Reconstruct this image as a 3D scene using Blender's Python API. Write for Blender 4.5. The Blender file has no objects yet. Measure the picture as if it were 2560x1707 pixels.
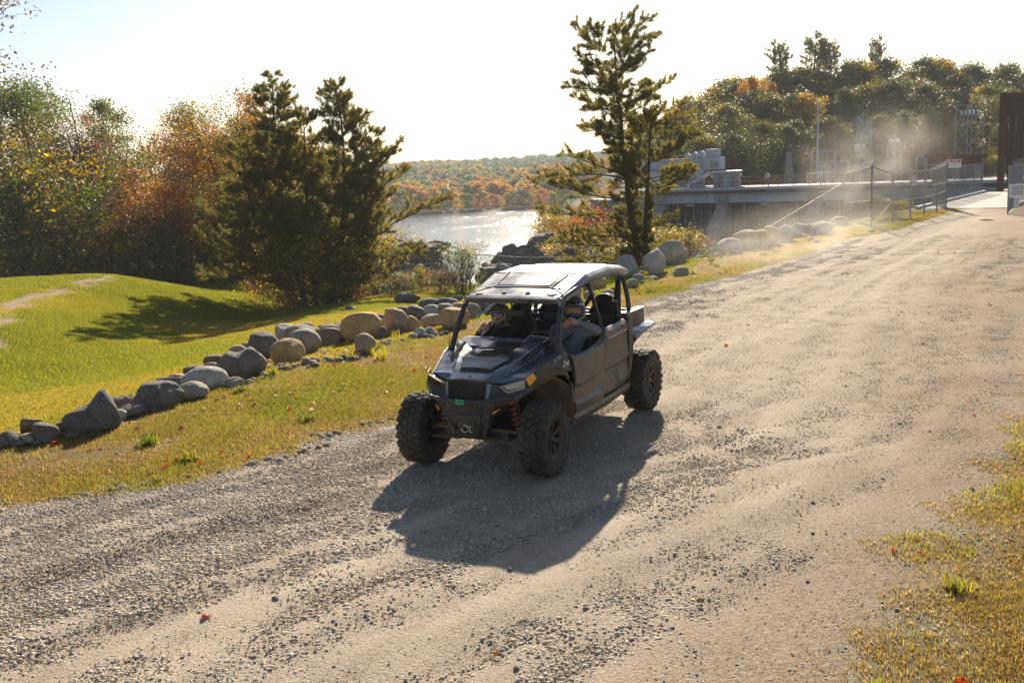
import bpy, bmesh, math, random
import numpy as np
from mathutils import Vector, Matrix, noise as mnoise

SC = bpy.context.scene
COL = SC.collection
PI = math.pi
R = math.radians

# ------------------------------------------------------------------ camera
PITCH, CAM_H, ROLL = 0.171, 3.015, -0.046
FWD = np.array([0, math.cos(PITCH), -math.sin(PITCH)])
UPV = np.array([0, math.sin(PITCH), math.cos(PITCH)])
RGT = np.array([1.0, 0, 0])
_c, _s = math.cos(ROLL), math.sin(ROLL)
CRT = _c * RGT + _s * UPV
CUP = _c * UPV - _s * RGT
cam_data = bpy.data.cameras.new('camera')
cam_data.lens = 35.0
cam_data.sensor_width = 36.0
cam_data.clip_start = 0.1
cam_data.clip_end = 9000
cam = bpy.data.objects.new('camera', cam_data)
COL.objects.link(cam)
M = Matrix(((CRT[0], CUP[0], -FWD[0], 0), (CRT[1], CUP[1], -FWD[1], 0), (CRT[2], CUP[2], -FWD[2], CAM_H), (0, 0, 0, 1)))
cam.matrix_world = M
cam_data.dof.use_dof = False
SC.camera = cam

# ------------------------------------------------------------------ sky, sun, exposure
SUN_AZ, SUN_EL = R(8.0), R(27.0)         # azimuth from +Y towards +X
world = bpy.data.worlds.new("World")
SC.world = world
world.use_nodes = True
wn = world.node_tree.nodes
wn.clear()
wo = wn.new('ShaderNodeOutputWorld')
wb = wn.new('ShaderNodeBackground')
ws = wn.new('ShaderNodeTexSky')
ws.sky_type = 'NISHITA'
ws.sun_disc = False
ws.sun_elevation = SUN_EL
ws.sun_rotation = SUN_AZ
ws.altitude = 50
ws.air_density = 0.9
ws.dust_density = 0.9
ws.ozone_density = 1.3
wb.inputs['Strength'].default_value = 0.053
world.node_tree.links.new(ws.outputs[0], wb.inputs[0])
world.node_tree.links.new(wb.outputs[0], wo.inputs[0])

sun_d = bpy.data.lights.new('sun', 'SUN')
sun_d.energy = 5.0
sun_d.angle = R(0.53)
sun_d.color = (1.0, 0.88, 0.71)
sun = bpy.data.objects.new('sun', sun_d)
COL.objects.link(sun)
sdir = Vector((math.sin(SUN_AZ) * math.cos(SUN_EL), math.cos(SUN_AZ) * math.cos(SUN_EL), math.sin(SUN_EL)))
sun.rotation_euler = (-sdir).to_track_quat('-Z', 'Y').to_euler()
sun.location = sdir * 200

SC.view_settings.view_transform = 'Standard'
SC.view_settings.look = 'None'
SC.view_settings.gamma = 1.0
SC.view_settings.exposure = 1.13
SC.view_settings.use_curve_mapping = False
SC.render.engine = 'CYCLES'
cy = SC.cycles
cy.use_denoising = True
try:
    cy.denoiser = 'OPENIMAGEDENOISE'
    cy.denoising_prefilter = 'ACCURATE'
except Exception:
    pass
cy.max_bounces = 7
cy.diffuse_bounces = 3
cy.glossy_bounces = 3
cy.transmission_bounces = 6
cy.transparent_max_bounces = 12
cy.volume_bounces = 1
cy.sample_clamp_indirect = 6.0
cy.caustics_reflective = False
cy.caustics_refractive = False
cy.use_adaptive_sampling = True
cy.adaptive_threshold = 0.012
cy.volume_step_rate = 2.0
cy.volume_max_steps = 96

# ------------------------------------------------------------------ helpers
def tag(o, label=None, cat=None, group=None, kind=None):
    if label: o['label'] = label
    if cat: o['category'] = cat
    if group: o['group'] = group
    if kind: o['kind'] = kind
    return o

def empty(name, loc=(0, 0, 0), rz=0.0, label=None, cat=None, group=None, parent=None):
    o = bpy.data.objects.new(name, None)
    COL.objects.link(o)
    o.location = loc
    o.rotation_euler = (0, 0, rz)
    o.empty_display_size = 0.2
    if parent: o.parent = parent
    return tag(o, label, cat, group)

def link_mesh(name, me, parent=None, loc=(0, 0, 0), rot=(0, 0, 0)):
    o = bpy.data.objects.new(name, me)
    COL.objects.link(o)
    o.location = loc
    o.rotation_euler = rot
    if parent: o.parent = parent
    return o

def np_mesh(name, V, F, mats, smooth=False, fcol=None, fmat=None):
    """V (n,3); F list of arrays (m,k) of faces; fcol (nfaces,3) per-face colour"""
    me = bpy.data.meshes.new(name)
    V = np.asarray(V, np.float32)
    if not isinstance(F, (list, tuple)): F = [F]
    F = [np.asarray(f, np.int32) for f in F if len(f)]
    loops = np.concatenate([f.ravel() for f in F])
    tot = np.concatenate([np.full(len(f), f.shape[1], np.int32) for f in F])
    start = np.concatenate([[0], np.cumsum(tot)[:-1]]).astype(np.int32)
    me.vertices.add(len(V)); me.vertices.foreach_set('co', V.ravel())
    me.loops.add(len(loops)); me.loops.foreach_set('vertex_index', loops)
    me.polygons.add(len(tot)); me.polygons.foreach_set('loop_start', start)
    me.polygons.foreach_set('loop_total', tot)
    if fmat is not None: me.polygons.foreach_set('material_index', np.asarray(fmat, np.int32))
    me.polygons.foreach_set('use_smooth', np.full(len(tot), bool(smooth)))
    me.update(calc_edges=True)
    if fcol is not None:
        a = me.attributes.new('col', 'FLOAT_COLOR', 'FACE')
        c4 = np.ones((len(tot), 4), np.float32); c4[:, :3] = fcol
        a.data.foreach_set('color', c4.ravel())
    for m in (mats if isinstance(mats, (list, tuple)) else [mats]):
        me.materials.append(m)
    return me

class MB:
    """collects simple shapes; build() links them as one mesh object"""
    def __init__(self): self.v = []; self.f = []
    def add(self, vs, fs):
        n = len(self.v)
        self.v += [tuple(map(float, p)) for p in vs]
        self.f += [tuple(i + n for i in f) for f in fs]
        return self
    def box(self, lo, hi):
        x0, y0, z0 = lo; x1, y1, z1 = hi
        return self.add([(x0,y0,z0),(x1,y0,z0),(x1,y1,z0),(x0,y1,z0),(x0,y0,z1),(x1,y0,z1),(x1,y1,z1),(x0,y1,z1)],
                        [(3,2,1,0),(4,5,6,7),(0,1,5,4),(1,2,6,5),(2,3,7,6),(3,0,4,7)])
    def obox(self, c, sz, mat):
        """box of full size sz centred c, axes = columns of 3x3 mat"""
        c = np.array(c, float); mat = np.array(mat, float); h = np.array(sz, float) / 2
        P = []
        for sx, sy, sz_ in ((-1,-1,-1),(1,-1,-1),(1,1,-1),(-1,1,-1),(-1,-1,1),(1,-1,1),(1,1,1),(-1,1,1)):
            P.append(c + mat @ (h * (sx, sy, sz_)))
        return self.add(P, [(3,2,1,0),(4,5,6,7),(0,1,5,4),(1,2,6,5),(2,3,7,6),(3,0,4,7)])
    def bar(self, a, b, w, h=None, up=(0, 0, 1)):
        """rectangular bar from a to b"""
        h = w if h is None else h
        a = np.array(a, float); b = np.array(b, float); d = b - a; L = np.linalg.norm(d)
        if L < 1e-6: return self
        d /= L; u = np.array(up, float)
        if abs(d @ u) > .95: u = np.array([1.0, 0, 0])
        s = np.cross(d, u); s /= np.linalg.norm(s); u = np.cross(s, d)
        return self.obox((a + b) / 2, (L, w, h), np.stack([d, s, u], 1))
    def tube(self, pts, r, n=8, caps=True):
        pts = [np.array(p, float) for p in pts]
        rs = r if hasattr(r, '__len__') else [r] * len(pts)
        V, F = tube_np(pts, rs, n)
        k = len(self.v)
        self.v += [tuple(p) for p in V]
        self.f += [tuple(int(i) + k for i in q) for q in F]
        if caps:
            m = len(pts)
            self.f.append(tuple(k + i for i in range(n))[::-1])
            self.f.append(tuple(k + (m - 1) * n + i for i in range(n)))
        return self
    def lathe(self, prof, n=24, axis='y', c=(0, 0, 0), close=False):
        """profile [(r, t)] revolved about the axis"""
        k = len(prof); V = []; c = np.array(c, float)
        for i in range(n):
            a = 2 * PI * i / n
            for r, t in prof:
                if axis == 'y': p = (r * math.cos(a), t, r * math.sin(a))
                elif axis == 'x': p = (t, r * math.cos(a), r * math.sin(a))
                else: p = (r * math.cos(a), r * math.sin(a), t)
                V.append(c + p)
        F = []
        for i in range(n):
            j = (i + 1) % n
            for q in range(k if close else k - 1):
                q2 = (q + 1) % k
                F.append((i * k + q, i * k + q2, j * k + q2, j * k + q))
        return self.add(V, F)
    def prism(self, poly, d):
        """closed polygon (3D points) extruded by vector d"""
        n = len(poly); d = np.array(d, float)
        P = [np.array(p, float) for p in poly]
        V = P + [p + d for p in P]
        F = [tuple(range(n))[::-1], tuple(range(n, 2 * n))]
        F += [(i, (i + 1) % n, n + (i + 1) % n, n + i) for i in range(n)]
        return self.add(V, F)
    def grid(self, rows):
        """rows: list of equal-length point lists"""
        m = len(rows[0]); V = [p for r in rows for p in r]
        F = [(i*m+j, i*m+j+1, (i+1)*m+j+1, (i+1)*m+j) for i in range(len(rows)-1) for j in range(m-1)]
        return self.add(V, F)
    def ball(self, c, r, nu=12, nv=8):
        c = np.array(c, float); r = np.array(r if hasattr(r, '__len__') else (r, r, r), float)
        V = []; F = []
        for i in range(nv + 1):
            t = PI * i / nv
            for j in range(nu):
                a = 2 * PI * j / nu
                V.append(c + r * (math.sin(t) * math.cos(a), math.sin(t) * math.sin(a), math.cos(t)))
        for i in range(nv):
            for j in range(nu):
                F.append((i*nu+j, (i+1)*nu+j, (i+1)*nu+(j+1) % nu, i*nu+(j+1) % nu))
        return self.add(V, F)
    def mirror_y(self):
        n = len(self.v)
        v2 = [(x, -y, z) for x, y, z in self.v]
        f2 = [tuple(i + n for i in f)[::-1] for f in self.f]
        self.v += v2; self.f += f2
        return self
    def mesh(self, name, mat, smooth=False):
        me = bpy.data.meshes.new(name)
        me.from_pydata(self.v, [], self.f)
        bm = bmesh.new(); bm.from_mesh(me)
        bmesh.ops.remove_doubles(bm, verts=bm.verts, dist=1e-5)
        bmesh.ops.recalc_face_normals(bm, faces=bm.faces)
        bm.to_mesh(me); bm.free()
        for m in (mat if isinstance(mat, (list, tuple)) else [mat]): me.materials.append(m)
        if smooth:
            me.polygons.foreach_set('use_smooth', np.ones(len(me.polygons), bool))
        me.update()
        return me
    def build(self, name, mat, parent=None, smooth=False, loc=(0, 0, 0), rot=(0, 0, 0), bevel=0, solid=0, auto=None, seg=2):
        me = self.mesh(name, mat, smooth or auto is not None)
        o = link_mesh(name, me, parent, loc, rot)
        if solid:
            m = o.modifiers.new('solidify', 'SOLIDIFY'); m.thickness = solid; m.offset = -1
        if bevel:
            m = o.modifiers.new('bevel', 'BEVEL'); m.width = bevel; m.segments = seg; m.limit_method = 'ANGLE'; m.angle_limit = R(28)
            m.harden_normals = False
        if auto is not None:
            sharp_by_angle(me, auto)
        return o

def sharp_by_angle(me, deg):
    bm = bmesh.new(); bm.from_mesh(me)
    a = R(deg)
    for e in bm.edges:
        e.smooth = not (len(e.link_faces) == 2 and e.calc_face_angle(0) > a)
    bm.to_mesh(me); bm.free()

def tube_np(pts, rs, n=6):
    pts = np.array(pts, float); m = len(pts)
    T = np.gradient(pts, axis=0) if m > 2 else np.repeat((pts[1] - pts[0])[None], 2, 0)
    T /= np.linalg.norm(T, axis=1)[:, None] + 1e-12
    u = np.array([0, 0, 1.0]) if abs(T[0][2]) < .9 else np.array([1.0, 0, 0])
    V = []
    for i in range(m):
        s = np.cross(T[i], u); ns = np.linalg.norm(s)
        if ns < 1e-3:
            u = np.array([0.3, 1.0, 0.2]); s = np.cross(T[i], u); ns = np.linalg.norm(s)
        s /= ns; w = np.cross(s, T[i]); u = w
        for j in range(n):
            a = 2 * PI * j / n
            V.append(pts[i] + rs[i] * (math.cos(a) * s + math.sin(a) * w))
    V = np.array(V)
    F = [(i*n+j, i*n+(j+1) % n, (i+1)*n+(j+1) % n, (i+1)*n+j) for i in range(m-1) for j in range(n)]
    return V, np.array(F, int)

def smoothstep(a, b, x):
    t = np.clip((x - a) / (b - a), 0, 1)
    return t * t * (3 - 2 * t)

# value noise on numpy arrays (for terrain, boulders, leaf colours)
_rs = np.random.RandomState(7)
_perm = _rs.permutation(512)
_perm = np.concatenate([_perm, _perm, _perm])
_vals = _rs.rand(512) * 2 - 1
def vnoise(x, y, z=0.0):
    x, y, z = np.broadcast_arrays(np.asarray(x, float), np.asarray(y, float), np.asarray(z, float))
    xi, yi, zi = np.floor(x).astype(int), np.floor(y).astype(int), np.floor(z).astype(int)
    fx, fy, fz = x - xi, y - yi, z - zi
    fx, fy, fz = (f * f * f * (f * (f * 6 - 15) + 10) for f in (fx, fy, fz))
    def g(a, b, c): return _vals[_perm[_perm[_perm[a & 511] + (b & 511)] + (c & 511)] & 511]
    r = 0
    for i in (0, 1):
        for j in (0, 1):
            for k in (0, 1):
                w = (fx if i else 1 - fx) * (fy if j else 1 - fy) * (fz if k else 1 - fz)
                r = r + w * g(xi + i, yi + j, zi + k)
    return r
def fbm(x, y, z=0.0, o=4):
    r = 0; a = 1.0; t = 0
    for i in range(o):
        r = r + a * vnoise(np.asarray(x) * 2**i + 17.3*i, np.asarray(y) * 2**i - 5.1*i, np.asarray(z) * 2**i + 3.7*i); t += a; a *= .5
    return r / t

# ------------------------------------------------------------------ materials
class NT:
    def __init__(self, m):
        self.m = m; m.use_nodes = True; self.t = m.node_tree; self.t.nodes.clear()
        self.out = self.n('ShaderNodeOutputMaterial')
    def n(self, typ, **kw):
        d = self.t.nodes.new(typ)
        for k, v in kw.items(): setattr(d, k, v)
        return d
    def l(self, a, b): self.t.links.new(a, b)
    def noise(self, vec, scale, detail=4, rough=.55, dist=0):
        d = self.n('ShaderNodeTexNoise'); d.inputs['Scale'].default_value = scale; d.inputs['Detail'].default_value = detail
        d.inputs['Roughness'].default_value = rough; d.inputs['Distortion'].default_value = dist
        if vec is not None: self.l(vec, d.inputs['Vector'])
        return d.outputs['Fac']
    def ramp(self, fac, stops):
        d = self.n('ShaderNodeValToRGB'); cr = d.color_ramp
        while len(cr.elements) < len(stops): cr.elements.new(.5)
        for e, (p, c) in zip(cr.elements, stops):
            e.position = p; e.color = (*c, 1) if len(c) == 3 else c
        self.l(fac, d.inputs[0]); return d.outputs[0]
    def mapr(self, v, a, b, c=0.0, d=1.0):
        n = self.n('ShaderNodeMapRange'); n.inputs[1].default_value = a; n.inputs[2].default_value = b
        n.inputs[3].default_value = c; n.inputs[4].default_value = d; self.l(v, n.inputs[0]); return n.outputs[0]
    def mix(self, fac, a, b, mode='MIX'):
        n = self.n('ShaderNodeMix', data_type='RGBA', blend_type=mode)
        for s, v in ((0, fac), (6, a), (7, b)):
            if isinstance(v, (int, float)): n.inputs[s].default_value = v
            elif isinstance(v, tuple): n.inputs[s].default_value = (*v, 1)
            else: self.l(v, n.inputs[s])
        return n.outputs[2]
    def math(self, op, a, b=0.0, clamp=False):
        n = self.n('ShaderNodeMath', operation=op, use_clamp=clamp)
        for i, v in enumerate((a, b)):
            if isinstance(v, (int, float)): n.inputs[i].default_value = v
            else: self.l(v, n.inputs[i])
        return n.outputs[0]
    def bump(self, h, strength, dist=.02, normal=None):
        n = self.n('ShaderNodeBump'); n.inputs['Strength'].default_value = strength; n.inputs['Distance'].default_value = dist
        self.l(h, n.inputs['Height'])
        if normal is not None: self.l(normal, n.inputs['Normal'])
        return n.outputs[0]
    def coord(self, which='Object'):
        return self.n('ShaderNodeTexCoord').outputs[which]
    def attr(self, name):
        return self.n('ShaderNodeAttribute', attribute_name=name)
    def pbsdf(self, col, rough=.6, metal=0.0, normal=None, spec=.5, coat=0.0):
        b = self.n('ShaderNodeBsdfPrincipled')
        for s, v in (('Base Color', col), ('Roughness', rough), ('Metallic', metal)):
            if isinstance(v, (int, float)): b.inputs[s].default_value = v
            elif isinstance(v, tuple): b.inputs[s].default_value = (*v, 1)
            else: self.l(v, b.inputs[s])
        b.inputs['Specular IOR Level'].default_value = spec
        b.inputs['Coat Weight'].default_value = coat
        if normal is not None: self.l(normal, b.inputs['Normal'])
        return b
    def surf(self, b): self.l(b.outputs[0], self.out.inputs['Surface']); return self.m

def pmat(name, c1, c2=None, scale=6.0, rough=.6, metal=0.0, bump=0.0, bscale=40.0, bdist=.01, spec=.5, coat=0.0,
         dust=0.0, dustc=(.30, .245, .17), rvar=.15):
    m = bpy.data.materials.new(name); t = NT(m); v = t.coord()
    f = t.noise(v, scale, 5, .6)
    c2 = c2 or tuple(min(1, x * 1.35) for x in c1)
    col = t.ramp(f, [(.3, c1), (.7, c2)])
    r = t.mapr(f, .3, .7, max(.03, rough - rvar), min(1, rough + rvar))
    if dust:
        d1 = t.noise(v, 2.3, 6, .65, .6)
        d2 = t.noise(v, 55, 3, .7)
        mk = t.math('ADD', t.math('MULTIPLY', d1, .8), t.math('MULTIPLY', d2, .35))
        mk = t.mapr(mk, .54 - .16 * dust, .80 - .10 * dust, .0, min(1, dust))
        col = t.mix(mk, col, dustc)
        r = t.math('MAXIMUM', r, t.math('MULTIPLY', mk, .9))
    nrm = None
    if bump:
        nrm = t.bump(t.noise(v, bscale, 5, .6), bump, bdist)
    b = t.pbsdf(col, r, metal, nrm, spec, coat)
    return t.surf(b)

def leaf_mat(name, trans=.45, rough=.55, spec=.28, sat=1.0):
    m = bpy.data.materials.new(name); t = NT(m)
    a = t.attr('col').outputs['Color']
    b = t.pbsdf(a, rough, 0.0, None, spec)
    tr = t.n('ShaderNodeBsdfTranslucent')
    hs = t.n('ShaderNodeHueSaturation'); hs.inputs['Value'].default_value = 1.35; hs.inputs['Saturation'].default_value = 1.1 * sat
    t.l(a, hs.inputs['Color']); t.l(hs.outputs[0], tr.inputs[0])
    mx = t.n('ShaderNodeMixShader'); mx.inputs[0].default_value = trans
    t.l(b.outputs[0], mx.inputs[1]); t.l(tr.outputs[0], mx.inputs[2])
    t.l(mx.outputs[0], t.out.inputs['Surface'])
    return m

def flat_mat(name, col, rough=.5, metal=0.0, spec=.5, coat=0.0):
    m = bpy.data.materials.new(name); t = NT(m)
    return t.surf(t.pbsdf(col, rough, metal, None, spec, coat))

LEAF = leaf_mat('leaf', .5, .45, .3)
NEEDLE = leaf_mat('needle', .6, .5, .25)
GRASS = leaf_mat('grass_blade', .6, .6, .15)
BARK = pmat('bark', (.035, .026, .019), (.11, .085, .065), 9, .9, bump=.7, bscale=30, bdist=.02)
PBARK = pmat('pine_bark', (.03, .022, .017), (.10, .075, .058), 12, .9, bump=.8, bscale=25, bdist=.03)
# ------------------------------------------------------------------ terrain
ROW_Y = np.array([-40, 0, 11.65, 14.6, 16, 17.3, 18.45, 19.94, 23.07, 26.2, 31.7, 37.4, 43.2, 49, 70, 200])
ROW_X = np.array([-36, -12.8, -6.2, -4.34, -3.68, -2.6, -1.8, -.79, 1.91, 3.88, 7.1, 11.0, 14.8, 19.5, 35, 130])
EDGE_Y = np.array([-40, 0, 5.5, 9.4, 9.94, 10.5, 11.56, 12.4, 15.2, 22.1, 25.1, 28.8, 35.7, 37.6, 48.8, 70, 200])   # left edge of the gravel
EDGE_X = np.array([-46, -16, -10, -5.1, -3.6, -2.8, -2.3, -1.45, -.3, 2.9, 5.0, 7.5, 11.9, 14.0, 21.4, 38, 135])
DEDGE_Y = np.array([-40, 0, 5.2, 7.0, 9.4, 12.5, 19.0, 37.5, 52, 70])    # where the browner shoulder starts
DEDGE_X = np.array([-5, -.8, .8, 2.0, 2.95, 4.3, 7.8, 17.6, 25.5, 38])
REDGE_Y = np.array([-40, 0, 5.2, 7.07, 9.05, 11.65, 15, 22.5, 39, 44, 52, 70])    # right edge of the gravel
REDGE_X = np.array([-4, 0.2, 1.3, 2.69, 4.18, 6.1, 8.0, 12.2, 20.0, 22.6, 27.5, 40])
def rowx(y): return np.interp(y, ROW_Y, ROW_X)
def row_s(x, y): return (rowx(y) - x) * .85           # distance to the lawn side of the boulder row

def H(x, y):
    x = np.asarray(x, float); y = np.asarray(y, float)
    s = row_s(x, y)
    # near side: road level, lawn falling away behind the boulders
    lawn = -3.1 * np.clip(s / 24.0, 0, 1) ** .95
    lf = smoothstep(-9.5, -19, x)
    lawn = lawn * (1 - lf) + lf * (-.72 * np.clip(s / 22.0, 0, 1) - 2.6 * smoothstep(43, 58, y))
    bank = -2.7 * smoothstep(.9, 4.8, s) - .35 * smoothstep(4.8, 12, s)
    k = smoothstep(31, 41, y) * smoothstep(-7, 2, x)
    near = np.where(s > 0, lawn * (1 - k) + bank * k, 0.0)
    # low ridge that crosses the lawn on the left
    rx, ry = x + 12.5, y - 27.5
    d = rx * .55 + ry * .83; e = rx * .83 - ry * .55
    near = near + .30 * np.exp(-(d / 3.4) ** 2) * smoothstep(6.5, -3.5, e) * smoothstep(2, 8, s)
    # dirt on the right rises a little
    rr = x - np.interp(y, REDGE_Y, REDGE_X)
    near = near + .38 * smoothstep(0.0, 5.0, rr) * smoothstep(12, 24, y) * (1 - smoothstep(40, 48, y))
    near = near + .035 * fbm(x * .6, y * .6, 0, 3) * smoothstep(.2, 1.5, np.abs(s))
    # shallow wheel ruts along the road
    ex = x - np.interp(y, EDGE_Y, EDGE_X)
    onroad = smoothstep(.2, 1.0, ex) * smoothstep(.2, 1.2, -rr)
    near = near + onroad * (.008 * np.sin(ex * 2.6 + .7 * vnoise(y * .15, ex * .2)) + .008 * np.sin(ex * 6.1 + 1.1 * vnoise(y * .22, ex * .3, 3)) + .012 * fbm((.83 * x - .56 * y) * 3.0, (.56 * x + .83 * y) * .35, 7, 3) + .005 * vnoise(x * 5, y * 5))
    yed = np.interp(x, [-9, 8, 12, 16, 22, 30, 60], [51.5, 50, 50, 50.5, 54, 62, 75])
    near_m = smoothstep(6.0, 0.0, y - yed) * smoothstep(-60, -50, x)
    bed = -12.0
    z = bed + (near - bed) * near_m
    # wooded land on the left bank
    xl = np.interp(y, [40, 52, 60, 75, 90, 120, 150, 190, 258, 320], [-7.5, -8, -6.5, -8, -12, -16, -16, -20, -33, -38])
    ll = -3.3 + .5 * fbm(x * .12, y * .12) - .004 * np.clip(y - 60, 0, 200) * 8
    z = np.maximum(z, bed + (ll - bed) * smoothstep(5.0, -1.0, x - xl) * smoothstep(42, 50, y))
    # rocky land on the right bank, below the big pine
    xa = np.interp(y, [50, 60, 80, 115, 143, 224, 300], [0.5, -1.0, 1.5, 2.5, 6.5, 12, 16])
    xb = np.interp(y, [50, 60, 80, 100, 143, 300], [9, 11, 11.5, 14, 60, 90])
    rl = -5.2 + 1.2 * fbm(x * .22, y * .22, 4) + 1.2 * smoothstep(70, 110, y)
    z = np.maximum(z, bed + (rl - bed) * smoothstep(-2.5, 2.0, x - xa) * smoothstep(2.5, -2.5, x - xb) * smoothstep(51, 56, y) * smoothstep(270, 220, y))
    # wooded hill behind the dam
    hb = -1.0 + .055 * np.clip(y - 112, 0, 40) + .03 * np.clip(x - 20, 0, 80)
    z = np.maximum(z, bed + (hb - bed) * smoothstep(104, 116, y + .5 * (x - 20)) * smoothstep(14, 34, x) * smoothstep(420, 300, y))
    # far shore, flats and the long ridge
    sh = np.interp(y, [296, 303, 420, 520, 900, 1400, 4000], [-12, -8.7, -8.0, -5.0, 4.0, 4.0, -10])
    rid = 4.0 * smoothstep(420, 900, y) * (vnoise(x * .004 + 3, y * .002) + .35 * np.clip(x / 200, -1, 1.4))
    z = np.maximum(z, np.where(y > 294, sh + rid, -99))
    return z

def axis(f0, f1, step, lo, hi, g=1.13):
    a = list(np.arange(f0, f1 + 1e-6, step)); s = step
    while a[-1] < hi: s *= g; a.append(a[-1] + s)
    s = step
    while a[0] > lo: s *= g; a.insert(0, a[0] - s)
    return np.array(a)

gx = axis(-13, 15, .14, -3500, 3500, 1.09)
gy = axis(3.0, 34, .14, -400, 4500, 1.06)
GX, GY = np.meshgrid(gx, gy)
GZ = H(GX, GY)
nx, ny = len(gx), len(gy)
TV = np.stack([GX.ravel(), GY.ravel(), GZ.ravel()], 1)
ii = np.arange(ny - 1)[:, None] * nx + np.arange(nx - 1)[None, :]
TF = np.stack([ii.ravel(), ii.ravel() + 1, ii.ravel() + nx + 1, ii.ravel() + nx], 1)

def edgew(x, y):
    return .35 * fbm(x * .9, y * .9, 2, 4) + .12 * fbm(x * 4, y * 4, 5, 2)
PATHP = [(-13.6, 24.5), (-15.6, 29.5), (-16.8, 32.5), (-17.6, 37.5), (-17.7, 41), (-17.6, 44.5)]
def zones(x, y):
    """soft cover weights: road, verge, lawn, dirt, rock, path, forest floor"""
    ex = x - np.interp(y, EDGE_Y, EDGE_X) + edgew(x, y) * 1.0
    rr = x - np.interp(y, REDGE_Y, REDGE_X) + edgew(x + 31, y) * 1.6
    s = row_s(x, y) + edgew(x, y + 9) * .5
    lim = np.interp(x, [-14, -9, 20], [66.5, 51.5, 51.5]) + np.interp(x, [18, 24, 60], [0, 6, 25])
    near = smoothstep(1.0, -1.0, y + 1.2 * fbm(x * .3, y * .3) - lim)
    lawn = smoothstep(.1, .7, s) * near
    road = smoothstep(-.12, .25, ex) * (1 - lawn)
    road0 = road
    gr = smoothstep(-.1, .9, rr)
    corner = gr * smoothstep(13.5, 11.0, y - .25 * x + 2.5)           # grass in the bottom right corner
    corner = np.maximum(corner, gr * smoothstep(38.5, 40, y) * smoothstep(.6, 1.6, rr))
    gd = smoothstep(-.9, 1.6, x - np.interp(y, DEDGE_Y, DEDGE_X) + 1.2 * fbm(x * .35, y * .35, 21, 3))
    dirt = np.maximum(gr, gd) * (1 - corner) * (1 - lawn)
    verge = np.clip((1 - lawn) * (1 - smoothstep(-.12, .25, ex)) + corner * .9, 0, 1)
    # bare worn track over the lawn at the far left
    path = np.zeros_like(x)
    for (ax, ay), (bx, by) in zip(PATHP[:-1], PATHP[1:]):
        f = np.clip(((x - ax) * (bx - ax) + (y - ay) * (by - ay)) / ((bx - ax) ** 2 + (by - ay) ** 2), 0, 1)
        d2 = (x - ax - f * (bx - ax)) ** 2 + ((y - ay - f * (by - ay))) ** 2
        path = np.maximum(path, np.exp(-d2 / .52))
    path = np.clip(path * lawn * (1.35 + 1.0 * fbm(x * 1.1, y * 1.1, 8)), 0, 1)
    far = 1 - near
    slope = np.hypot(*np.gradient(H(x, y), axis=(0, 1))) if x.ndim == 2 else 0
    return dict(road=road * near, verge=verge * near, lawn=lawn, dirt=dirt * near, path=path, far=far)
Z = zones(GX, GY)
dzdx = np.gradient(GZ, axis=1) / np.gradient(GX, axis=1)
dzdy = np.gradient(GZ, axis=0) / np.gradient(GY, axis=0)
rockm = smoothstep(.35, .75, np.hypot(dzdx, dzdy)) * (GY > 45) * (GY < 300)
rockm = np.maximum(rockm, smoothstep(.5, .2, np.abs(GX - 3.5) / 12) * (GY > 53) * (GY < 75))

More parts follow.
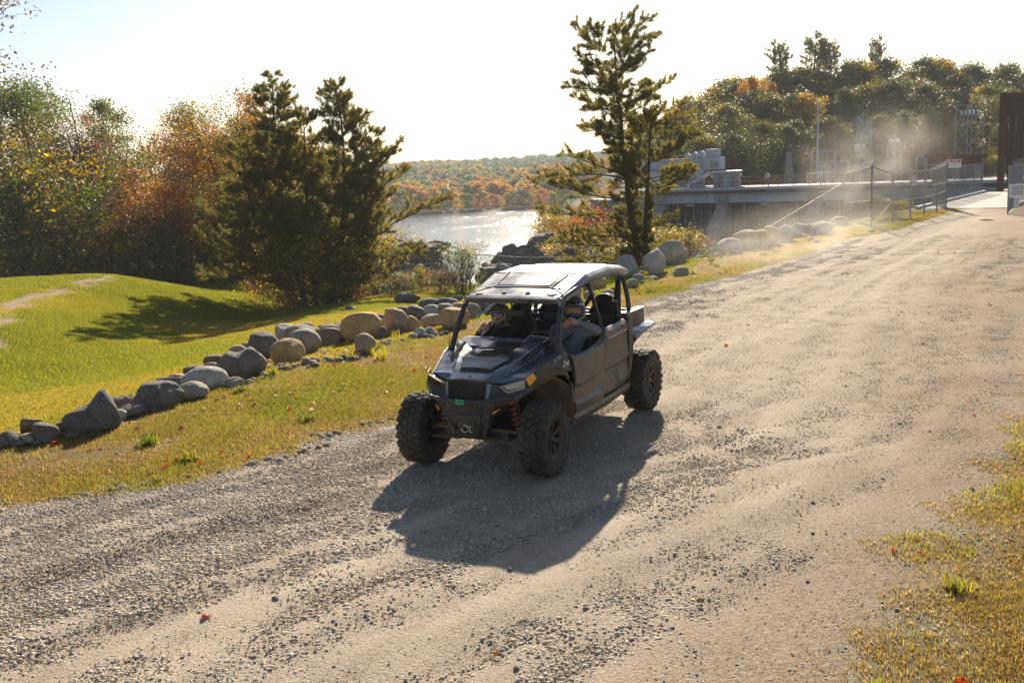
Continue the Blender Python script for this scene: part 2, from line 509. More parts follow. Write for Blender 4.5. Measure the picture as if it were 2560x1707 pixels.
def ground_material():
    m = bpy.data.materials.new('ground'); t = NT(m); v = t.coord('Object')
    a1 = t.n('ShaderNodeSeparateColor'); t.l(t.attr('cover_a').outputs['Color'], a1.inputs[0])
    a2 = t.n('ShaderNodeSeparateColor'); t.l(t.attr('cover_b').outputs['Color'], a2.inputs[0])
    lawn, verge, dirt = a1.outputs[0], a1.outputs[1], a1.outputs[2]
    path, far, rock = a2.outputs[0], a2.outputs[1], a2.outputs[2]
    n1 = t.noise(v, .55, 5, .6); n2 = t.noise(v, 5, 6, .65); n3 = t.noise(v, 38, 4, .7); n4 = t.noise(v, 130, 3, .7)
    vor = t.n('ShaderNodeTexVoronoi'); vor.inputs['Scale'].default_value = 34; t.l(v, vor.inputs['Vector'])
    vor2 = t.n('ShaderNodeTexVoronoi'); vor2.inputs['Scale'].default_value = 80; t.l(v, vor2.inputs['Vector'])
    grit = t.ramp(n4, [(.28, (.23, .185, .138)), (.5, (.41, .34, .26)), (.75, (.57, .49, .40))])
    tone = t.ramp(n1, [(.35, (.37, .294, .212)), (.65, (.50, .412, .318))])
    road = t.mix(.5, tone, grit)
    road = t.mix(t.mapr(n1, .42, .62), road, t.mix(.5, road, (.36, .285, .20)))
    cob = t.mix(t.mapr(vor2.outputs['Distance'], .05, .45), t.mix(.6, grit, vor2.outputs['Color'], 'MULTIPLY'), (.08, .068, .055))
    road = t.mix(.16, road, cob)
    sp1 = t.noise(v, 24, 2, .5); sp2 = t.noise(v, 52, 2, .5)
    road = t.mix(t.mapr(sp1, .60, .68, 0, .55), road, (.17, .135, .10)); road = t.mix(t.mapr(sp2, .60, .66, 0, .6), road, (.19, .155, .12))
    road = t.mix(t.mapr(sp2, .33, .40, .55, 0), road, (.56, .51, .44))
    m1 = t.n('ShaderNodeMapping'); m1.inputs['Rotation'].default_value = (0, 0, -.98); t.l(v, m1.inputs[0])
    m2 = t.n('ShaderNodeMapping'); m2.inputs['Scale'].default_value = (.10, 1.5, 1); t.l(m1.outputs[0], m2.inputs[0])
    stk = t.noise(m2.outputs[0], 1.0, 5, .6, .2)
    road = t.mix(t.mapr(stk, .50, .66, 0, .5), road, (.53, .45, .345)); road = t.mix(t.mapr(stk, .34, .47, .38, 0), road, (.27, .215, .155))
    dirtc = t.mix(t.mapr(n3, .35, .7), (.17, .112, .064), (.31, .222, .142))
    dirtc = t.mix(t.mapr(n4, .5, .8), dirtc, (.38, .285, .20))
    dirtc = t.mix(t.mapr(sp2, .56, .64, 0, .75), dirtc, (.10, .075, .052)); dirtc = t.mix(t.mapr(sp1, .57, .66, 0, .7), dirtc, (.13, .095, .065)); dirtc = t.mix(t.mapr(sp1, .32, .42, .6, 0), dirtc, (.44, .36, .26)); dirtc = t.mix(t.mapr(n1, .45, .65, 0, .35), dirtc, road)
    lawnc = t.mix(t.mapr(n2, .3, .7), (.17, .165, .022), (.30, .24, .035))
    vergec = t.mix(t.mapr(n2, .35, .65), (.14, .10, .045), (.12, .115, .028))
    vergec = t.mix(t.mapr(n3, .5, .8), vergec, (.27, .21, .13))
    vergec = t.mix(t.mapr(sp2, .58, .66, 0, .6), vergec, (.09, .07, .045)); vergec = t.mix(t.mapr(sp1, .33, .42, .6, 0), vergec, (.36, .30, .2))
    pathc = t.mix(t.mapr(n3, .3, .7), (.18, .115, .06), (.31, .225, .14))
    farc = t.mix(t.mapr(n2, .3, .7), (.05, .045, .02), (.11, .085, .035))
    rk = t.n('ShaderNodeMapping'); rk.inputs['Rotation'].default_value = (.5, .7, .3); rk.inputs['Scale'].default_value = (.5, 3.2, .5); t.l(v, rk.inputs[0])
    rn = t.noise(rk.outputs[0], 1.2, 8, .7, .4)
    rockc = t.ramp(rn, [(.35, (.055, .05, .048)), (.55, (.14, .13, .125)), (.75, (.30, .28, .27))])
    c = t.mix(dirt, road, dirtc); c = t.mix(verge, c, vergec); c = t.mix(lawn, c, lawnc); c = t.mix(path, c, pathc)
    c = t.mix(far, c, farc); c = t.mix(rock, c, rockc)
    h = t.math('ADD', t.math('MULTIPLY', n3, .5), t.math('MULTIPLY', sp2, .5))
    h = t.math('ADD', h, t.math('MULTIPLY', n4, .25))
    h = t.math('ADD', h, t.math('MULTIPLY', n2, .35))
    b1 = t.bump(h, .75, .026)
    b2 = t.bump(t.math('MULTIPLY', rn, rock), 1.0, .6, b1)
    return t.surf(t.pbsdf(c, .95, 0.0, b2, .25))
GROUND = ground_material()

def ground_part(name, mask, label=None):
    """one cover of the single terrain sheet; neighbouring covers share their border vertices' places"""
    F = TF[mask]
    used, inv = np.unique(F.ravel(), return_inverse=True)
    me = np_mesh(name, TV[used], inv.reshape(-1, 4), GROUND, smooth=True)
    for nm, ch in (('cover_a', ('lawn', 'verge', 'dirt')), ('cover_b', ('path', 'far', 'rock'))):
        a = me.attributes.new(nm, 'FLOAT_COLOR', 'POINT')
        c = np.ones((len(used), 4), np.float32)
        for i, k in enumerate(ch):
            src = rockm if k == 'rock' else Z[k]
            c[:, i] = src.ravel()[used]
        a.data.foreach_set('color', c.ravel())
    o = link_mesh(name, me)
    tag(o, kind='structure')
    return o
def fc(a):
    a = a.ravel(); return a[TF].mean(1)
fl, fv, fd, fp, ff = fc(Z['lawn']), fc(Z['verge']), fc(Z['dirt']), fc(Z['path']), fc(Z['far'])
kind = np.zeros(len(TF), int)
kind[fd > .5] = 1
kind[fv > .5] = 2
kind[fl > .5] = 3
kind[(fp > .45) & (fl > .5)] = 4
kind[ff > .5] = 5
for i, nm in enumerate(('gravel_road', 'dirt_ground', 'grass_verge_ground', 'lawn_ground', 'worn_footpath', 'hill_ground')):
    if (kind == i).any(): ground_part(nm, kind == i)

# ------------------------------------------------------------------ pixel -> place on the ground (for laying out what the photograph shows)
FPX = 2560 * 35 / 36
CAMP = np.array([0, 0, CAM_H])
def ray(u, v):
    x, y = u - 1280, v - 853.5
    c, s = math.cos(ROLL), math.sin(ROLL)
    X = c * x + s * y; Y = -s * x + c * y
    return np.array([X / FPX, 0, 0]) + FWD - UPV * Y / FPX
def on_ground(u, v, dz=0.0):
    d = ray(u, v); ts = np.concatenate([np.arange(4, 80, .1), np.arange(80, 400, 1)])
    P = CAMP + d * ts[:, None]
    g = H(P[:, 0], P[:, 1]) + dz
    k = np.nonzero(P[:, 2] < g)[0]
    if not len(k): return P[-1]
    a = ts[max(k[0] - 1, 0)]; b = ts[k[0]]
    for _ in range(24):
        m = (a + b) / 2; p = CAMP + d * m
        if p[2] < H(p[0], p[1]) + dz: b = m
        else: a = m
    return CAMP + d * b
def at_z(u, v, z): d = ray(u, v); return CAMP + d * (z - CAM_H) / d[2]
def at_y(u, v, y): d = ray(u, v); return CAMP + d * (y / d[1])
def gz(x, y): return float(H(x, y))

# ------------------------------------------------------------------ river
def water_material():
    m = bpy.data.materials.new('river_water'); t = NT(m); v = t.coord('Object')
    mp = t.n('ShaderNodeMapping'); mp.inputs['Scale'].default_value = (.55, 1.0, 1); t.l(v, mp.inputs[0])
    n1 = t.noise(mp.outputs[0], 1.0, 6, .62, .5); n2 = t.noise(v, .06, 3, .5)
    h = t.math('MULTIPLY', n1, t.mapr(n2, .3, .7, .5, 1.2))
    nrm = t.bump(h, .7, .32)
    return t.surf(t.pbsdf((.055, .085, .10), .12, 0.0, nrm, .6))
wv = MB(); WZ = -9.3
wv.add([(-120, 52, WZ), (160, 52, WZ), (160, 330, WZ), (-200, 330, WZ)], [(0, 1, 2, 3)])
tag(wv.build('river', water_material()), kind='structure')
# ------------------------------------------------------------------ dam, crane, switchyard, bridge
CM = {
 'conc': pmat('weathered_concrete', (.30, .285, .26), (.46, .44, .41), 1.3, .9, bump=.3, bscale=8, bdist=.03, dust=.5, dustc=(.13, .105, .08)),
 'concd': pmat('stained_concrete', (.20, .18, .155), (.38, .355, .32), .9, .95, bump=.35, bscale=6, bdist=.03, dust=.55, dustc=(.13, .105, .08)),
 'gate': pmat('rusty_brown_gate', (.14, .105, .075), (.26, .205, .155), 1.6, .85, bump=.3, bscale=10, bdist=.02),
 'deck': pmat('pinkish_deck_slab', (.42, .34, .31), (.52, .44, .40), 1.5, .9, bump=.2, bscale=14),
 'bluegrey': pmat('blue_grey_steel_paint', (.40, .45, .51), (.50, .55, .60), 1.2, .5, .2, dust=.3, dustc=(.22, .2, .18)),
 'galv': pmat('galvanised_steel', (.22, .22, .22), (.34, .34, .33), 6, .65, .2),
 'rail': pmat('brown_handrail', (.10, .075, .06), (.17, .13, .10), 5, .7),
 'rust': pmat('rusty_steel', (.06, .026, .016), (.13, .06, .034), 1.5, .9, bump=.3, bscale=14, bdist=.02),
 'lattice': pmat('lattice_steel', (.22, .26, .30), (.30, .34, .38), 3, .5, .3),
 'sign': pmat('white_sign', (.68, .68, .70), (.76, .76, .77), 4, .5),
 'signred': pmat('red_sign_header', (.40, .05, .045), (.46, .07, .06), 6, .5),
 'ink': flat_mat('sign_ink', (.05, .05, .055), .6), 'inkw': flat_mat('sign_ink_white', (.75, .75, .75), .6),
 'wood': pmat('weathered_board', (.22, .19, .15), (.32, .28, .23), 6, .9, bump=.3, bscale=20),
 'yellow': pmat('yellow_sign', (.75, .55, .03), (.8, .6, .05), 5, .5),
}
DA = np.array([6.0, 99.6]); DB = np.array([48.0, 70.8])            # downstream edge of the deck, left to right
DD = (DB - DA) / np.linalg.norm(DB - DA); DN = np.array([DD[1], -DD[0]])   # DN points downstream, towards the road
if DN[1] > 0: DN = -DN
DL = float(np.linalg.norm(DB - DA)); DZ = .55; X0 = 6.6
dam = empty('dam', (DA[0], DA[1], 0), math.atan2(DD[1], DD[0]), 'long grey concrete dam with a railed deck over tall gate bays', 'dam')
# local frame: x along the deck, y = upstream, so downstream is -y
def dpart(name, mb, mat, parent=None, **kw): return mb.build(name, mat, parent or dam, **kw)
dpart('deck_slab', MB().box((X0, -.25, DZ - .22), (DL + 4, 4.2, DZ)), CM['deck'], bevel=.03)
dpart('deck_edge', MB().box((X0, -.42, DZ - .38), (DL + 4, -.252, DZ - .03)), CM['bluegrey'])
seglen = 2.4
gl = None
for i in range(int((DL + 3.6 - X0) / seglen)):
    x0 = X0 + i * seglen
    b = MB().box((x0 + .03, -.20, DZ - 1.28), (x0 + seglen - .03, -.08, DZ - .40)).box((x0 + .03, -.30, DZ - 1.36), (x0 + seglen - .03, .1, DZ - 1.285))
    b.box((x0 - .04, -.27, DZ - 1.28), (x0 + .04, -.202, DZ - .40))
    me = b.mesh('girder', CM['bluegrey']) if gl is None else gl
    if gl is None: gl = me; o = link_mesh('girder', gl, dam)
    else: o = link_mesh('girder', gl, dam, (i * seglen, 0, 0))
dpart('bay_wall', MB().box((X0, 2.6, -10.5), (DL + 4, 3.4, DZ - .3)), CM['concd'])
bays = [10.3, 16.4, 24.8, 33.2, 41.6]
PIER = MB().prism([(-.55, 2.6, DZ - 1.40), (-.55, -.15, DZ - 1.40), (-.55, -.35, DZ - 1.9), (-.55, -4.6, DZ - 5.6), (-.55, -6.0, -10.5), (-.55, 2.6, -10.5)], (1.1, 0, 0)).mesh('pier', CM['conc'])
PIERU = MB().box((-.62, -.36, DZ - 1.395), (.62, .5, DZ - .385)).mesh('pier_head', CM['conc'])
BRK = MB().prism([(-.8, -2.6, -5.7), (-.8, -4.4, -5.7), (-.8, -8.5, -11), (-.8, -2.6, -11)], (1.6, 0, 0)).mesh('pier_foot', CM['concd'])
for i, x in enumerate(bays):
    link_mesh('pier', PIER, dam, (x, 0, 0)); link_mesh('pier_head', PIERU, dam, (x, 0, 0))
    if i < len(bays) - 1:
        w = bays[i + 1] - x
        r_ = random.Random(i)
        # gate bay: a stack of wide panels between thin vertical ribs
        n = 6
        for k in range(n):
            xx = x + .62 + (w - 1.24) * k / n; ww = (w - 1.24) / n
            rec = r_.choice([.0, .35, .7, .15])
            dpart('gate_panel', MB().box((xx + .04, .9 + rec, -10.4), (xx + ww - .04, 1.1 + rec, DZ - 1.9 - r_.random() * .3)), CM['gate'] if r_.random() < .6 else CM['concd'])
            dpart('gate_rib', MB().box((xx - .05, .55, -10.4), (xx + .05, .9, DZ - 1.42)), CM['conc'] if k % 2 else CM['gate'])
        dpart('lamp_box', MB().box((x + w * .42, -.1, DZ - 1.62), (x + w * .42 + .75, .12, DZ - 1.50)), CM['sign'], bevel=.02)
for yy, nm in ((-.15, 'handrail'), (3.9, 'handrail')):
    for zz in (.42, .8):
        dpart('handrail', MB().tube([(X0, yy, DZ + zz), (DL + 4, yy, DZ + zz)], .028, 6), CM['rail'])
    pm = MB().tube([(0, yy, DZ), (0, yy, DZ + .82)], .03, 6).mesh('rail_post', CM['rail'])
    for i in range(int((DL + 4 - X0) / 1.35)):
        link_mesh('rail_post', pm, dam, (X0 + .1 + i * 1.35, 0, 0))
for zz in (-.32, -.46):
    dpart('pipe', MB().tube([(X0, -.55, DZ + zz), (DL + 4, -.55, DZ + zz)], .06, 8), CM['rail'])
dpart('sign_plate', MB().box((15.2, -.46, DZ - .62), (15.55, -.425, DZ - .22)), CM['sign'])

def dw(x, y, z=DZ):   # dam-local -> world
    p = DA + DD * x - DN * y
    return (float(p[0]), float(p[1]), z)
DROT = math.atan2(DD[1], DD[0])
# concrete posts along the far side of the deck
pmsh = MB().box((-.2, -.2, 0), (.2, .2, 1.0)).mesh('concrete_post', CM['conc'])
for i in range(12):
    x = 22.6 + i * 1.75
    o = link_mesh('concrete_post', pmsh, None, dw(x, 5.2, DZ - .02), (0, 0, DROT))
    tag(o, 'short square concrete post in the row behind the dam deck', 'post', 'concrete posts behind the dam deck')
# deck floodlights
for k, (u, v, lab) in enumerate(((1921, 443, 'leftmost small floodlight on a post behind the dam deck'), (2052, 440, 'small floodlight near the middle of the concrete posts behind the deck'))):
    p = at_y(u, v, 86 - k * 3)
    t = empty('floodlight', (p[0], p[1], DZ), .4, lab, 'floodlight', 'floodlights on the dam')
    hgt = p[2] - DZ
    MB().tube([(0, 0, 0), (0, 0, hgt)], .05, 8).build('mast', CM['galv'], t)
    b = MB().lathe([(.02, -.12), (.16, -.05), (.26, .16), (.27, .20)], 16, 'x', c=(0, 0, hgt + .12)); b.v = [(-x, y, z) for x, y, z in b.v]
    b.build('lamp_head', CM['sign'], t, auto=50)

# gantry crane
cr = empty('gantry_crane', dw(10.6, 2.2, DZ), DROT + .14, 'pale blue-grey gantry crane standing on the far left end of the dam', 'crane')
def cpart(n, mb, m='bluegrey', par=None, **k): return mb.build(n, CM[m], par or cr, **k)
g = cpart('girder', MB().box((-3.2, -.45, 1.75), (4.6, .45, 2.62)).box((-3.2, -.52, 2.62), (4.6, .52, 2.70)).box((-3.2, -.52, 1.68), (4.6, .52, 1.75)), bevel=.02)
for i in range(11): cpart('stiffener', MB().box((-3.0 + i * .72, -.50, 1.755), (-2.93 + i * .72, -.452, 2.615)), par=g)
cpart('cab', MB().box((3.2, -.85, 1.60), (4.75, .85, 2.68)), bevel=.03)
cpart('cab_window', MB().box((3.75, -.862, 1.78), (4.45, -.852, 2.4)), 'conc')
cpart('winch_house', MB().box((3.3, -.6, 2.72), (4.4, .6, 3.45)), bevel=.03)
for i, (x, w, h) in enumerate(((1.5, .5, .4), (2.1, .6, .55), (2.75, .45, .62))):
    cpart('winch_drum', MB().lathe([(0, -.4), (h * .5, -.4), (h * .5, .4), (0, .4)], 14, 'y', c=(x, 0, 2.72 + h * .5)))
def arch_leg(x):
    pts = [(x - .9, 1.72), (x - .55, 1.55), (x - .28, 1.2), (x - .2, .6), (x - .24, 0), (x + .24, 0), (x + .2, .6), (x + .28, 1.2), (x + .55, 1.55), (x + .9, 1.72)]
    return pts
for x in (-1.7, 2.6):
    for y in (-.75, .55):
        p = arch_leg(x); n = len(p) // 2
        b = MB()
        for k in range(n - 1):
            q = [p[k], p[k + 1], p[-2 - k], p[-1 - k]]
            b.prism([(a, y, c) for a, c in q], (0, .2, 0))
        cpart('leg', b)
for y in (-.75, .55): cpart('rail_beam', MB().box((-3, y - .05, -.02), (4.4, y + .25, .12)))
cpart('hoist_block', MB().box((1.7, -.3, .55), (2.1, .3, 1.66)).box((1.0, -.25, 1.2), (1.65, .25, 1.66)))
cpart('walkway_rail', MB().tube([(-3, -.5, 3.0), (1.4, -.5, 3.0)], .03, 6).tube([(-1, -.5, 2.7), (-1, -.5, 3.0)], .03, 6).tube([(1.3, -.5, 2.7), (1.3, -.5, 3.2)], .03, 6), 'bluegrey')
# concrete huts on the dam
for (u0, u1, v0, v1, Y, lab) in ((1679, 1713, 432, 462, 97, 'narrow white concrete hut under the gantry crane'), (1722, 1752, 428, 462, 96, 'pale concrete hut between the white hut and the ridge pipe'),
                                 (1786, 1850, 432, 466, 92, 'grey concrete block house at the right end of the crane')):
    a = at_y(u0, v0, Y); c = at_y(u1, v1, Y)
    w = c[0] - a[0]; h = a[2] - (DZ - .1)
    t = empty('concrete_hut', (a[0] + w / 2, Y, DZ - .1), DROT + .3, lab, 'hut', 'huts on the dam')
    MB().box((-w / 2, -.9, 0), (w / 2, .9, h)).build('wall', CM['conc'], t, bevel=.02)
    MB().box((-w / 2 - .15, -1.05, h), (w / 2 + .15, 1.05, h + .13)).build('roof', CM['sign'], t, bevel=.02)
    MB().box((-.3, -.93, .05), (.25, -.905, h * .7)).build('door', CM['bluegrey'], t)
    MB().ball((w / 2 + .12, -.8, h * .82), .12).build('wall_lamp', CM['sign'], t, smooth=True)
# sloping white pipes
p0, p1, p2 = at_y(1718, 464, 93), at_y(1771, 434, 93), at_y(1797, 453, 93)
t = empty('ridge_pipe', tuple(p0), 0, 'white pipe rising to a peak and falling again on the dam deck', 'pipe')
for dx in (0, .28):
    MB().tube([(dx, dx, 0), tuple(p1 - p0 + (dx, dx, 0)), tuple(p2 - p0 + (dx, dx, 0))], .13, 10).build('pipe', CM['sign'], t, auto=50)
for f in (.3, .65): MB().tube([tuple((p1 - p0) * f), tuple(((p1 - p0) * f)[:2]) + (0,)], .05, 6).build('support', CM['galv'], t)

# lattice masts and frames of the switchyard
def lattice(name, u, v0, v1, Y, wpx, lab, taper=.5, cat='pylon', head=None, sides=None):
    top = at_y(u, v0, Y); bot = at_y(u, v1, Y)
    w = wpx * Y / FPX; h = top[2] - bot[2]
    t = empty(name, (bot[0], Y, bot[2] - 1.0), .5, lab, cat)
    h += 1.0
    n = max(4, int(h / (w * 1.1)))
    for sx, sy in ((-1, -1), (1, -1), (1, 1), (-1, 1)):
        MB().bar((sx * w / 2, sy * w / 2, 0), (sx * w / 2 * taper, sy * w / 2 * taper, h), .07).build('leg', CM['lattice'], t)
    for k in range(n):
        z0, z1 = h * k / n, h * (k + 1) / n
        a0 = w / 2 * (1 - (1 - taper) * k / n); a1 = w / 2 * (1 - (1 - taper) * (k + 1) / n)
        b = MB()
        for q in range(4):
            c0 = [(-1, -1), (1, -1), (1, 1), (-1, 1)][q]; c1 = [(1, -1), (1, 1), (-1, 1), (-1, -1)][q]
            b.bar((c0[0] * a0, c0[1] * a0, z0), (c1[0] * a1, c1[1] * a1, z1), .045)
            b.bar((c0[0] * a1, c0[1] * a1, z1), (c1[0] * a1, c1[1] * a1, z1), .04)
        b.build('bracing', CM['lattice'], t)
    if head:
        hw, zz = head
        MB().box((-hw, -.15, h * zz), (hw, .15, h * zz + .12)).build('crossarm', CM['lattice'], t)
        for k in range(5):
            MB().lathe([(.0, 0), (.09, .05), (.05, .12), (.09, .2), (.05, .28), (.09, .36), (0, .42)], 8, 'z', c=(-hw + hw * 2 * (k + .5) / 5, 0, h * zz + .12)).build('insulator', CM['sign'], t)
    return t
lattice('lattice_mast', 1972, 381, 450, 105, 16, 'small tapering lattice mast with a lamp behind the concrete posts', .4)
lattice('lattice_mast', 2148, 292, 450, 108, 13, 'left one of the two tall thin lattice masts in the switchyard', .75, head=(.8, .55))
lattice('lattice_mast', 2170, 300, 450, 108, 13, 'right one of the two tall thin lattice masts in the switchyard', .75)
lattice('lattice_mast', 2234, 358, 450, 104, 30, 'squat lattice stand carrying a row of insulators in the switchyard', .7, head=(.9, .97))
lattice('transmission_tower', 2420, 262, 430, 104, 46, 'broad tall lattice tower beside the rusty bridge', .95, head=(1.6, .86))
def frame(u0, u1, v0, v1, Y, lab):
    a = at_y(u0, v0, Y); c = at_y(u1, v1, Y); w = c[0] - a[0]; h = a[2] - c[2]
    t = empty('switchyard_frame', (a[0], Y, c[2] - .8), .25, lab, 'steel frame', 'steel frames in the switchyard'); h += .8
    for x in (0, w):
        for y in (0, 1.4): MB().bar((x, y, 0), (x, y, h), .14).build('post', CM['lattice'], t)
    for k in range(3):
        z = h * (.36 + .31 * k)
        MB().bar((0, 0, z), (w, 0, z), .12).bar((0, 1.4, z), (w, 1.4, z), .12).bar((0, 0, z), (0, 1.4, z), .12).bar((w, 0, z), (w, 1.4, z), .12).build('beam', CM['lattice'], t)
    MB().bar((0, 0, h * .36), (w * .5, 0, h * .67), .07).bar((w, 0, h * .36), (w * .5, 0, h * .67), .07).build('brace', CM['lattice'], t)
    for k in range(3): MB().tube([(w * (k + 1) / 4, .2, h * .1), (w * (k + 1) / 4, .2, h * .62)], .10, 8).build('insulator', CM['conc'], t)
frame(2047, 2092, 377, 445, 103, 'open pale blue steel frame behind the deck posts')
frame(2094, 2126, 402, 446, 106, 'lower steel frame right of the taller open frame')
frame(2314, 2344, 390, 430, 104, 'small steel frame at the left of the rusty shed')
tag(link_mesh('utility_pole', MB().tube([(0, 0, -2), (0, 0, 8.5)], [.14, .09], 8).mesh('utility_pole', CM['bluegrey']), None, tuple(at_y(2044, 420, 110) * (1, 1, 0))), 'thin grey pole rising in front of the dark wood', 'pole')

# rusty shed and truss bridge
a = at_y(2345, 380, 92); c = at_y(2450, 440, 92)
t = empty('rusty_shed', (a[0], 92, 0), -.1, 'flat-roofed rusty brown shed between the fence and the lattice tower', 'shed')
w = c[0] - a[0]; h = a[2] - .2
MB().box((0, 0, -1), (w, 3, h - .3)).build('wall', CM['rust'], t)
MB().prism([(-.2, -.3, h - .3), (w + .2, -.3, h - .55), (w + .2, 3.3, h - .55), (-.2, 3.3, h - .3)], (0, 0, .3)).build('roof', CM['rust'], t)
MB().box((w * .42, -.06, -.2), (w * .5, -.01, h - .7)).build('pipe', CM['bluegrey'], t)
MB().box((w * .55, -.05, -.5), (w * .85, -.01, h - 1.0)).build('door', CM['rust'], t)
BD = np.array([.572, .820])                   # bridge direction
B0 = np.array([24.0, 52.0])
BL_ = 16.0
br = empty('approach_bridge', (float(B0[0]), float(B0[1]), 0), math.atan2(BD[1], BD[0]), 'concrete footbridge deck leading on from the gravel road to the rusty truss', 'bridge')
MB().box((-1.5, -2.1, -.35), (BL_ + 2, 2.1, .03)).build('deck', CM['conc'], br, bevel=.02)
for s in (1, -1):
    MB().box((-1.5, s * 2.2 - .1, -.45), (BL_ + 2, s * 2.2 + .1, .16)).build('kerb_beam', CM['bluegrey'], br)
TO = B0 + BD * (BL_ + 4) + np.array([BD[1], -BD[0]]) * .75
tb = empty('truss_bridge', (float(TO[0]), float(TO[1]), 0), math.atan2(BD[1], BD[0]), 'tall rusty brown steel truss bridge at the right edge', 'bridge')
TL, TH, TW = 34.0, 6.6, 2.3
for s in (1, -1):
    y = s * TW
    MB().box((0, y - .22, TH - .5), (TL, y + .22, TH)).build('top_chord', CM['rust'], tb)
    MB().box((0, y - .22, -.5), (TL, y + .22, .0)).build('bottom_chord', CM['rust'], tb)
    n = 8
    for k in range(n + 1):
        MB().box((TL * k / n - .2, y - .2, .002), (TL * k / n + .2, y + .2, TH - .502)).build('vertical', CM['rust'], tb)
    for k in range(n):
        x0, x1 = TL * k / n, TL * (k + 1) / n
        z0, z1 = (0, TH - .5) if k % 2 else (TH - .5, 0)
        MB().bar((x0, y, z0), (x1, y, z1), .22, .26, up=(0, 1, 0)).build('diagonal', CM['rust'], tb)
for k in range(9):
    MB().box((TL * k / 8 - .2, -TW + .22, TH - .45), (TL * k / 8 + .2, TW - .22, TH - .05)).build('cross_beam', CM['rust'], tb)
    if k < 8: MB().bar((TL * k / 8, -TW, TH - .6), (TL * (k + 1) / 8, TW, TH - .6), .14).build('lateral_brace', CM['rust'], tb)
MB().box((0, -TW + .22, TH - 1.6), (.2, TW - .22, TH - .46)).build('portal_plate', CM['rust'], tb)
MB().box((0, -2.2, -.3), (TL, 2.2, .02)).build('deck', CM['conc'], tb)

# ------------------------------------------------------------------ chain-link fences
def wires(b, A, B, hA, hB, step, r):
    """diagonal wires filling a fence bay whose bottom runs A -> B with heights hA, hB"""
    A = np.array(A, float); B = np.array(B, float); L = np.linalg.norm((B - A)[:2]); h = (hA + hB) / 2
    n = int((L + h) / step)
    for i in range(n):
        t0 = i * step
        for sg in (1, -1):
            u0, v0 = t0, 0.0
            if u0 > L: v0 = u0 - L; u0 = L
            u1, v1 = t0 - h, h
            if u1 < 0: v1 = h + u1; u1 = 0
            if v1 - v0 < .02: continue
            P = []
            for (u_, v_) in ((u0, v0), (u1, v1)):
                f = u_ / L
                if sg < 0: f = 1 - f
                P.append(A + (B - A) * f + np.array([0, 0, v_]))
            b.tube(P, r, 3, caps=False)
def fence(name, pts, hts, lab, cat='fence', barb=True, step=.16, mid=None, brace=(), pr=.035, mesh=True):
    """pts: ground points (x,y,z) of the posts"""
    t = empty(name, tuple(pts[0]), 0, lab, cat)
    o = np.array(pts[0], float)
    P = [np.array(p, float) - o for p in pts]
    for i, p in enumerate(P):
        k = MB().tube([p - (0, 0, .5), p + (0, 0, hts[i])], pr, 8)
        k.ball(p + (0, 0, hts[i]), pr * 1.25, 8, 5)
        po = k.build('post', CM['galv'], t, auto=50)
        if barb and 0 < i: MB().tube([p + (0, 0, hts[i] - .03), p + (.22, .22, hts[i] + .28)], .016, 6).build('barb_arm', CM['galv'], po)
    for i in range(len(P) - 1):
        ha, hb = hts[i] - .04, hts[i + 1] - .04
        MB().tube([P[i] + (0, 0, ha), P[i + 1] + (0, 0, hb)], .020, 6).build('top_rail', CM['galv'], t)
        if mid: MB().tube([P[i] + (0, 0, ha * mid), P[i + 1] + (0, 0, hb * mid)], .02, 6).build('mid_rail', CM['galv'], t)
        if barb:
            for k in range(3):
                e = np.array([.08 * (k + 1), .08 * (k + 1), .09 * (k + 1)])
                MB().tube([P[i] + (0, 0, ha) + e, P[i + 1] + (0, 0, hb) + e], .006, 4).build('barbed_wire', CM['galv'], t)
        if mesh:
            b = MB(); wires(b, P[i] + (0, 0, .05), P[i + 1] + (0, 0, .05), ha, hb, step, .0045)
            tag(b.build('chain_link', CM['galv'], t), kind='stuff')
    for (i, f0, j, f1) in brace:
        MB().tube([P[i] + (0, 0, hts[i] * f0), P[j] + (0, 0, hts[j] * f1)], .015, 6).build('brace_rail', CM['galv'], t)
    return t
def G(x, y, d=0): return (x, y, gz(x, y) + d)
# along the river edge of the lawn
fp = [G(*at_z(u, v, -3.05)[:2]) for u, v in ((905, 727), (981, 735), (1040, 742), (1074, 748), (1101, 752), (1175, 752), (1250, 752), (1330, 748), (1410, 744), (1490, 740), (1570, 733))]
fp = [G(p[0], 47.6 - .12 * (p[0] + 3)) for p in fp]
fence('lawn_fence', fp, [1.95, 1.9, 1.9, 2.0, 2.05, 1.9, 1.9, 1.9, 1.9, 1.9, 1.9], 'chain-link fence along the river side of the green lawn', brace=((3, .5, 4, .5),), barb=False)
lp = fp[-1]
cpos = at_z(2108, 548, 0)
cn = (float(cpos[0]), float(cpos[1]), gz(cpos[0], cpos[1]))
foot = (11.3, 45.0)
p2 = [G(lp[0] + (foot[0] - lp[0]) * f_, lp[1] + (foot[1] - lp[1]) * f_) for f_ in (.34, .67, 1.0)]
fence('slope_fence', [lp] + p2, [1.9, 1.85, 1.8, -.33 - p2[-1][2]], 'wire fence behind the boulders right of the big pine', barb=True)
tops = np.linspace(-.33, cn[2] + 2.05, 4); sp_ = [G(foot[0] + (cn[0] - foot[0]) * f_, foot[1] + (cn[1] - foot[1]) * f_) for f_ in (0, .33, .67, 1)]
fence('stair_fence', sp_, [float(tops[k] - sp_[k][2]) for k in range(4)], 'fence climbing the bank steeply to the tall corner post', barb=True, brace=((1, .12, 3, .35),))
gp = at_z(2365, 526, 0); g2 = at_z(2178, 571, 0)
run = [cn] + [G(cpos[0] + (g2[0] - cpos[0]) * f_, cpos[1] + (g2[1] - cpos[1]) * f_) for f_ in (1.0,)]
fence('corner_fence', run, [2.45, 2.5], 'short fence bay with tall ball-topped posts beside the road', mid=.45)
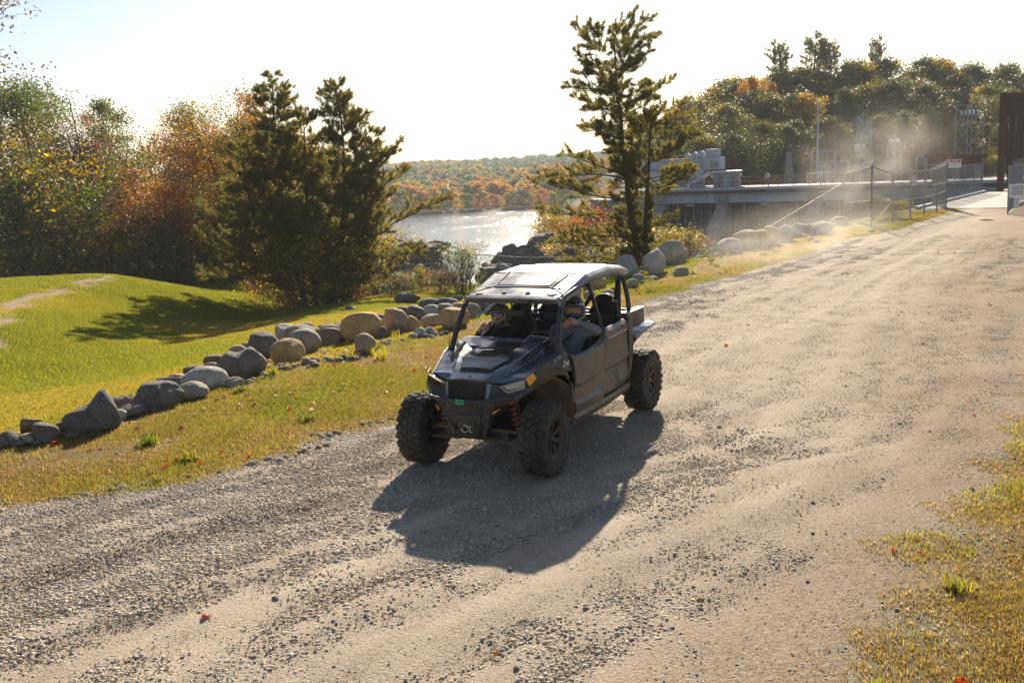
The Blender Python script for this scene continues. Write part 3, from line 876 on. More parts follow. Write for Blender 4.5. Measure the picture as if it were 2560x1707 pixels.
run = [G(g2[0] + (gp[0] - g2[0]) * f_, g2[1] + (gp[1] - g2[1]) * f_) for f_ in (0, .24, .47, .66, .85, 1.0)]
fence('road_fence', run, [2.5, 2.1, 2.1, 2.1, 2.15, 2.35], 'barbed-wire chain-link fence between the corner post and the gate post', mid=.42, brace=((0, .03, 1, .45),))
# sliding gate / bridge railing with dense mesh
bl = B0 + BD * 0 + np.array([-BD[1], BD[0]]) * 2.2
gl0 = np.array([gp[0], gp[1]])
pts_ = [(float(gl0[0]), float(gl0[1]), .1)] + [(float(q[0]), float(q[1]), .1) for q in (bl + BD * f_ for f_ in (2.0, 5, 8, 11, 14, 17))]
fence('bridge_fence', pts_, [2.35] + [1.9] * 6, 'dense dark mesh railing along the left side of the footbridge', barb=False, step=.10, mid=.55)
brr = B0 - np.array([-BD[1], BD[0]]) * 2.2
rp_ = at_z(2519, 535, 0)
pts_ = [(float(rp_[0]), float(rp_[1]), 0.0)] + [(float(q[0]), float(q[1]), .1) for q in (brr + BD * f_ for f_ in (1, 5, 9, 13, 17))]
fence('bridge_fence', pts_, [2.1] + [2.0] * 5, 'mesh railing along the right side of the footbridge', barb=True, step=.10, mid=.55)
# signs
def sign(u0, v0, u1, v1, Y, lab, header=False, lines=4, rz=0.0, words=None, mat='sign', name='warning_sign'):
    a = at_y(u0, v0, Y); c = at_y(u1, v1, Y); w = c[0] - a[0]; h = a[2] - c[2]
    t = empty(name, ((a[0] + c[0]) / 2, Y, c[2]), rz, lab, 'sign')
    MB().box((-w / 2, 0, 0), (w / 2, .02, h)).build('board', CM[mat], t, bevel=.004)
    if header:
        MB().box((-w / 2 + .03, -.006, h * .70), (w / 2 - .03, -.002, h - .03)).build('header', CM['signred'], t)
        text_part('header_text', words, h * .17, CM['inkw'], t, (0, -.009, h * .83), (1, 0, 0), (0, 0, 1), .001)
    for k in range(lines):
        z = h * (.58 if header else .82) - k * h * (.5 if header else .7) / max(1, lines)
        r_ = random.Random(k + int(u0)); b = MB(); x = -w * .36
        while x < w * .33:
            l_ = w * (.05 + .08 * r_.random()); b.box((x, -.006, z - h * .035), (min(x + l_, w * .36), -.002, z + h * .02)); x += l_ + w * .03
        tag(b.build('print_line', CM['ink'], t), kind='stuff')
    return t
# ------------------------------------------------------------------ trees and shrubs
def unit(v): return v / (np.linalg.norm(v, axis=-1, keepdims=True) + 1e-9)
PAL = {   # leaf colours (linear)
 'green': [(0.074, 0.115, 0.022), (0.101, 0.142, 0.030), (0.061, 0.092, 0.022), (0.135, 0.155, 0.027)],
 'olive': [(0.128, 0.128, 0.024), (0.162, 0.142, 0.027), (0.095, 0.101, 0.024), (0.203, 0.162, 0.027)],
 'yellow': [(0.405, 0.270, 0.027), (0.486, 0.338, 0.041), (0.324, 0.230, 0.034), (0.270, 0.216, 0.041)],
 'gold': [(0.513, 0.270, 0.020), (0.567, 0.324, 0.027), (0.405, 0.203, 0.027), (0.297, 0.189, 0.027)],
 'orange': [(0.486, 0.176, 0.027), (0.567, 0.230, 0.034), (0.378, 0.135, 0.027), (0.459, 0.257, 0.041)],
 'red': [(0.405, 0.074, 0.034), (0.486, 0.108, 0.041), (0.297, 0.068, 0.034), (0.405, 0.149, 0.041)],
 'rust': [(0.230, 0.101, 0.041), (0.297, 0.135, 0.047), (0.176, 0.088, 0.041), (0.270, 0.162, 0.054)],
 'brown': [(0.135, 0.074, 0.041), (0.176, 0.101, 0.047), (0.108, 0.068, 0.041), (0.203, 0.135, 0.068)],
 'pine': [(.14, .15, .038), (.17, .17, .042), (.12, .13, .036), (.20, .18, .042)],
 'pinegold': [(.28, .18, .04), (.22, .15, .04), (.15, .13, .035)],
 'spruce': [(.028, .042, .02), (.036, .05, .022), (.024, .034, .018)],
 'dgreen': [(.060, .080, .022), (.075, .095, .025), (.05, .068, .02), (.10, .105, .025)],
 'dolive': [(.13, .12, .024), (.16, .14, .025), (.10, .10, .022)],
 'far': [(.085, .135, .06), (.105, .145, .06), (.07, .115, .06), (.125, .15, .055)],
}
def leaf_cards(C, size, rs, flat=.35, asp=.62, dirs=None):
    """rhombus leaves at centres C; flat = how much their faces look up"""
    n = len(C)
    nrm = unit(rs.normal(size=(n, 3)) + np.array([0, 0, flat * 2.2]))
    t = unit(np.cross(nrm, rs.normal(size=(n, 3)))) if dirs is None else unit(dirs)
    if dirs is not None: nrm = unit(np.cross(np.cross(t, nrm), t) + 1e-6)
    s = unit(np.cross(nrm, t))
    L = (size * (.65 + .7 * rs.rand(n)))[:, None] * .5
    bend = nrm * L * .25
    V = np.stack([C - t * L, C + s * L * asp - bend * .4, C + t * L + bend * 0, C - s * L * asp - bend * .4], 1).reshape(-1, 3)
    F = np.arange(4 * n).reshape(n, 4)
    return V, F
def leaf_cols(C, pals, wts, rs, scale=.55):
    n = len(C); off = rs.rand(3) * 40
    nz = (fbm(C[:, 0] * scale + off[0], C[:, 1] * scale + off[1], C[:, 2] * scale + off[2], 2) + 1) / 2
    nz = np.clip((nz - .5) * 1.9 + .5 + .18 * (rs.rand(n) - .5), 0, .999)
    cw = np.cumsum(np.array(wts, float) / sum(wts))
    pi_ = np.searchsorted(cw, nz)
    out = np.zeros((n, 3))
    for k, p in enumerate(pals):
        a = np.array(PAL[p]); m = pi_ == k
        out[m] = a[rs.randint(0, len(a), m.sum())]
    out *= (.75 + .5 * rs.rand(n))[:, None]
    return out
class TreeAcc:
    def __init__(self): self.V = []; self.F = []; self.n = 0
    def tube(self, pts, rs_, n=5):
        V, F = tube_np(pts, rs_, n); self.V.append(V); self.F.append(F + self.n); self.n += len(V)
    def mesh(self, name, mat): return np_mesh(name, np.concatenate(self.V), np.concatenate(self.F), mat, smooth=True)
def wander(p0, d, L, n, rs, w=.12, grav=0.0):
    P = [np.array(p0, float)]; d = np.array(d, float); d /= np.linalg.norm(d)
    for i in range(n):
        d = d + rs.normal(size=3) * w + np.array([0, 0, grav]); d /= np.linalg.norm(d)
        P.append(P[-1] + d * L / n)
    return np.array(P)

def deciduous(seed, h, w, base=.25, nleaf=9000, leaf=.16, pals=('green',), wts=(1,), trunks=1, sparse=0.0, rtrunk=None, top=.5, wood=BARK, lean=(0, 0), up=.55, clump=.10):
    """returns (trunk mesh, crown mesh): tapered limbs with leaf clumps at the twigs"""
    rs = np.random.RandomState(seed); T = TreeAcc(); cl = []; cw = []
    r0 = rtrunk or h * .013
    for k in range(trunks):
        o = rs.normal(size=2) * (.0 if trunks == 1 else w * .07)
        d = np.array([lean[0] + (rs.normal() * .10 if trunks > 1 else 0), lean[1] + (rs.normal() * .10 if trunks > 1 else 0), 1.0])
        hh = h * (.96 if k == 0 else rs.uniform(.7, .95))
        P = wander((o[0], o[1], -.4), d, hh + .3, 10, rs, .05)
        T.tube(P, np.linspace(r0, r0 * .14, len(P)), 7)
        nb = int(13 + h * 1.1) if trunks == 1 else int(9 + h * .7)
        for b in range(nb):
            f = base + (1 - base) * (b + rs.rand()) / nb
            i = min(int(f * 10), 9); q = P[i] + (P[i + 1] - P[i]) * (f * 10 - i)
            u = (f - base) / (1 - base)
            prof = (math.sin(PI * min(1, .18 + .82 * u) ** (.6 + top)) * .95 + .08)
            L = w * .5 * prof * rs.uniform(.7, 1.15)
            az = b * 2.4 + rs.normal() * .5
            el = up * (.4 + .9 * u)
            B = wander(q, (math.cos(az), math.sin(az), el), max(L, .25) * (1 + .3 * el), 5, rs, .13, .03)
            rb = r0 * (1 - f) * .55 + .008
            T.tube(B, np.linspace(rb, rb * .2, len(B)), 5)
            for c in range(5):
                g = rs.uniform(.35, 1.0); j = min(int(g * 5), 4); s0 = B[j] + (B[j + 1] - B[j]) * (g * 5 - j)
                dd = unit(B[5] - B[0]) + rs.normal(size=3) * .65 + np.array([0, 0, .25])
                S = wander(s0, dd, L * .42 * rs.uniform(.5, 1.1) + .1, 3, rs, .2)
                if c < 3: T.tube(S, np.linspace(rb * .35, .004, 4), 3)
                for m in range(2):
                    cl.append(S[3 - m * 1] + rs.normal(size=3) * .05); cw.append(rs.uniform(.5, 1.3))
    cl = np.array(cl); cw = np.array(cw)
    if sparse: cw *= (rs.rand(len(cw)) > sparse)
    cnt = rs.choice(len(cl), size=nleaf, p=cw / cw.sum())
    rad = clump * w * (.5 + .8 * rs.rand(len(cl)))
    off = rs.normal(size=(nleaf, 3)) * np.array([1, 1, .62])
    off *= (np.minimum(1, 1.5 / (np.linalg.norm(off, axis=1) + .1)))[:, None]
    C = cl[cnt] + off * rad[cnt][:, None]
    C[:, 2] = np.maximum(C[:, 2], .05)
    V, F = leaf_cards(C, leaf, rs)
    col = leaf_cols(C, pals, wts, rs, 2.2 / w)
    return T.mesh('trunk', wood), np_mesh('crown', V, F, LEAF, fcol=col)

def pine(seed, h, trunks, whorl=.42, base=.12, prof=None, extra=(), nper=260, needle=.15, dens=1.0, goldmix=.15, r0=None, droop=-.05, sub=9, mb=(3, 6), azf=None):
    """white pine: trunks = [(offset xy, top xy shift, height fraction, bend)]; extra = explicit boughs (z, azimuth, length)"""
    rs = np.random.RandomState(seed); T = TreeAcc(); NC = []; ND = []; NG = []
    prof = prof or (lambda u: (1 - u) ** .8 * .25 + .03)
    def bough(q, az, L, rb, rise=.12, gold=0.0):
        d = np.array([math.cos(az), math.sin(az), rise])
        B = wander(q, d, L, 7, rs, .095, .022 if rise >= 0 else .06)
        T.tube(B, np.linspace(rb, .006, len(B)), 5)
        side = unit(np.cross(B[-1] - B[0], (0, 0, 1)))
        ns = max(4, int(sub * L / 1.3 * dens))
        for k in range(ns):
            g = .22 + .78 * (k + rs.rand()) / ns; j = min(int(g * 7), 6); s0 = B[j] + (B[j + 1] - B[j]) * (g * 7 - j)
            sl = (.20 + .44 * L * (1 - g) ** .6) * rs.uniform(.45, 1.2); sl = min(sl, 1.15)
            dd = unit(B[min(j + 1, 7)] - B[j]) * .75 + side * (1 if k % 2 else -1) * rs.uniform(.4, 1.0) + np.array([0, 0, rs.uniform(.05, .42)])
            S = wander(s0, dd, sl, 4, rs, .20, .05)
            T.tube(S, np.linspace(.010, .003, 5), 3)
            nn = int(nper * (.28 + sl) * .55)
            gg = .25 + .78 * rs.rand(nn) ** .75
            jj = np.minimum((gg * 4).astype(int), 3); ff = gg * 4 - jj
            c = S[jj] + (S[jj + 1] - S[jj]) * ff[:, None]
            ax = unit(S[jj + 1] - S[jj])
            nd = unit(ax * .75 + rs.normal(size=(nn, 3)) * .62 + np.array([0, 0, .2]))
            NC.append(c + nd * needle * .4 + rs.normal(size=(nn, 3)) * .018); ND.append(nd); NG.append(np.full(nn, gold + rs.rand() * .25))
    for k, (o, sh, hf, bend) in enumerate(trunks):
        hh = h * hf
        z = np.linspace(0, 1, 14)
        P = np.stack([o[0] + sh[0] * z + bend[0] * np.sin(PI * z), o[1] + sh[1] * z + bend[1] * np.sin(PI * z), -.6 + (hh + .6) * z], 1)
        P[1:-1, :2] += rs.normal(size=(12, 2)) * .025 * h / 10
        R0 = r0 or h * .0145
        T.tube(P, R0 * (1 - z) ** .75 + .012, 8)
        zz = base * hh
        while zz < hh * .985:
            u = zz / hh; f = (zz + .6) / (hh + .6) * 13; i = min(int(f), 12); q = P[i] + (P[i + 1] - P[i]) * (f - i)
            m = rs.randint(*mb)
            a0 = rs.rand() * 6.28
            for b in range(m):
                az = a0 + b * 6.28 / m + rs.normal() * .25
                L = h * prof(u) * rs.uniform(.55, 1.15) * (azf(u, az) if azf else 1)
                if callable(droop): rise = droop(u)
                else: rise = droop + .55 * u ** 1.5
                if L > .12: bough(q, az, L, .010 + R0 * .22 * (1 - u), rise + rs.normal() * .30, goldmix)
            zz += whorl * rs.uniform(.7, 1.3)
    for (zc, az, L, ti, rise) in extra:
        o, sh, hf, bend = trunks[ti]; hh = h * hf; u = zc / hh
        q = np.array([o[0] + sh[0] * u + bend[0] * math.sin(PI * u), o[1] + sh[1] * u + bend[1] * math.sin(PI * u), zc])
        bough(q, az, L, .05, rise, goldmix)
    C = np.concatenate(NC); Dv = np.concatenate(ND); gq = np.concatenate(NG)
    V, F = leaf_cards(C, needle, rs, .2, .10, Dv)
    n = len(C); a = np.array(PAL['pine']); g = np.array(PAL['pinegold'])
    col = a[rs.randint(0, len(a), n)].copy()
    m = rs.rand(n) < np.clip(gq - .05, 0, 1); col[m] = g[rs.randint(0, len(g), m.sum())]
    col *= (.75 + .5 * rs.rand(n))[:, None]
    return T.mesh('trunk', PBARK), np_mesh('crown', V, F, NEEDLE, fcol=col)

def put_tree(name, meshes, loc, rz, sc, label, cat='tree', group=None):
    t = empty(name, loc, rz, label, cat, group); t.scale = (sc, sc, sc) if not hasattr(sc, '__len__') else sc
    link_mesh('trunk', meshes[0], t); link_mesh('crown', meshes[1], t)
    return t
def ground_at(u, v, Y):
    p = at_y(u, v, Y); return (float(p[0]), Y, gz(p[0], Y))
_hm = {}
def tree_px(name, meshes, hm, u, vtop, Y, label, rz=0.0, group=None, cat='tree', wide=1.0):
    """stand a tree of mesh height hm where the photograph shows its top at pixel (u, vtop), at distance Y"""
    if meshes[1].name not in _hm:
        a = np.zeros(len(meshes[1].vertices) * 3); meshes[1].vertices.foreach_get('co', a); _hm[meshes[1].name] = float(np.percentile(a[2::3], 99.3))
    p = at_y(u, vtop, Y); z0 = gz(p[0], Y); s = max(.25, (p[2] - z0) / _hm[meshes[1].name])
    return put_tree(name, meshes, (float(p[0]), Y, z0), rz, (s * wide, s * wide, s), label, cat, group)

# ---- the two white pines that frame the river
pl = ground_at(800, 752, 47.0)
p_left = pine(11, 10.8, [((-.55, 0), (-.9, .2), 1.0, (-.45, 0)), ((.35, .1), (1.15, 0), .95, (.55, .1)), ((-.1, -.15), (.1, -.2), .84, (-.2, .2)), ((.8, .2), (1.9, .2), .78, (.5, 0)), ((-1.0, .1), (-2.2, .1), .72, (-.5, 0))],
              whorl=.165, base=.24, prof=lambda u: .205 * max(0, 1 - u) ** .45 + .025 - .09 * max(0, .45 - u), dens=1.0, nper=165, needle=.20, goldmix=.30, sub=9, r0=.12, mb=(1, 4),
              droop=lambda u: .04 + .38 * u ** 1.3,
              extra=[(3.3, -.15, 4.6, 3, .30), (2.0, -.05, 4.2, 1, .12), (1.1, -.4, 3.4, 1, .10), (2.4, 3.3, 3.6, 4, .05), (1.2, 3.4, 4.0, 4, .02), (3.6, 3.0, 3.2, 4, .1), (1.0, 2.8, 3.2, 0, .05), (.7, -2.0, 3.0, 2, .05), (1.5, -1.2, 3.0, 2, .05), (4.6, -.2, 3.0, 3, .45), (5.6, .1, 2.7, 3, .6), (.6, -.9, 3.0, 1, .03), (2.8, -.6, 3.2, 1, .15),
                     (1.8, -2.4, 2.6, 0, .05), (2.6, -1.6, 2.4, 2, .08), (3.2, 3.5, 2.8, 4, .15), (2.0, 3.0, 3.0, 0, .06)])
put_tree('pine_tree', p_left, pl, 0, 1.0, 'broad many-stemmed dark pine with long boughs at the far side of the lawn', 'tree')
def prof_right(u):
    if u < .30: return .11
    if u < .42: return .085
    if u < .54: return .06
    e = (u - .765) / .245
    return .205 * math.sqrt(max(0.0, 1 - e * e)) + .025
pr_ = ground_at(1610, 709, 46.0)
p_right = pine(23, 12.0, [((0, 0), (-1.15, 0), 1.0, (-.12, 0)), ((.2, .1), (.35, .1), .66, (-.15, .1))], whorl=.20, base=.10, prof=prof_right, dens=.9, nper=185, needle=.20, goldmix=.26, r0=.17, sub=9, mb=(1, 4), azf=lambda u, a: (.30 if .22 < u < .56 and math.cos(a) > .1 else 1.0),
               extra=[(5.2, 2.95, 4.5, 0, .22), (4.2, 3.2, 3.9, 0, .12), (3.7, 3.0, 4.3, 0, .06), (5.4, 3.35, 3.2, 0, .3), (2.0, 3.1, 4.0, 0, .05), (2.6, 2.8, 3.4, 0, .04), (2.9, .1, 2.0, 0, .1), (1.7, -.1, 2.6, 0, .04), (1.4, 3.3, 3.6, 0, .0), (8.2, 3.0, 2.3, 0, .35), (7.6, 3.3, 1.9, 0, .3), (9.3, 2.9, 2.0, 0, .45), (8.0, .2, 1.9, 0, .5)],
               droop=lambda u: .05 + .55 * max(0, u - .4))
put_tree('pine_tree', p_right, pr_, 0, 1.0, 'tall slender pine with long left boughs standing behind the boulders', 'tree')

# ---- the wood on the left, front to back
D = deciduous
t1 = D(31, 11, 10, .12, 29217, 0.138, ('green', 'green', 'olive', 'yellow'), (4, 3, 2, .7), up=.35, clump=.085)
tree_px('oak_tree', t1, 11, 70, 208, 66, 'big dark green leafy tree filling the left edge above the lawn', .4, wide=1.0)
t0 = D(32, 16, 10, .35, 7040, 0.174, ('brown', 'rust'), (3, 2), sparse=.35, up=.5, clump=.06)
put_tree('oak_tree', t0, ground_at(-150, 700, 60), 1.0, 1.45, 'tall brown-leaved tree whose branches enter at the top left corner')
t2 = D(33, 10, 5.5, .50, 9494, 0.125, ('brown', 'rust', 'red'), (3, 2, 1.2), trunks=4, sparse=.2, up=.8)
tree_px('maple_tree', t2, 10, 225, 285, 71, 'thin dark reddish-brown tree with several bare lower stems', .2)
t3 = D(34, 11, 3.6, .30, 8765, 0.125, ('green', 'olive'), (3, 2), up=.75)
tree_px('aspen_tree', t3, 11, 303, 250, 74, 'narrow green tree poking above the reddish ones')
t3b = D(35, 10, 3.4, .15, 700, .12, ('brown',), (1,), up=1.2, trunks=3)
tree_px('bare_tree', t3b, 10, 250, 232, 78, 'leafless grey twiggy tree behind the brown one')
t4 = D(36, 6.5, 4.5, .15, 10225, 0.105, ('red', 'rust', 'orange'), (3, 1, 1), trunks=2)
tree_px('maple_tree', t4, 6.5, 352, 425, 69, 'small red maple in the middle of the left wood')
t5 = D(37, 10, 7, .30, 21912, 0.118, ('orange', 'gold', 'rust', 'red'), (4, 2, 1.5, .8), trunks=2)
tree_px('maple_tree', t5, 10, 440, 300, 72, 'large bright orange maple in the middle of the left wood', .7)
t6 = D(38, 11.5, 5.5, .35, 3120, 0.128, ('rust', 'brown'), (1, 1), up=1.0, sparse=.2, trunks=2)
tree_px('birch_tree', t6, 11.5, 528, 206, 75, 'nearly bare pinkish-brown tree rising above the orange maple')
t7 = D(39, 10.5, 5.6, .34, 14608, 0.118, ('olive', 'yellow', 'green', 'gold'), (3, 2, 2, 1), trunks=2)
tree_px('aspen_tree', t7, 10.5, 592, 255, 68, 'green-yellow tree left of the big pine', 1.4)
t8 = D(40, 10, 5.5, .2, 14608, 0.118, ('green', 'olive'), (3, 1), up=.5)
tree_px('oak_tree', t8, 10, 655, 300, 68, 'dark green tree just behind the left of the big pine', .3)
t9 = D(41, 10, 3.5, .4, 3797, 0.112, ('orange', 'rust'), (2, 1), up=.9, sparse=.2)
tree_px('maple_tree', t9, 10, 712, 235, 66, 'thin orange-topped tree showing above the left of the big pine')
# lower and rear layers, copies of a few kinds
shr = [D(51, 4.2, 4.2, .04, 6000, .125, ('olive', 'green', 'yellow'), (3, 2, 1), trunks=5, up=.8, clump=.12),
       D(52, 4.0, 4.4, .04, 6000, .125, ('gold', 'olive', 'rust'), (2, 2, 1), trunks=5, up=.8, clump=.12),
       D(53, 4.2, 4.0, .04, 6000, .125, ('rust', 'brown', 'olive'), (2, 1, 2), trunks=5, up=.8, clump=.12),
       D(54, 3.4, 4.2, .03, 6400, .12, ('yellow', 'olive', 'green'), (2, 2, 1), trunks=6, up=.7, clump=.12)]
SH = [  # u, vtop, Y, kind, label
 (40, 395, 63, 3, 'yellow-green bush leaning over the left edge of the lawn'),
 (95, 500, 64, 2, 'brownish bush right of the yellow-green bush on the left'),
 (15, 575, 61, 0, 'olive bush nearest the camera on the left edge'),
 (150, 520, 69, 1, 'golden-brown bush left of the dark rock'),
 (205, 595, 72, 0, 'low green bush above the dark rock'),
 (270, 520, 70, 0, 'olive bush right of the wooden post'),
 (330, 545, 68, 1, 'gold and rust bush below the red maple'),
 (395, 510, 69, 2, 'rust-brown bush under the orange maple'),
 (455, 555, 67, 0, 'green bush in front of the orange maple'),
 (505, 500, 69, 1, 'golden bush left of the dark little spruce'),
 (560, 530, 66, 2, 'brown bush below the green-yellow tree'),
 (615, 545, 62, 3, 'yellowish bush left of the big pine trunk'),
 (700, 575, 47.5, 1, 'golden shrub under the left boughs of the big pine'),
 (775, 560, 46.4, 3, 'yellow shrub at the foot of the big pine'),
 (850, 600, 46.6, 1, 'orange-gold shrub under the right boughs of the big pine'),
 (740, 620, 45.4, 2, 'dark rusty shrub in front of the big pine'),
 (820, 640, 45.2, 0, 'olive shrub in the shade at the front of the big pine'),
 (905, 560, 60, 3, 'bright yellow bush on the bank right of the big pine'),
]
for u, v, Y, k, lab in SH:
    tree_px('shrub', shr[k], 4.0, u, v, Y, lab, u * .37, 'shrubs in and before the left wood', 'shrub', 1.15)
sp = pine(61, 5.0, [((0, 0), (0, 0), 1.0, (0, 0))], whorl=.30, base=.06, prof=lambda u: .26 * (1 - u) + .02, nper=90, needle=.12, goldmix=0, droop=-.12, sub=8)
tree_px('spruce_tree', sp, 5, 498, 505, 65, 'small dark spruce at the lawn edge left of the big pine')
tree_px('spruce_tree', sp, 5, 640, 520, 58, 'small dark spruce close to the left side of the big pine', 1.0)
tree_px('spruce_tree', sp, 5, 560, 470, 69, 'dark spruce between the orange maple and the big pine', 2.0)
back = [D(71, 9, 6.5, .25, 4200, .2, ('rust', 'olive', 'gold'), (1, 2, 1)), D(72, 9, 6, .25, 4200, .2, ('green', 'olive'), (1, 1)), D(73, 9, 6, .25, 4200, .2, ('orange', 'yellow', 'rust'), (1, 1, 1))]
rs_ = np.random.RandomState(5)
BK = [(-60, 330), (20, 300), (110, 335), (165, 380), (240, 380), (300, 390), (370, 370), (420, 350), (490, 340), (560, 330), (620, 330), (690, 340), (750, 350), (830, 380), (880, 440)]
for i, (u, v) in enumerate(BK):
    k = (0, 1, 2, 1, 0, 2, 0, 2, 0, 1, 0, 2, 1, 1, 0)[i]
    tree_px('woodland_tree', back[k], 9, u, v, 80 + (i * 7) % 11, ('rust and olive tree deep in the left wood', 'green tree deep in the left wood', 'orange-yellow tree deep in the left wood')[k], i * 1.7, ('rust and olive trees deep in the left wood', 'green trees deep in the left wood', 'orange trees deep in the left wood')[k])

# ---- saplings and bushes by the lawn fence
sap = D(81, 3.3, 2.7, .10, 3000, .10, ('olive', 'green', 'yellow'), (2, 2, 1), trunks=7, up=1.5, clump=.10, sparse=.1)
tree_px('birch_sapling', sap, 3.3, 1148, 603, 46.8, 'airy multi-stemmed birch sapling at the fence left of the vehicle roof', 0, None, 'shrub', 1.25)
tree_px('shrub', shr[3], 4.0, 1052, 665, 48.2, 'yellow-green bush growing through the lawn fence', .5, None, 'shrub', .75)
tree_px('shrub', shr[0], 4.0, 985, 700, 46.5, 'low green bush in front of the lawn fence posts', 1.5, None, 'shrub', 1.9)
tree_px('shrub', shr[1], 4.0, 1105, 700, 46.4, 'low reddish-gold growth at the foot of the birch sapling', 2.1, None, 'shrub', 1.6)
# ---- right bank of the river, around the big pine
RB = [
 ('birch_tree', D(91, 6, 2.6, .2, 2600, .14, ('yellow', 'gold'), (3, 1), up=1.0), 6, 1352, 516, 84, 'slim bright yellow tree at the water on the right bank', 1.0),
 ('birch_tree', D(92, 5, 4, .1, 4500, .15, ('yellow', 'olive'), (2, 2), trunks=3), 5, 1400, 530, 80, 'yellow-olive tree next to the slim yellow one', 1.0),
 ('maple_tree', D(93, 5, 3.6, .1, 4200, .15, ('red', 'rust'), (2, 1), trunks=2), 5, 1452, 520, 74, 'small red maple left of the tall pine', 1.0),
 ('shrub', shr[1], 4, 1430, 570, 66, 'orange-gold shrub on the dark rocks', 1.0),
 ('shrub', shr[2], 4, 1500, 560, 62, 'brown shrub behind the left boughs of the tall pine', 1.3),
 ('shrub', shr[3], 4, 1405, 590, 70, 'olive-yellow shrub among the bank rocks', 1.0),
 ('shrub', shr[1], 4, 1568, 585, 52, 'golden shrub left of the foot of the tall pine', 1.2),
 ('shrub', shr[3], 4, 1665, 560, 49.3, 'yellow-orange shrub right of the foot of the tall pine', 1.2),
 ('shrub', shr[2], 4, 1722, 585, 48.6, 'sparse brown shrub in front of the dam piers', 1.0),
 ('shrub', shr[0], 4, 1695, 575, 49.5, 'olive shrub between the tall pine and the first dam pier', 1.1),
 ('shrub', shr[0], 4, 1540, 610, 50.5, 'green shrub low behind the fence at the tall pine', 1.4),
 ('shrub', shr[1], 4, 1618, 628, 49, 'low gold shrub just behind the trunk of the tall pine', 1.3),
 ('shrub', shr[0], 4, 2180, 488, 45.6, 'yellow-green bush inside the road fence', .8),
 ('shrub', shr[3], 4, 2235, 515, 45.4, 'low weedy bush inside the road fence near the notice', 1.3),
 ('shrub', shr[2], 4, 1365, 600, 78, 'rusty shrub above the dark rocks by the water', 1.1),
 ('woodland_tree', back[0], 9, 1490, 440, 118, 'rust and olive tree on the right bank before the concrete block', 1.0),
 ('woodland_tree', back[2], 9, 1540, 455, 112, 'orange-yellow tree behind the concrete block', 1.0),
 ('woodland_tree', back[1], 9, 1440, 480, 108, 'green tree behind the red maple on the right bank', 1.0),
]
for nm, me_, hm, u, v, Y, lab, wd in RB:
    tree_px(nm, me_, hm, u, v, Y, lab, u * .23, None, 'tree' if 'tree' in nm else 'shrub', wd)

# ---- wood on the hill behind the dam
hk = {'g': D(101, 15, 9, .12, 9000, .30, ('dgreen', 'dolive'), (3, 2), up=.5), 'g2': D(102, 15, 8, .12, 9000, .30, ('dgreen', 'far', 'dolive'), (2, 1, 1), up=.6),
      'o': D(103, 15, 8.5, .12, 9000, .30, ('dolive', 'yellow', 'dgreen'), (3, 1.6, 1.5)), 'y': D(104, 14, 8, .1, 9000, .30, ('yellow', 'gold', 'dolive'), (2, 1, 2)),
      'r': D(105, 13, 7, .1, 8000, .28, ('orange', 'gold', 'rust'), (3, 2, 1)), 'd': D(106, 14, 8, .05, 9000, .3, ('dgreen', 'brown', 'dgreen', 'rust'), (3, 1, 3, .4))}
hp = pine(111, 18, [((0, 0), (0, 0), 1.0, (.2, 0))], whorl=.55, base=.25, prof=lambda u: .20 * (1 - u) ** .5 + .03, nper=85, needle=.36, goldmix=.0, droop=.15, sub=6)
# skyline of the wood (source pixels): u -> v of the tree tops
SKU = [1628, 1688, 1760, 1830, 1900, 1990, 2090, 2160, 2260, 2360, 2460, 2560, 2680]
SKV = [305, 255, 208, 182, 168, 165, 150, 142, 142, 150, 158, 165, 175]
LBL = {'g': 'dark green leafy tree in the wood behind the dam', 'g2': 'mid green leafy tree in the wood behind the dam', 'o': 'olive-yellow tree in the wood behind the dam',
       'y': 'golden-yellow tree in the wood behind the dam', 'r': 'bright orange tree in the wood behind the dam', 'd': 'brown and green tree in the wood behind the dam'}
rs_ = np.random.RandomState(9)
for row, (Y0, drop, cyc) in enumerate(((150, 0, 'g o g2 y g o g2 g o g g2 o'), (134, 62, 'o g d g2 g o d g y g2 g d'), (122, 135, 'g d g2 g o g d g g2 d g g'))):
    cyc = cyc.split()
    for i, u in enumerate(np.arange(1630, 2700, 52 if row else 46)):
        u = u + rs_.uniform(-12, 12); v = np.interp(u, SKU, SKV) + drop * (1 if u > 1720 else .55) + rs_.uniform(-8, 22)
        k = cyc[(i + row) % len(cyc)]
        hm = 13 if k == 'r' else (14 if k in 'yd' else 15)
        tree_px('forest_tree', hk[k], hm, u, v, Y0 + rs_.uniform(-5, 5), LBL[k], rs_.rand() * 6, LBL[k].replace('tree', 'trees'), 'tree', rs_.uniform(.85, 1.3))
tree_px('maple_tree', hk['r'], 13, 1885, 192, 142, 'larger bright orange maple high in the wood behind the crane', .5, None, 'tree', .55)
tree_px('maple_tree', hk['r'], 13, 1927, 208, 142, 'narrower orange maple just right of the larger orange one', 2.5, None, 'tree', .38)
tree_px('maple_tree', hk['r'], 13, 1805, 370, 121, 'dull orange-red tree low in the shade behind the crane', 1.5, None, 'tree', .55)
tree_px('maple_tree', hk['y'], 14, 1720, 250, 138, 'golden tree at the left shoulder of the hill wood', 1.5, None, 'tree', .6)
for u, v, lab in ((1950, 108, 'left one of the pines sticking out over the hill wood'), (2040, 90, 'tallest pine of the hill wood skyline'), (2075, 105, 'pine just right of the tallest skyline pine'), (2190, 98, 'thin flat-topped pine standing alone on the skyline'), (2500, 165, 'small pine on the skyline near the right edge')):
    tree_px('pine_tree', hp, 18, u, v, 152, lab, u * .3, None, 'tree', 1.15 if u < 2150 else .8)

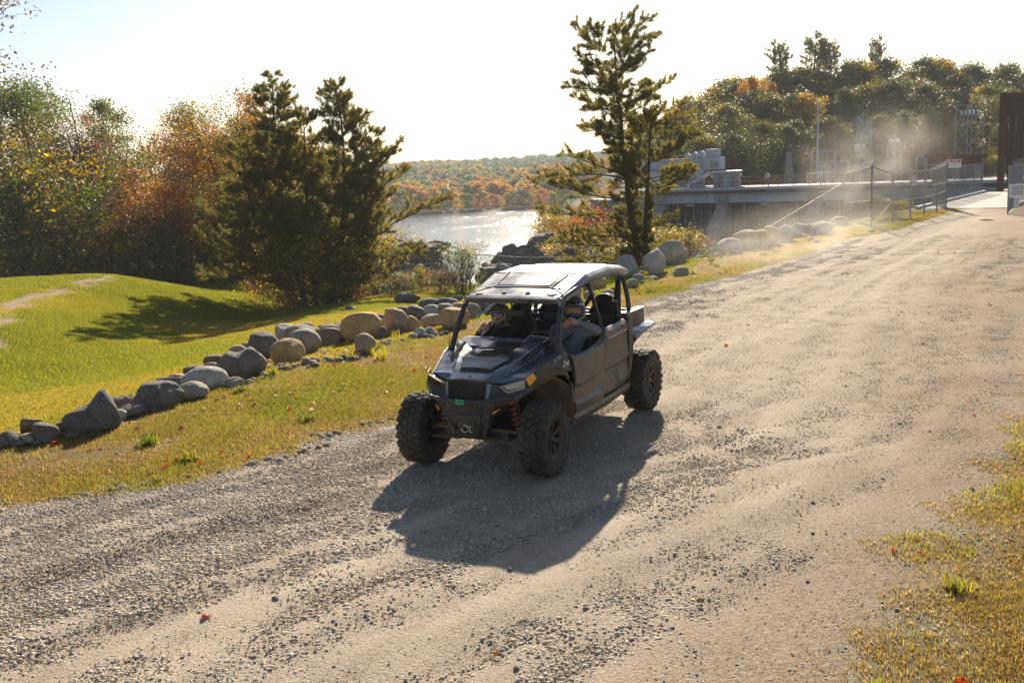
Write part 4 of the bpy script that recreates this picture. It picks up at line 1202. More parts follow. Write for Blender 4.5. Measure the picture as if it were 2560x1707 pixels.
# ---- far shore
fk = [D(121, 9, 8, .06, 2600, .55, (a, b), (2, 1), clump=.11) for a, b in (('far', 'green'), ('yellow', 'olive'), ('orange', 'rust'), ('gold', 'yellow'), ('far', 'far'), ('rust', 'olive'))]
fl_ = ['green tree standing in the front row on the far shore', 'yellow-green tree standing in the front row on the far shore', 'orange tree standing in the front row on the far shore', 'golden tree standing in the front row on the far shore', 'dark green tree standing in the front row on the far shore', 'rusty olive tree standing in the front row on the far shore']
rs_ = np.random.RandomState(21)
for i, u in enumerate(range(905, 1560, 19)):
    k = [1, 2, 3, 1, 5, 0, 3, 1, 2, 0, 1, 4, 3, 1, 0, 2][i % 16]
    Y = 306 + rs_.uniform(0, 12); x = at_y(u + rs_.uniform(-6, 6), 500, Y)[0]
    put_tree('shore_tree', fk[k], (float(x), Y, gz(x, Y) - .1), rs_.rand() * 6, rs_.uniform(.38, .78), fl_[k], 'tree', fl_[k].replace('tree', 'trees'))

def scatter(name, P, rot, scl, srcs, pick, kind='stuff'):
    """one object of many: points carry rotation, scale and which source mesh they show"""
    n = len(P); me = bpy.data.meshes.new(name)
    me.vertices.add(n); me.vertices.foreach_set('co', np.asarray(P, np.float32).ravel())
    a = me.attributes.new('rot', 'FLOAT_VECTOR', 'POINT'); a.data.foreach_set('vector', np.asarray(rot, np.float32).ravel())
    a = me.attributes.new('scl', 'FLOAT', 'POINT'); a.data.foreach_set('value', np.asarray(scl, np.float32))
    a = me.attributes.new('pick', 'INT', 'POINT'); a.data.foreach_set('value', np.asarray(pick, np.int32))
    o = link_mesh(name, me); tag(o, kind=kind)
    g = bpy.data.node_groups.new(name, 'GeometryNodeTree')
    g.interface.new_socket('Geometry', in_out='INPUT', socket_type='NodeSocketGeometry')
    g.interface.new_socket('Geometry', in_out='OUTPUT', socket_type='NodeSocketGeometry')
    N = g.nodes; gi = N.new('NodeGroupInput'); go = N.new('NodeGroupOutput')
    iop = N.new('GeometryNodeInstanceOnPoints'); m2p = N.new('GeometryNodeMeshToPoints')
    g.links.new(gi.outputs[0], m2p.inputs['Mesh']); g.links.new(m2p.outputs[0], iop.inputs['Points'])
    gti = N.new('GeometryNodeGeometryToInstance')
    for i, me_ in enumerate(reversed(srcs)):
        so = bpy.data.objects.new(name + '_source', me_)
        oi = N.new('GeometryNodeObjectInfo'); oi.inputs['Object'].default_value = so; oi.inputs['As Instance'].default_value = False
        g.links.new(oi.outputs['Geometry'], gti.inputs[0])
    g.links.new(gti.outputs[0], iop.inputs['Instance'])
    iop.inputs['Pick Instance'].default_value = True
    for at, dt, sk in (('pick', 'INT', 'Instance Index'), ('rot', 'FLOAT_VECTOR', 'Rotation'), ('scl', 'FLOAT', 'Scale')):
        na = N.new('GeometryNodeInputNamedAttribute'); na.data_type = dt; na.inputs['Name'].default_value = at
        if sk == 'Rotation':
            e = N.new('FunctionNodeEulerToRotation'); g.links.new(na.outputs[0], e.inputs[0]); g.links.new(e.outputs[0], iop.inputs[sk])
        else: g.links.new(na.outputs[0], iop.inputs[sk])
    g.links.new(iop.outputs[0], go.inputs[0])
    md = o.modifiers.new('scatter', 'NODES'); md.node_group = g
    return o
# woods over the far flats and ridge: one mass of crowns
rs_ = np.random.RandomState(4)
P = []; q = []; sc_ = []
far_tri = [m[1] for m in fk]
for _ in range(5200):
    Y = 330 + 950 * rs_.rand() ** 1.5; x = Y * rs_.uniform(-.34, .24)
    P.append((x, Y, float(0)))
P = np.array(P); P[:, 2] = H(P[:, 0], P[:, 1]) - .3
zone = fbm(P[:, 0] * .012, P[:, 1] * .008, 3, 3)
rk = np.argsort(np.argsort(zone + rs_.normal(size=len(P)) * .13)) / len(P)
q = np.array([4, 0, 1, 5, 2, 3])[np.searchsorted([.50, .78, .86, .92, .97], rk)]
tag(scatter('far_forest', P, np.stack([np.zeros(len(P)), np.zeros(len(P)), rs_.rand(len(P)) * 6.28], 1), rs_.uniform(.55, 1.05, len(P)) * np.interp(P[:, 1], [330, 420, 900], [.8, 1.0, 1.35]), far_tri, q), 'hazy autumn woods covering the far shore and ridge', 'forest')
# understory behind the left wood and on the right bank so that no bare ground shows between the stems
P = []
for _ in range(55):
    Y = rs_.uniform(69, 98); x = at_y(rs_.uniform(-120, 930), 600, Y)[0]; P.append((x, Y, gz(x, Y)))
for _ in range(90):
    Y = rs_.uniform(53, 112); x = rs_.uniform(1.5, 11.5) + max(0, Y - 80) * .08; P.append((x, Y, gz(x, Y)))
for _ in range(120):
    Y = rs_.uniform(112, 124); x = at_y(rs_.uniform(1600, 2650), 440, Y)[0]; P.append((x, Y, gz(x, Y)))
P = np.array(P); n = len(P)
sc_ = rs_.uniform(.35, .75, n); sc_[55:145] = rs_.uniform(.25, .5, 90)
tag(scatter('undergrowth', P, np.stack([np.zeros(n), np.zeros(n), rs_.rand(n) * 6.28], 1), sc_, [m[1] for m in shr], rs_.randint(0, 4, n)), 'tangled low autumn undergrowth beneath the trees', 'undergrowth')
# ------------------------------------------------------------------ boulders
def rock_mat(name, c1, c2, lich=.0):
    m = bpy.data.materials.new(name); t = NT(m); v = t.coord()
    n1 = t.noise(v, 2.2, 6, .62, .4); n2 = t.noise(v, 26, 5, .7); n3 = t.noise(v, 90, 3, .7)
    c = t.ramp(n1, [(.34, tuple(x * .72 for x in c1)), (.5, c1), (.68, c2)])
    oi = t.n('ShaderNodeObjectInfo'); hs = t.n('ShaderNodeHueSaturation'); t.l(t.mapr(oi.outputs['Random'], 0, 1, .78, 1.2), hs.inputs['Value']); t.l(t.mapr(oi.outputs['Random'], 0, 1, .8, 1.35), hs.inputs['Saturation']); t.l(c, hs.inputs['Color']); c = hs.outputs[0]
    c = t.mix(t.mapr(n2, .45, .75, 0, .55), c, tuple(min(1, x * 1.55) for x in c2))
    c = t.mix(t.mapr(n3, .55, .8, 0, .6), c, tuple(x * .35 for x in c1))
    if lich: c = t.mix(t.mapr(t.noise(v, 5, 5, .7), .56, .66, 0, lich), c, (.36, .36, .30))
    h = t.math('ADD', t.math('MULTIPLY', n2, .8), t.math('MULTIPLY', n3, .25))
    return t.surf(t.pbsdf(c, .85, 0, t.bump(h, .8, .04), .3))
RM = {'g': rock_mat('grey_granite', (.30, .255, .20), (.45, .395, .32), .3), 't': rock_mat('tan_granite', (.41, .29, .165), (.57, .43, .275), .2),
      'd': rock_mat('dark_rock', (.14, .125, .11), (.25, .225, .20), .25), 'b': rock_mat('brown_rock', (.19, .135, .095), (.31, .23, .165)),
      'p': rock_mat('pinkish_rock', (.24, .175, .145), (.34, .26, .22)), 'w': rock_mat('pale_rock', (.36, .335, .30), (.52, .49, .44), .2)}
_ico = {}
def ico(n):
    if n not in _ico:
        bm = bmesh.new(); bmesh.ops.create_icosphere(bm, subdivisions=n, radius=1)
        _ico[n] = (np.array([v.co[:] for v in bm.verts]), np.array([[v.index for v in f.verts] for f in bm.faces])); bm.free()
    V, F = _ico[n]; return V.copy(), F
def rock_mesh(seed, size, style='round', sub=4, mat=None, name='boulder'):
    """style: round = water-worn; flat/block/wedge/saddle/hump = as named; jag = broken faces"""
    rs = np.random.RandomState(seed); V, F = ico(sub); o = rs.rand(3) * 50
    N = V.copy()
    pw = {'round': 2.15, 'flat': 2.3, 'block': 3.4, 'wedge': 3.0, 'jag': 2.6, 'saddle': 2.6, 'hump': 2.6}[style]
    V = V / (np.sum(np.abs(V) ** pw, 1) ** (1 / pw))[:, None]
    k = {'round': 6, 'flat': 8, 'block': 6, 'wedge': 7, 'jag': 13, 'saddle': 6, 'hump': 6}[style]
    for _ in range(k):                                  # shave flat facets off
        d = unit(rs.normal(size=3)); c = rs.uniform(.74, .95) if style in ('round',) else rs.uniform(.58, .9)
        e = V @ d - c; sft = .75 if style == 'round' else .93
        V -= np.outer(np.maximum(e, 0) * sft, d)
    V += N * (.075 * fbm(N[:, 0] * 1.3 + o[0], N[:, 1] * 1.3 + o[1], N[:, 2] * 1.3 + o[2], 3) + (.03 if style == 'round' else .055) * fbm(N[:, 0] * 5 + o[1], N[:, 1] * 5, N[:, 2] * 5, 3))[:, None]
    if style == 'wedge': V[:, 2] *= 1 - .45 * np.clip((V[:, 0] + 1) / 2, 0, 1)
    if style == 'saddle': V[:, 2] -= .42 * np.exp(-((V[:, 0] + .05) / .42) ** 2) * (V[:, 2] > -.1) * np.clip(V[:, 2] + .1, 0, 1)
    if style == 'hump':
        V[:, 2] = np.where(V[:, 2] > -.3, -.3 + (V[:, 2] + .3) * (.62 + .62 * np.exp(-((V[:, 0] - .38) / .36) ** 2)), V[:, 2])
    V -= (V.max(0) + V.min(0)) / 2
    V /= (V.max(0) - V.min(0)) / 2
    V *= np.array(size) / 2
    return np_mesh(name, V, F, mat, smooth=True)
# (u centre, v top, v bottom, width px, material, style, lift, label); lift > 0: seated on its neighbours
BO = [
 (16, 1084, 1124, 50, 'd', 'round', 0, 'dark rounded boulder cut off by the left edge of the photo'),
 (42, 1098, 1121, 44, 'd', 'flat', 0, 'low dark slab beside the boulder at the left edge'),
 (67, 1087, 1116, 44, 'g', 'flat', 0, 'flat grey boulder below the tilted brown wedge'),
 (84, 1047, 1092, 60, 'b', 'wedge', 0, 'tilted brown wedge-shaped boulder near the left edge'),
 (114, 1062, 1111, 56, 'd', 'wedge', 0, 'dark pointed boulder in front of the brown wedge'),
 (150, 1060, 1091, 35, 'b', 'block', 0, 'small brown block left of the big humped boulder'),
 (223, 994, 1092, 124, 'd', 'hump', 0, 'largest dark grey boulder, flat on the left with a hump on the right'),
 (297, 1027, 1053, 34, 'w', 'round', 0, 'small pale rounded stone right of the humped boulder'),
 (305, 997, 1029, 62, 'p', 'block', .1, 'pinkish block-shaped boulder behind the small pale stone'),
 (330, 1013, 1045, 58, 'd', 'flat', 0, 'dark slab below the pinkish block'),
 (392, 975, 1026, 112, 'd', 'jag', 0, 'big low dark broken boulder with a lit top'),
 (480, 960, 1004, 70, 'g', 'round', 0, 'smooth oval grey boulder in front of the long pale one'),
 (510, 926, 984, 104, 'w', 'round', 0, 'long pale rounded boulder behind the oval grey one'),
 (426, 951, 984, 70, 'd', 'jag', .1, 'dark jagged rock above the big low broken boulder'),
 (440, 937, 957, 44, 'g', 'flat', .25, 'flat grey stone on the lawn side of the jagged rock'),
 (482, 917, 942, 44, 'b', 'round', .2, 'brown rounded boulder behind the long pale one'),
 (527, 908, 932, 37, 'g', 'round', .25, 'small round boulder between the pale one and the saddle boulder'),
 (601, 882, 956, 116, 'd', 'saddle', 0, 'wide saddle-shaped boulder carrying a round stone'),
 (597, 867, 911, 45, 't', 'round', .42, 'round tan stone lying on top of the saddle boulder'),
 (534, 890, 920, 48, 'b', 'flat', .2, 'brown boulder behind the left end of the saddle boulder'),
 (584, 946, 972, 43, 'g', 'flat', 0, 'small flat grey stone under the saddle boulder'),
 (658, 839, 903, 78, 'd', 'round', .1, 'egg-shaped dark boulder leaning right of the saddle boulder'),
 (619, 859, 882, 30, 'g', 'flat', .3, 'small grey stone behind the egg-shaped boulder'),
 (718, 857, 920, 78, 't', 'round', 0, 'large round tan boulder at the front of the row'),
 (758, 832, 891, 80, 'g', 'round', .1, 'grey rounded boulder right of the large round tan one'),
 (750, 815, 860, 70, 'g', 'round', .25, 'rounded grey boulder half hidden behind the grey one'),
 (716, 815, 861, 48, 'w', 'block', .25, 'pale squarish boulder on the lawn side behind the round tan one'),
 (766, 807, 828, 30, 'w', 'round', .45, 'small pale stone topping the hidden grey boulder'),
 (830, 830, 869, 76, 'b', 'jag', .05, 'broken dark brown rock with sharp lit edges'),
 (823, 817, 838, 44, 'g', 'round', .3, 'grey stone behind the broken brown rock'),
 (903, 792, 861, 94, 't', 'round', .05, 'largest tan boulder, sloping down to the right'),
 (913, 841, 887, 49, 't', 'round', 0, 'round boulder in front of the largest tan one'),
 (987, 784, 849, 62, 't', 'block', 0, 'upright squarish tan boulder'),
 (957, 823, 855, 22, 'd', 'round', 0, 'narrow dark stone between the two big tan boulders'),
 (942, 798, 823, 35, 'b', 'flat', .25, 'flat brown stone behind the squarish tan boulder'),
 (925, 782, 802, 28, 'w', 'round', .35, 'small pale stone on the lawn side above the tan boulders'),
 (950, 787, 804, 26, 'g', 'round', .35, 'small grey stone left of the squarish tan boulder top'),
 (1031, 797, 838, 38, 't', 'round', 0, 'egg-shaped tan boulder right of the squarish one'),
 (1040, 769, 808, 43, 'd', 'round', .15, 'dark rounded boulder behind the egg-shaped tan one'),
 (1004, 769, 794, 36, 'd', 'jag', .3, 'dark angular stone behind the squarish tan boulder'),
 (975, 772, 787, 22, 'g', 'wedge', .4, 'small pointed grey stone at the back of the row'),
 (1079, 766, 796, 42, 'w', 'round', .15, 'pale rounded boulder above the blue-grey oval one'),
 (1083, 790, 826, 58, 'g', 'round', 0, 'blue-grey oval boulder left of the front roof post'),
 (1135, 777, 824, 72, 't', 'round', 0, 'big low boulder partly behind the front roof post'),
 (1073, 749, 776, 49, 'd', 'round', .25, 'dark dome-shaped boulder at the back near the lawn'),
 (1117, 749, 769, 52, 'd', 'flat', .3, 'flat dark boulder at the back beside the dome'),
 (1113, 762, 788, 38, 'g', 'round', .2, 'lumpy grey boulder in the middle of the back row'),
 (1146, 760, 780, 38, 't', 'round', .2, 'tan boulder just left of the front roof post'),
 (1181, 766, 808, 40, 'g', 'round', 0, 'grey boulder seen right of the front roof post'),
 (1142, 739, 753, 30, 'd', 'flat', .4, 'dark stone at the back touching the roof corner'),
 (1050, 823, 844, 28, 'w', 'round', 0, 'small pale stone under the egg-shaped tan boulder'),
 (1073, 821, 840, 24, 'w', 'round', 0, 'small pale stone under the blue-grey oval boulder'),
 (1033, 837, 848, 22, 'w', 'round', 0, 'flat white stone at the front of the row'),
 (1200, 748, 784, 44, 'd', 'round', .1, 'dark boulder seen through the open front of the cabin'),
 (1240, 742, 784, 46, 'g', 'round', .1, 'grey boulder seen through the cabin behind the mirror'),
 (1436, 716, 754, 34, 'w', 'round', 0, 'pale boulder seen above the driver helmet'),
 (1486, 694, 734, 56, 't', 'round', 0, 'tan boulder seen through the rear side opening'),
 (1474, 730, 748, 28, 'g', 'round', 0, 'small grey stone in front of the boulder in the rear side opening'),
 (1567, 648, 704, 54, 'w', 'round', 0, 'tall pale boulder peeping over the rear roof corner'),
 (1638, 636, 699, 51, 'w', 'jag', 0, 'upright pale boulder with a ragged face'),
 (1685, 612, 667, 69, 'g', 'round', .05, 'big round grey-brown boulder above the flat block'),
 (1702, 672, 692, 38, 'b', 'block', 0, 'flat brown block below the big round boulder'),
 (1583, 701, 722, 27, 'g', 'round', 0, 'grey stone beside the rear roof post'),
 (1597, 689, 709, 25, 'g', 'round', 0, 'dark grey stone at the foot of the cobble heap'),
 (1826, 603, 641, 58, 'w', 'round', 0, 'pale smooth boulder first in the far row'),
 (1867, 585, 632, 62, 't', 'round', 0, 'large tan domed boulder second in the far row'),
 (1905, 584, 626, 50, 't', 'round', 0, 'tan boulder third in the far row, behind the dust'),
 (1932, 574, 618, 46, 't', 'wedge', 0, 'tall sloping boulder in the middle of the far row'),
 (1968, 571, 608, 40, 'w', 'round', 0, 'rounded boulder in the thick of the dust'),
 (1999, 565, 595, 40, 'w', 'flat', 0, 'flat-topped pale boulder past the dust'),
 (2024, 566, 592, 27, 'g', 'round', 0, 'small grey boulder between two pale ones in the far row'),
 (2055, 560, 590, 54, 'w', 'wedge', 0, 'long pale boulder next to last in the far row'),
 (2100, 546, 567, 38, 'd', 'block', 0, 'last boulder of the far row, dark and squarish'),
 (1798, 682, 689, 12, 'd', 'round', 0, 'single dark stone on the grass near the road edge'),
 (2030, 594, 601, 10, 'w', 'round', 0, 'small white stone on the far verge'),
 (2043, 601, 609, 14, 'g', 'round', 0, 'small grey stone at the far road edge'),
 (1018, 745, 760, 60, 'd', 'flat', 0, 'low dark ledge of rock showing in the lawn'),
 (876, 767, 781, 24, 'd', 'wedge', 0, 'small dark rock alone on the lawn by the pine shade'),
 (166, 650, 688, 70, 'd', 'jag', 0, 'big black rock at the edge of the left wood'),
 (218, 660, 675, 44, 'd', 'flat', 0, 'low flat dark rock beside the big black one'),
 (70, 648, 664, 60, 'g', 'flat', 0, 'long grey ledge under the bushes at far left'),
]
for i, (u, vt, vb, w, mk, st_, lift, lab) in enumerate(BO):
    # the stone's foot stands a little behind its lowest visible point
    p = on_ground(u, vb - .12 * (vb - vt) + lift * (vb - vt) * 1.1)
    dist = float(np.dot(p - CAMP, FWD)); W = w * dist / FPX * 1.12
    el = math.atan2(CAM_H - p[2], math.hypot(p[0], p[1]))
    dep = W * (.8 if w < 80 else .66)
    hv = (vb - vt) * dist / FPX
    Hh = max(.35 * W if st_ == 'flat' else .45 * W, (hv - dep * .55 * math.sin(el)) / math.cos(el)) * 1.28
    me = rock_mesh(100 + i, (W, dep, Hh), st_, 4 if w > 55 else 3, RM[mk])
    zc = gz(p[0], p[1]) + Hh * .40 + lift * hv * .9
    th = math.atan2(p[0], p[1])
    o = link_mesh('boulder', me, None, (float(p[0]), float(p[1]) + dep * .2, zc), (0, 0, -th + random.Random(i).uniform(-.12, .12)))
    tag(o, lab, 'boulder', 'boulders along the edge of the lawn and road' if i < 75 else None)
# rounded cobbles heaped between the boulders
cob = [rock_mesh(400 + i, (1, .8 + .03 * i, .62), 'round', 2, RM['gtwdgb'[i]], 'cobble') for i in range(6)]
rs_ = np.random.RandomState(12)
CB = []
for n_, (u0, u1, v0, v1, s0, s1) in ((74, (655, 905, 868, 940, 9, 20)), (30, (560, 700, 915, 975, 8, 17)), (22, (1590, 1614, 658, 700, 11, 18)), (12, (1600, 1640, 692, 712, 9, 15)), (14, (1735, 1800, 638, 652, 7, 16)), (26, (930, 1130, 820, 866, 8, 16)),
                                 (20, (0, 190, 1080, 1122, 8, 18)), (22, (270, 400, 1010, 1052, 8, 18)), (14, (780, 850, 815, 840, 12, 24)), (14, (2070, 2130, 562, 572, 7, 14)), (10, (1500, 1570, 712, 745, 10, 18))):
    for _ in range(n_):
        a_ = rs_.rand()
        CB.append((u0 + (u1 - u0) * a_, v1 - (v1 - v0) * (.55 * a_ + .45 * rs_.rand()), rs_.uniform(s0, s1)))
for i, (u, v, s_) in enumerate(CB):
    p = on_ground(u, v); dist = float(np.dot(p - CAMP, FWD)); W = s_ * dist / FPX * 1.25
    o = link_mesh('cobble', cob[rs_.randint(6)], None, (float(p[0]), float(p[1]), gz(p[0], p[1]) + W * .24), (rs_.normal() * .2, rs_.normal() * .2, rs_.rand() * 6.28))
    o.scale = (W, W, W)
    tag(o, 'fist-to-head-sized rounded cobble filling gaps between the boulders', 'cobble', 'rounded cobbles between the boulders')
# dark broken rock ledges on the river banks
def outcrop(u, vt, Y, wm, hm, dep, seed, lab, tilt=.35, mat='d'):
    p = at_y(u, vt, Y)
    me = rock_mesh(seed, (wm, dep, hm), 'jag', 5, RM[mat], 'rock_outcrop')
    V = np.zeros(len(me.vertices) * 3); me.vertices.foreach_get('co', V); V = V.reshape(-1, 3)
    # tilted bedding: stepped ledges
    q = V[:, 2] * .8 + V[:, 0] * tilt
    st = .55; ph = q / st + .35 * fbm(V[:, 0] * .4, V[:, 1] * .4, V[:, 2] * .2, 3)
    f_ = ph - np.floor(ph)
    r_ = unit(V) * (smoothstep(0, .25, f_) - .5)[:, None] * .32
    V = V + r_ + unit(V) * (.25 * fbm(V[:, 0] * 1.2, V[:, 1] * 1.2, V[:, 2] * 2.5, 3))[:, None]
    me.vertices.foreach_set('co', V.ravel()); me.polygons.foreach_set('use_smooth', np.zeros(len(me.polygons), bool)); me.update()
    tag(link_mesh('rock_outcrop', me, None, (float(p[0]), Y + dep * .3, float(p[2]) - hm * .5), (0, 0, .2)), lab, 'rock')
outcrop(985, 612, 62, 5.2, 5.5, 5.0, 701, 'slanting dark rock face at the river left of the birch sapling', -.9)
outcrop(940, 600, 72, 6.0, 6.0, 6.0, 702, 'dark ledge at the water under the right end of the pine boughs', -.8)
outcrop(1040, 665, 56, 4.2, 4.0, 3.5, 703, 'broken grey rocks below the lawn fence', -.7)
outcrop(1300, 618, 64, 3.6, 4.2, 3.5, 704, 'knobbly black rock on the right bank above the vehicle roof', .2)
outcrop(1370, 592, 74, 5.0, 5.0, 4.0, 705, 'black ledge below the slim yellow tree', .2)
outcrop(1240, 662, 58, 2.4, 2.6, 2.4, 706, 'low black rock at the edge of the water left of the vehicle roof', .1)
outcrop(1440, 625, 60, 5.0, 3.2, 3.0, 707, 'flat dark rocks under the left boughs of the tall pine', .1)
outcrop(1095, 603, 150, 3.6, 1.6, 2.0, 708, 'small dark rock islet out in the river', .1)
outcrop(1062, 609, 148, 4.5, 1.0, 2.0, 709, 'low rock shelf left of the islet in the river', .1)
# concrete block on the right bank
a = at_y(1510, 500, 92); c = at_y(1583, 612, 92)
t = empty('concrete_block', (float(a[0]), 92, float(c[2]) - 3), .25, 'pale blue-grey concrete block standing behind the tall pine', 'wall')
w = float(c[0] - a[0]); h = float(a[2] - c[2]) + 3
MB().box((0, 0, 0), (w * .48, 4, h)).build('wall', CM['conc'], t, bevel=.04); MB().box((w * .50, .3, 0), (w + .6, 4, h + .15)).build('wall', CM['conc'], t, bevel=.04)
# ------------------------------------------------------------------ the utility vehicle
VX, VY, VYAW = -0.341, 9.898, -2.052
WB, TRK, TR = 2.844, 0.702, 0.376
VM = {
 'paint': pmat('grey_metal_paint', (.10, .125, .165), (.13, .155, .195), 3, .24, .35, spec=.5, coat=.5, dust=.4, dustc=(.22, .19, .15)),
 'paintd': pmat('dusty_grey_paint', (.04, .044, .052), (.06, .064, .072), 3, .42, .2, spec=.4, coat=.15, dust=.85, dustc=(.125, .092, .055)),
 'gloss': pmat('black_gloss_panel', (.012, .015, .02), (.02, .024, .03), 3, .12, .0, coat=.6, dust=.28, dustc=(.16, .14, .11), rvar=.05),
 'plastic': pmat('black_plastic', (.012, .012, .013), (.028, .027, .026), 30, .55, bump=.25, bscale=160, bdist=.003, dust=.6, dustc=(.17, .13, .085)),
 'mudplastic': pmat('muddy_plastic', (.03, .024, .018), (.09, .062, .035), 5, .8, bump=.4, bscale=60, bdist=.006, dust=1.0, dustc=(.20, .135, .07)),
 'tube': pmat('black_tube_paint', (.012, .013, .017), (.03, .03, .035), 14, .38, bump=.15, bscale=120, bdist=.002, dust=.4, dustc=(.15, .12, .09)),
 'roof': pmat('silver_grey_roof', (.21, .215, .225), (.29, .29, .305), 3, .34, .35, bump=.06, bscale=180, bdist=.002, dust=.35, dustc=(.36, .32, .27)),
 'roofd': pmat('dark_roof_joint', (.02, .02, .022), None, 5, .6),
 'tyre': pmat('dusty_tyre_rubber', (.02, .019, .018), (.05, .044, .036), 9, .85, bump=.25, bscale=90, bdist=.004, dust=.7, dustc=(.12, .108, .085), spec=.25),
 'rim': pmat('black_alloy', (.018, .018, .02), (.05, .048, .046), 8, .35, .6, dust=.5, dustc=(.16, .13, .1)),
 'rimedge': pmat('dusty_rim_edge', (.06, .057, .052), (.16, .15, .135), 14, .45, .6, dust=.8, dustc=(.15, .12, .09)),
 'steel': pmat('machined_steel', (.35, .35, .36), (.5, .5, .5), 8, .3, .9, dust=.3),
 'seat': pmat('black_seat_fabric', (.010, .010, .011), (.02, .02, .021), 20, .75, bump=.3, bscale=200, bdist=.002, dust=.12),
 'dark': pmat('dark_interior_plastic', (.012, .012, .012), (.022, .021, .02), 10, .6, dust=.2),
 'orange': pmat('orange_reflector', (.95, .36, .008), (1.0, .45, .015), 40, .25, bump=.5, bscale=400, bdist=.002, spec=.6),
 'spring': pmat('red_spring_paint', (.42, .055, .02), (.5, .08, .03), 8, .4, dust=.45, dustc=(.2, .12, .07)),
 'green': pmat('green_tag', (.02, .38, .16), (.04, .48, .24), 10, .5),
 'white': flat_mat('white_print', (.8, .8, .8), .5),
 'lightgrey': flat_mat('light_grey_print', (.30, .33, .36), .45),
 'darkprint': flat_mat('dark_print', (.01, .05, .03), .6),
 'lensin': flat_mat('chrome_reflector', (.85, .82, .76), .3, .2),
 'belt': pmat('seat_belt_webbing', (.012, .012, .013), (.025, .025, .025), 40, .7),
}
def glass_mat(name, col=(1, 1, 1), rough=.02):
    m = bpy.data.materials.new(name); t = NT(m)
    b = t.pbsdf(col, rough); b.inputs['Transmission Weight'].default_value = 1.0; b.inputs['IOR'].default_value = 1.45
    return t.surf(b)
def clear_cover(name):
    m = bpy.data.materials.new(name); t = NT(m)
    g = t.n('ShaderNodeBsdfGlossy'); g.inputs['Roughness'].default_value = .04
    tr = t.n('ShaderNodeBsdfTransparent'); tr.inputs[0].default_value = (.97, .96, .93, 1)
    mx = t.n('ShaderNodeMixShader'); fr = t.n('ShaderNodeFresnel'); t.l(fr.outputs[0], mx.inputs[0])
    t.l(tr.outputs[0], mx.inputs[1]); t.l(g.outputs[0], mx.inputs[2]); t.l(mx.outputs[0], t.out.inputs['Surface']); return m
VM['lens'] = clear_cover('headlight_lens')

utv = empty('utility_vehicle', (VX, VY, 0.004), VYAW,
            'dark grey dusty four-seat side-by-side off-road vehicle with silver roof on the gravel road', 'utility vehicle')

def part(name, mb, mat, parent=None, **kw):
    return mb.build(name, mat, parent or utv, **kw)

def text_part(name, txt, size, mat, parent, origin, xdir, ydir, extrude=.0015, shear=0.0):
    cu = bpy.data.curves.new(name, 'FONT'); cu.body = txt; cu.size = size; cu.extrude = extrude; cu.shear = shear
    cu.align_x = 'CENTER'; cu.align_y = 'CENTER'; cu.resolution_u = 4
    tmp = bpy.data.objects.new(name + '_curve', cu); COL.objects.link(tmp)
    dg = bpy.context.evaluated_depsgraph_get()
    me = bpy.data.meshes.new_from_object(tmp.evaluated_get(dg))
    bpy.data.objects.remove(tmp); me.name = name
    me.materials.clear(); me.materials.append(mat)
    x = Vector(xdir).normalized(); y = Vector(ydir); y = (y - x * y.dot(x)).normalized(); z = x.cross(y)
    M4 = Matrix(((x[0], y[0], z[0], origin[0]), (x[1], y[1], z[1], origin[1]), (x[2], y[2], z[2], origin[2]), (0, 0, 0, 1)))
    me.transform(M4)
    return link_mesh(name, me, parent)

# --- wheels
def tyre_mesh():
    b = MB(); w = .135; r = TR
    prof = [(.185, -.10), (.20, -.125), (.26, -w), (.32, -.138), (.345, -.125), (.352, -.09), (.354, 0), (.352, .09), (.345, .125),
            (.32, .138), (.26, w), (.20, .125), (.185, .10)]
    b.lathe(prof, 48, 'y')
    # side rib rings
    for s in (-1, 1):
        b.lathe([(.222, s * .129), (.225, s * .137), (.233, s * .139), (.236, s * .131)], 48, 'y')
    n = 26
    for i in range(n):
        a0 = 2 * PI * i / n
        for row in range(4):
            yc = (-.098, -.034, .034, .098)[row]
            a = a0 + (.5 * 2 * PI / n if row % 2 else 0) + (.03 if row in (1, 2) else 0)
            rad = np.array([math.cos(a), 0, math.sin(a)]); tan = np.array([-math.sin(a), 0, math.cos(a)]); ax = np.array([0, 1.0, 0])
            tw = .32 * (1 if row < 2 else -1) * (1 if i % 2 else .7)
            t2 = tan * math.cos(tw) + ax * math.sin(tw); a2 = ax * math.cos(tw) - tan * math.sin(tw)
            outer = row in (0, 3)
            L = .060 if outer else .056; W = (.072 if i % 2 else .062) if outer else .056
            b.obox(rad * (.360 if not outer else .355) + ax * yc, (.030, L, W), np.stack([rad, t2, a2], 1))
            if outer and i % 2 == 0:   # side biters on the shoulder
                sy = 1 if yc > 0 else -1
                b.obox(rad * .322 + ax * sy * .139, (.06, .045, .012), np.stack([rad, tan, ax], 1))
    return b.mesh('tyre', VM['tyre'])
TYRE = tyre_mesh()
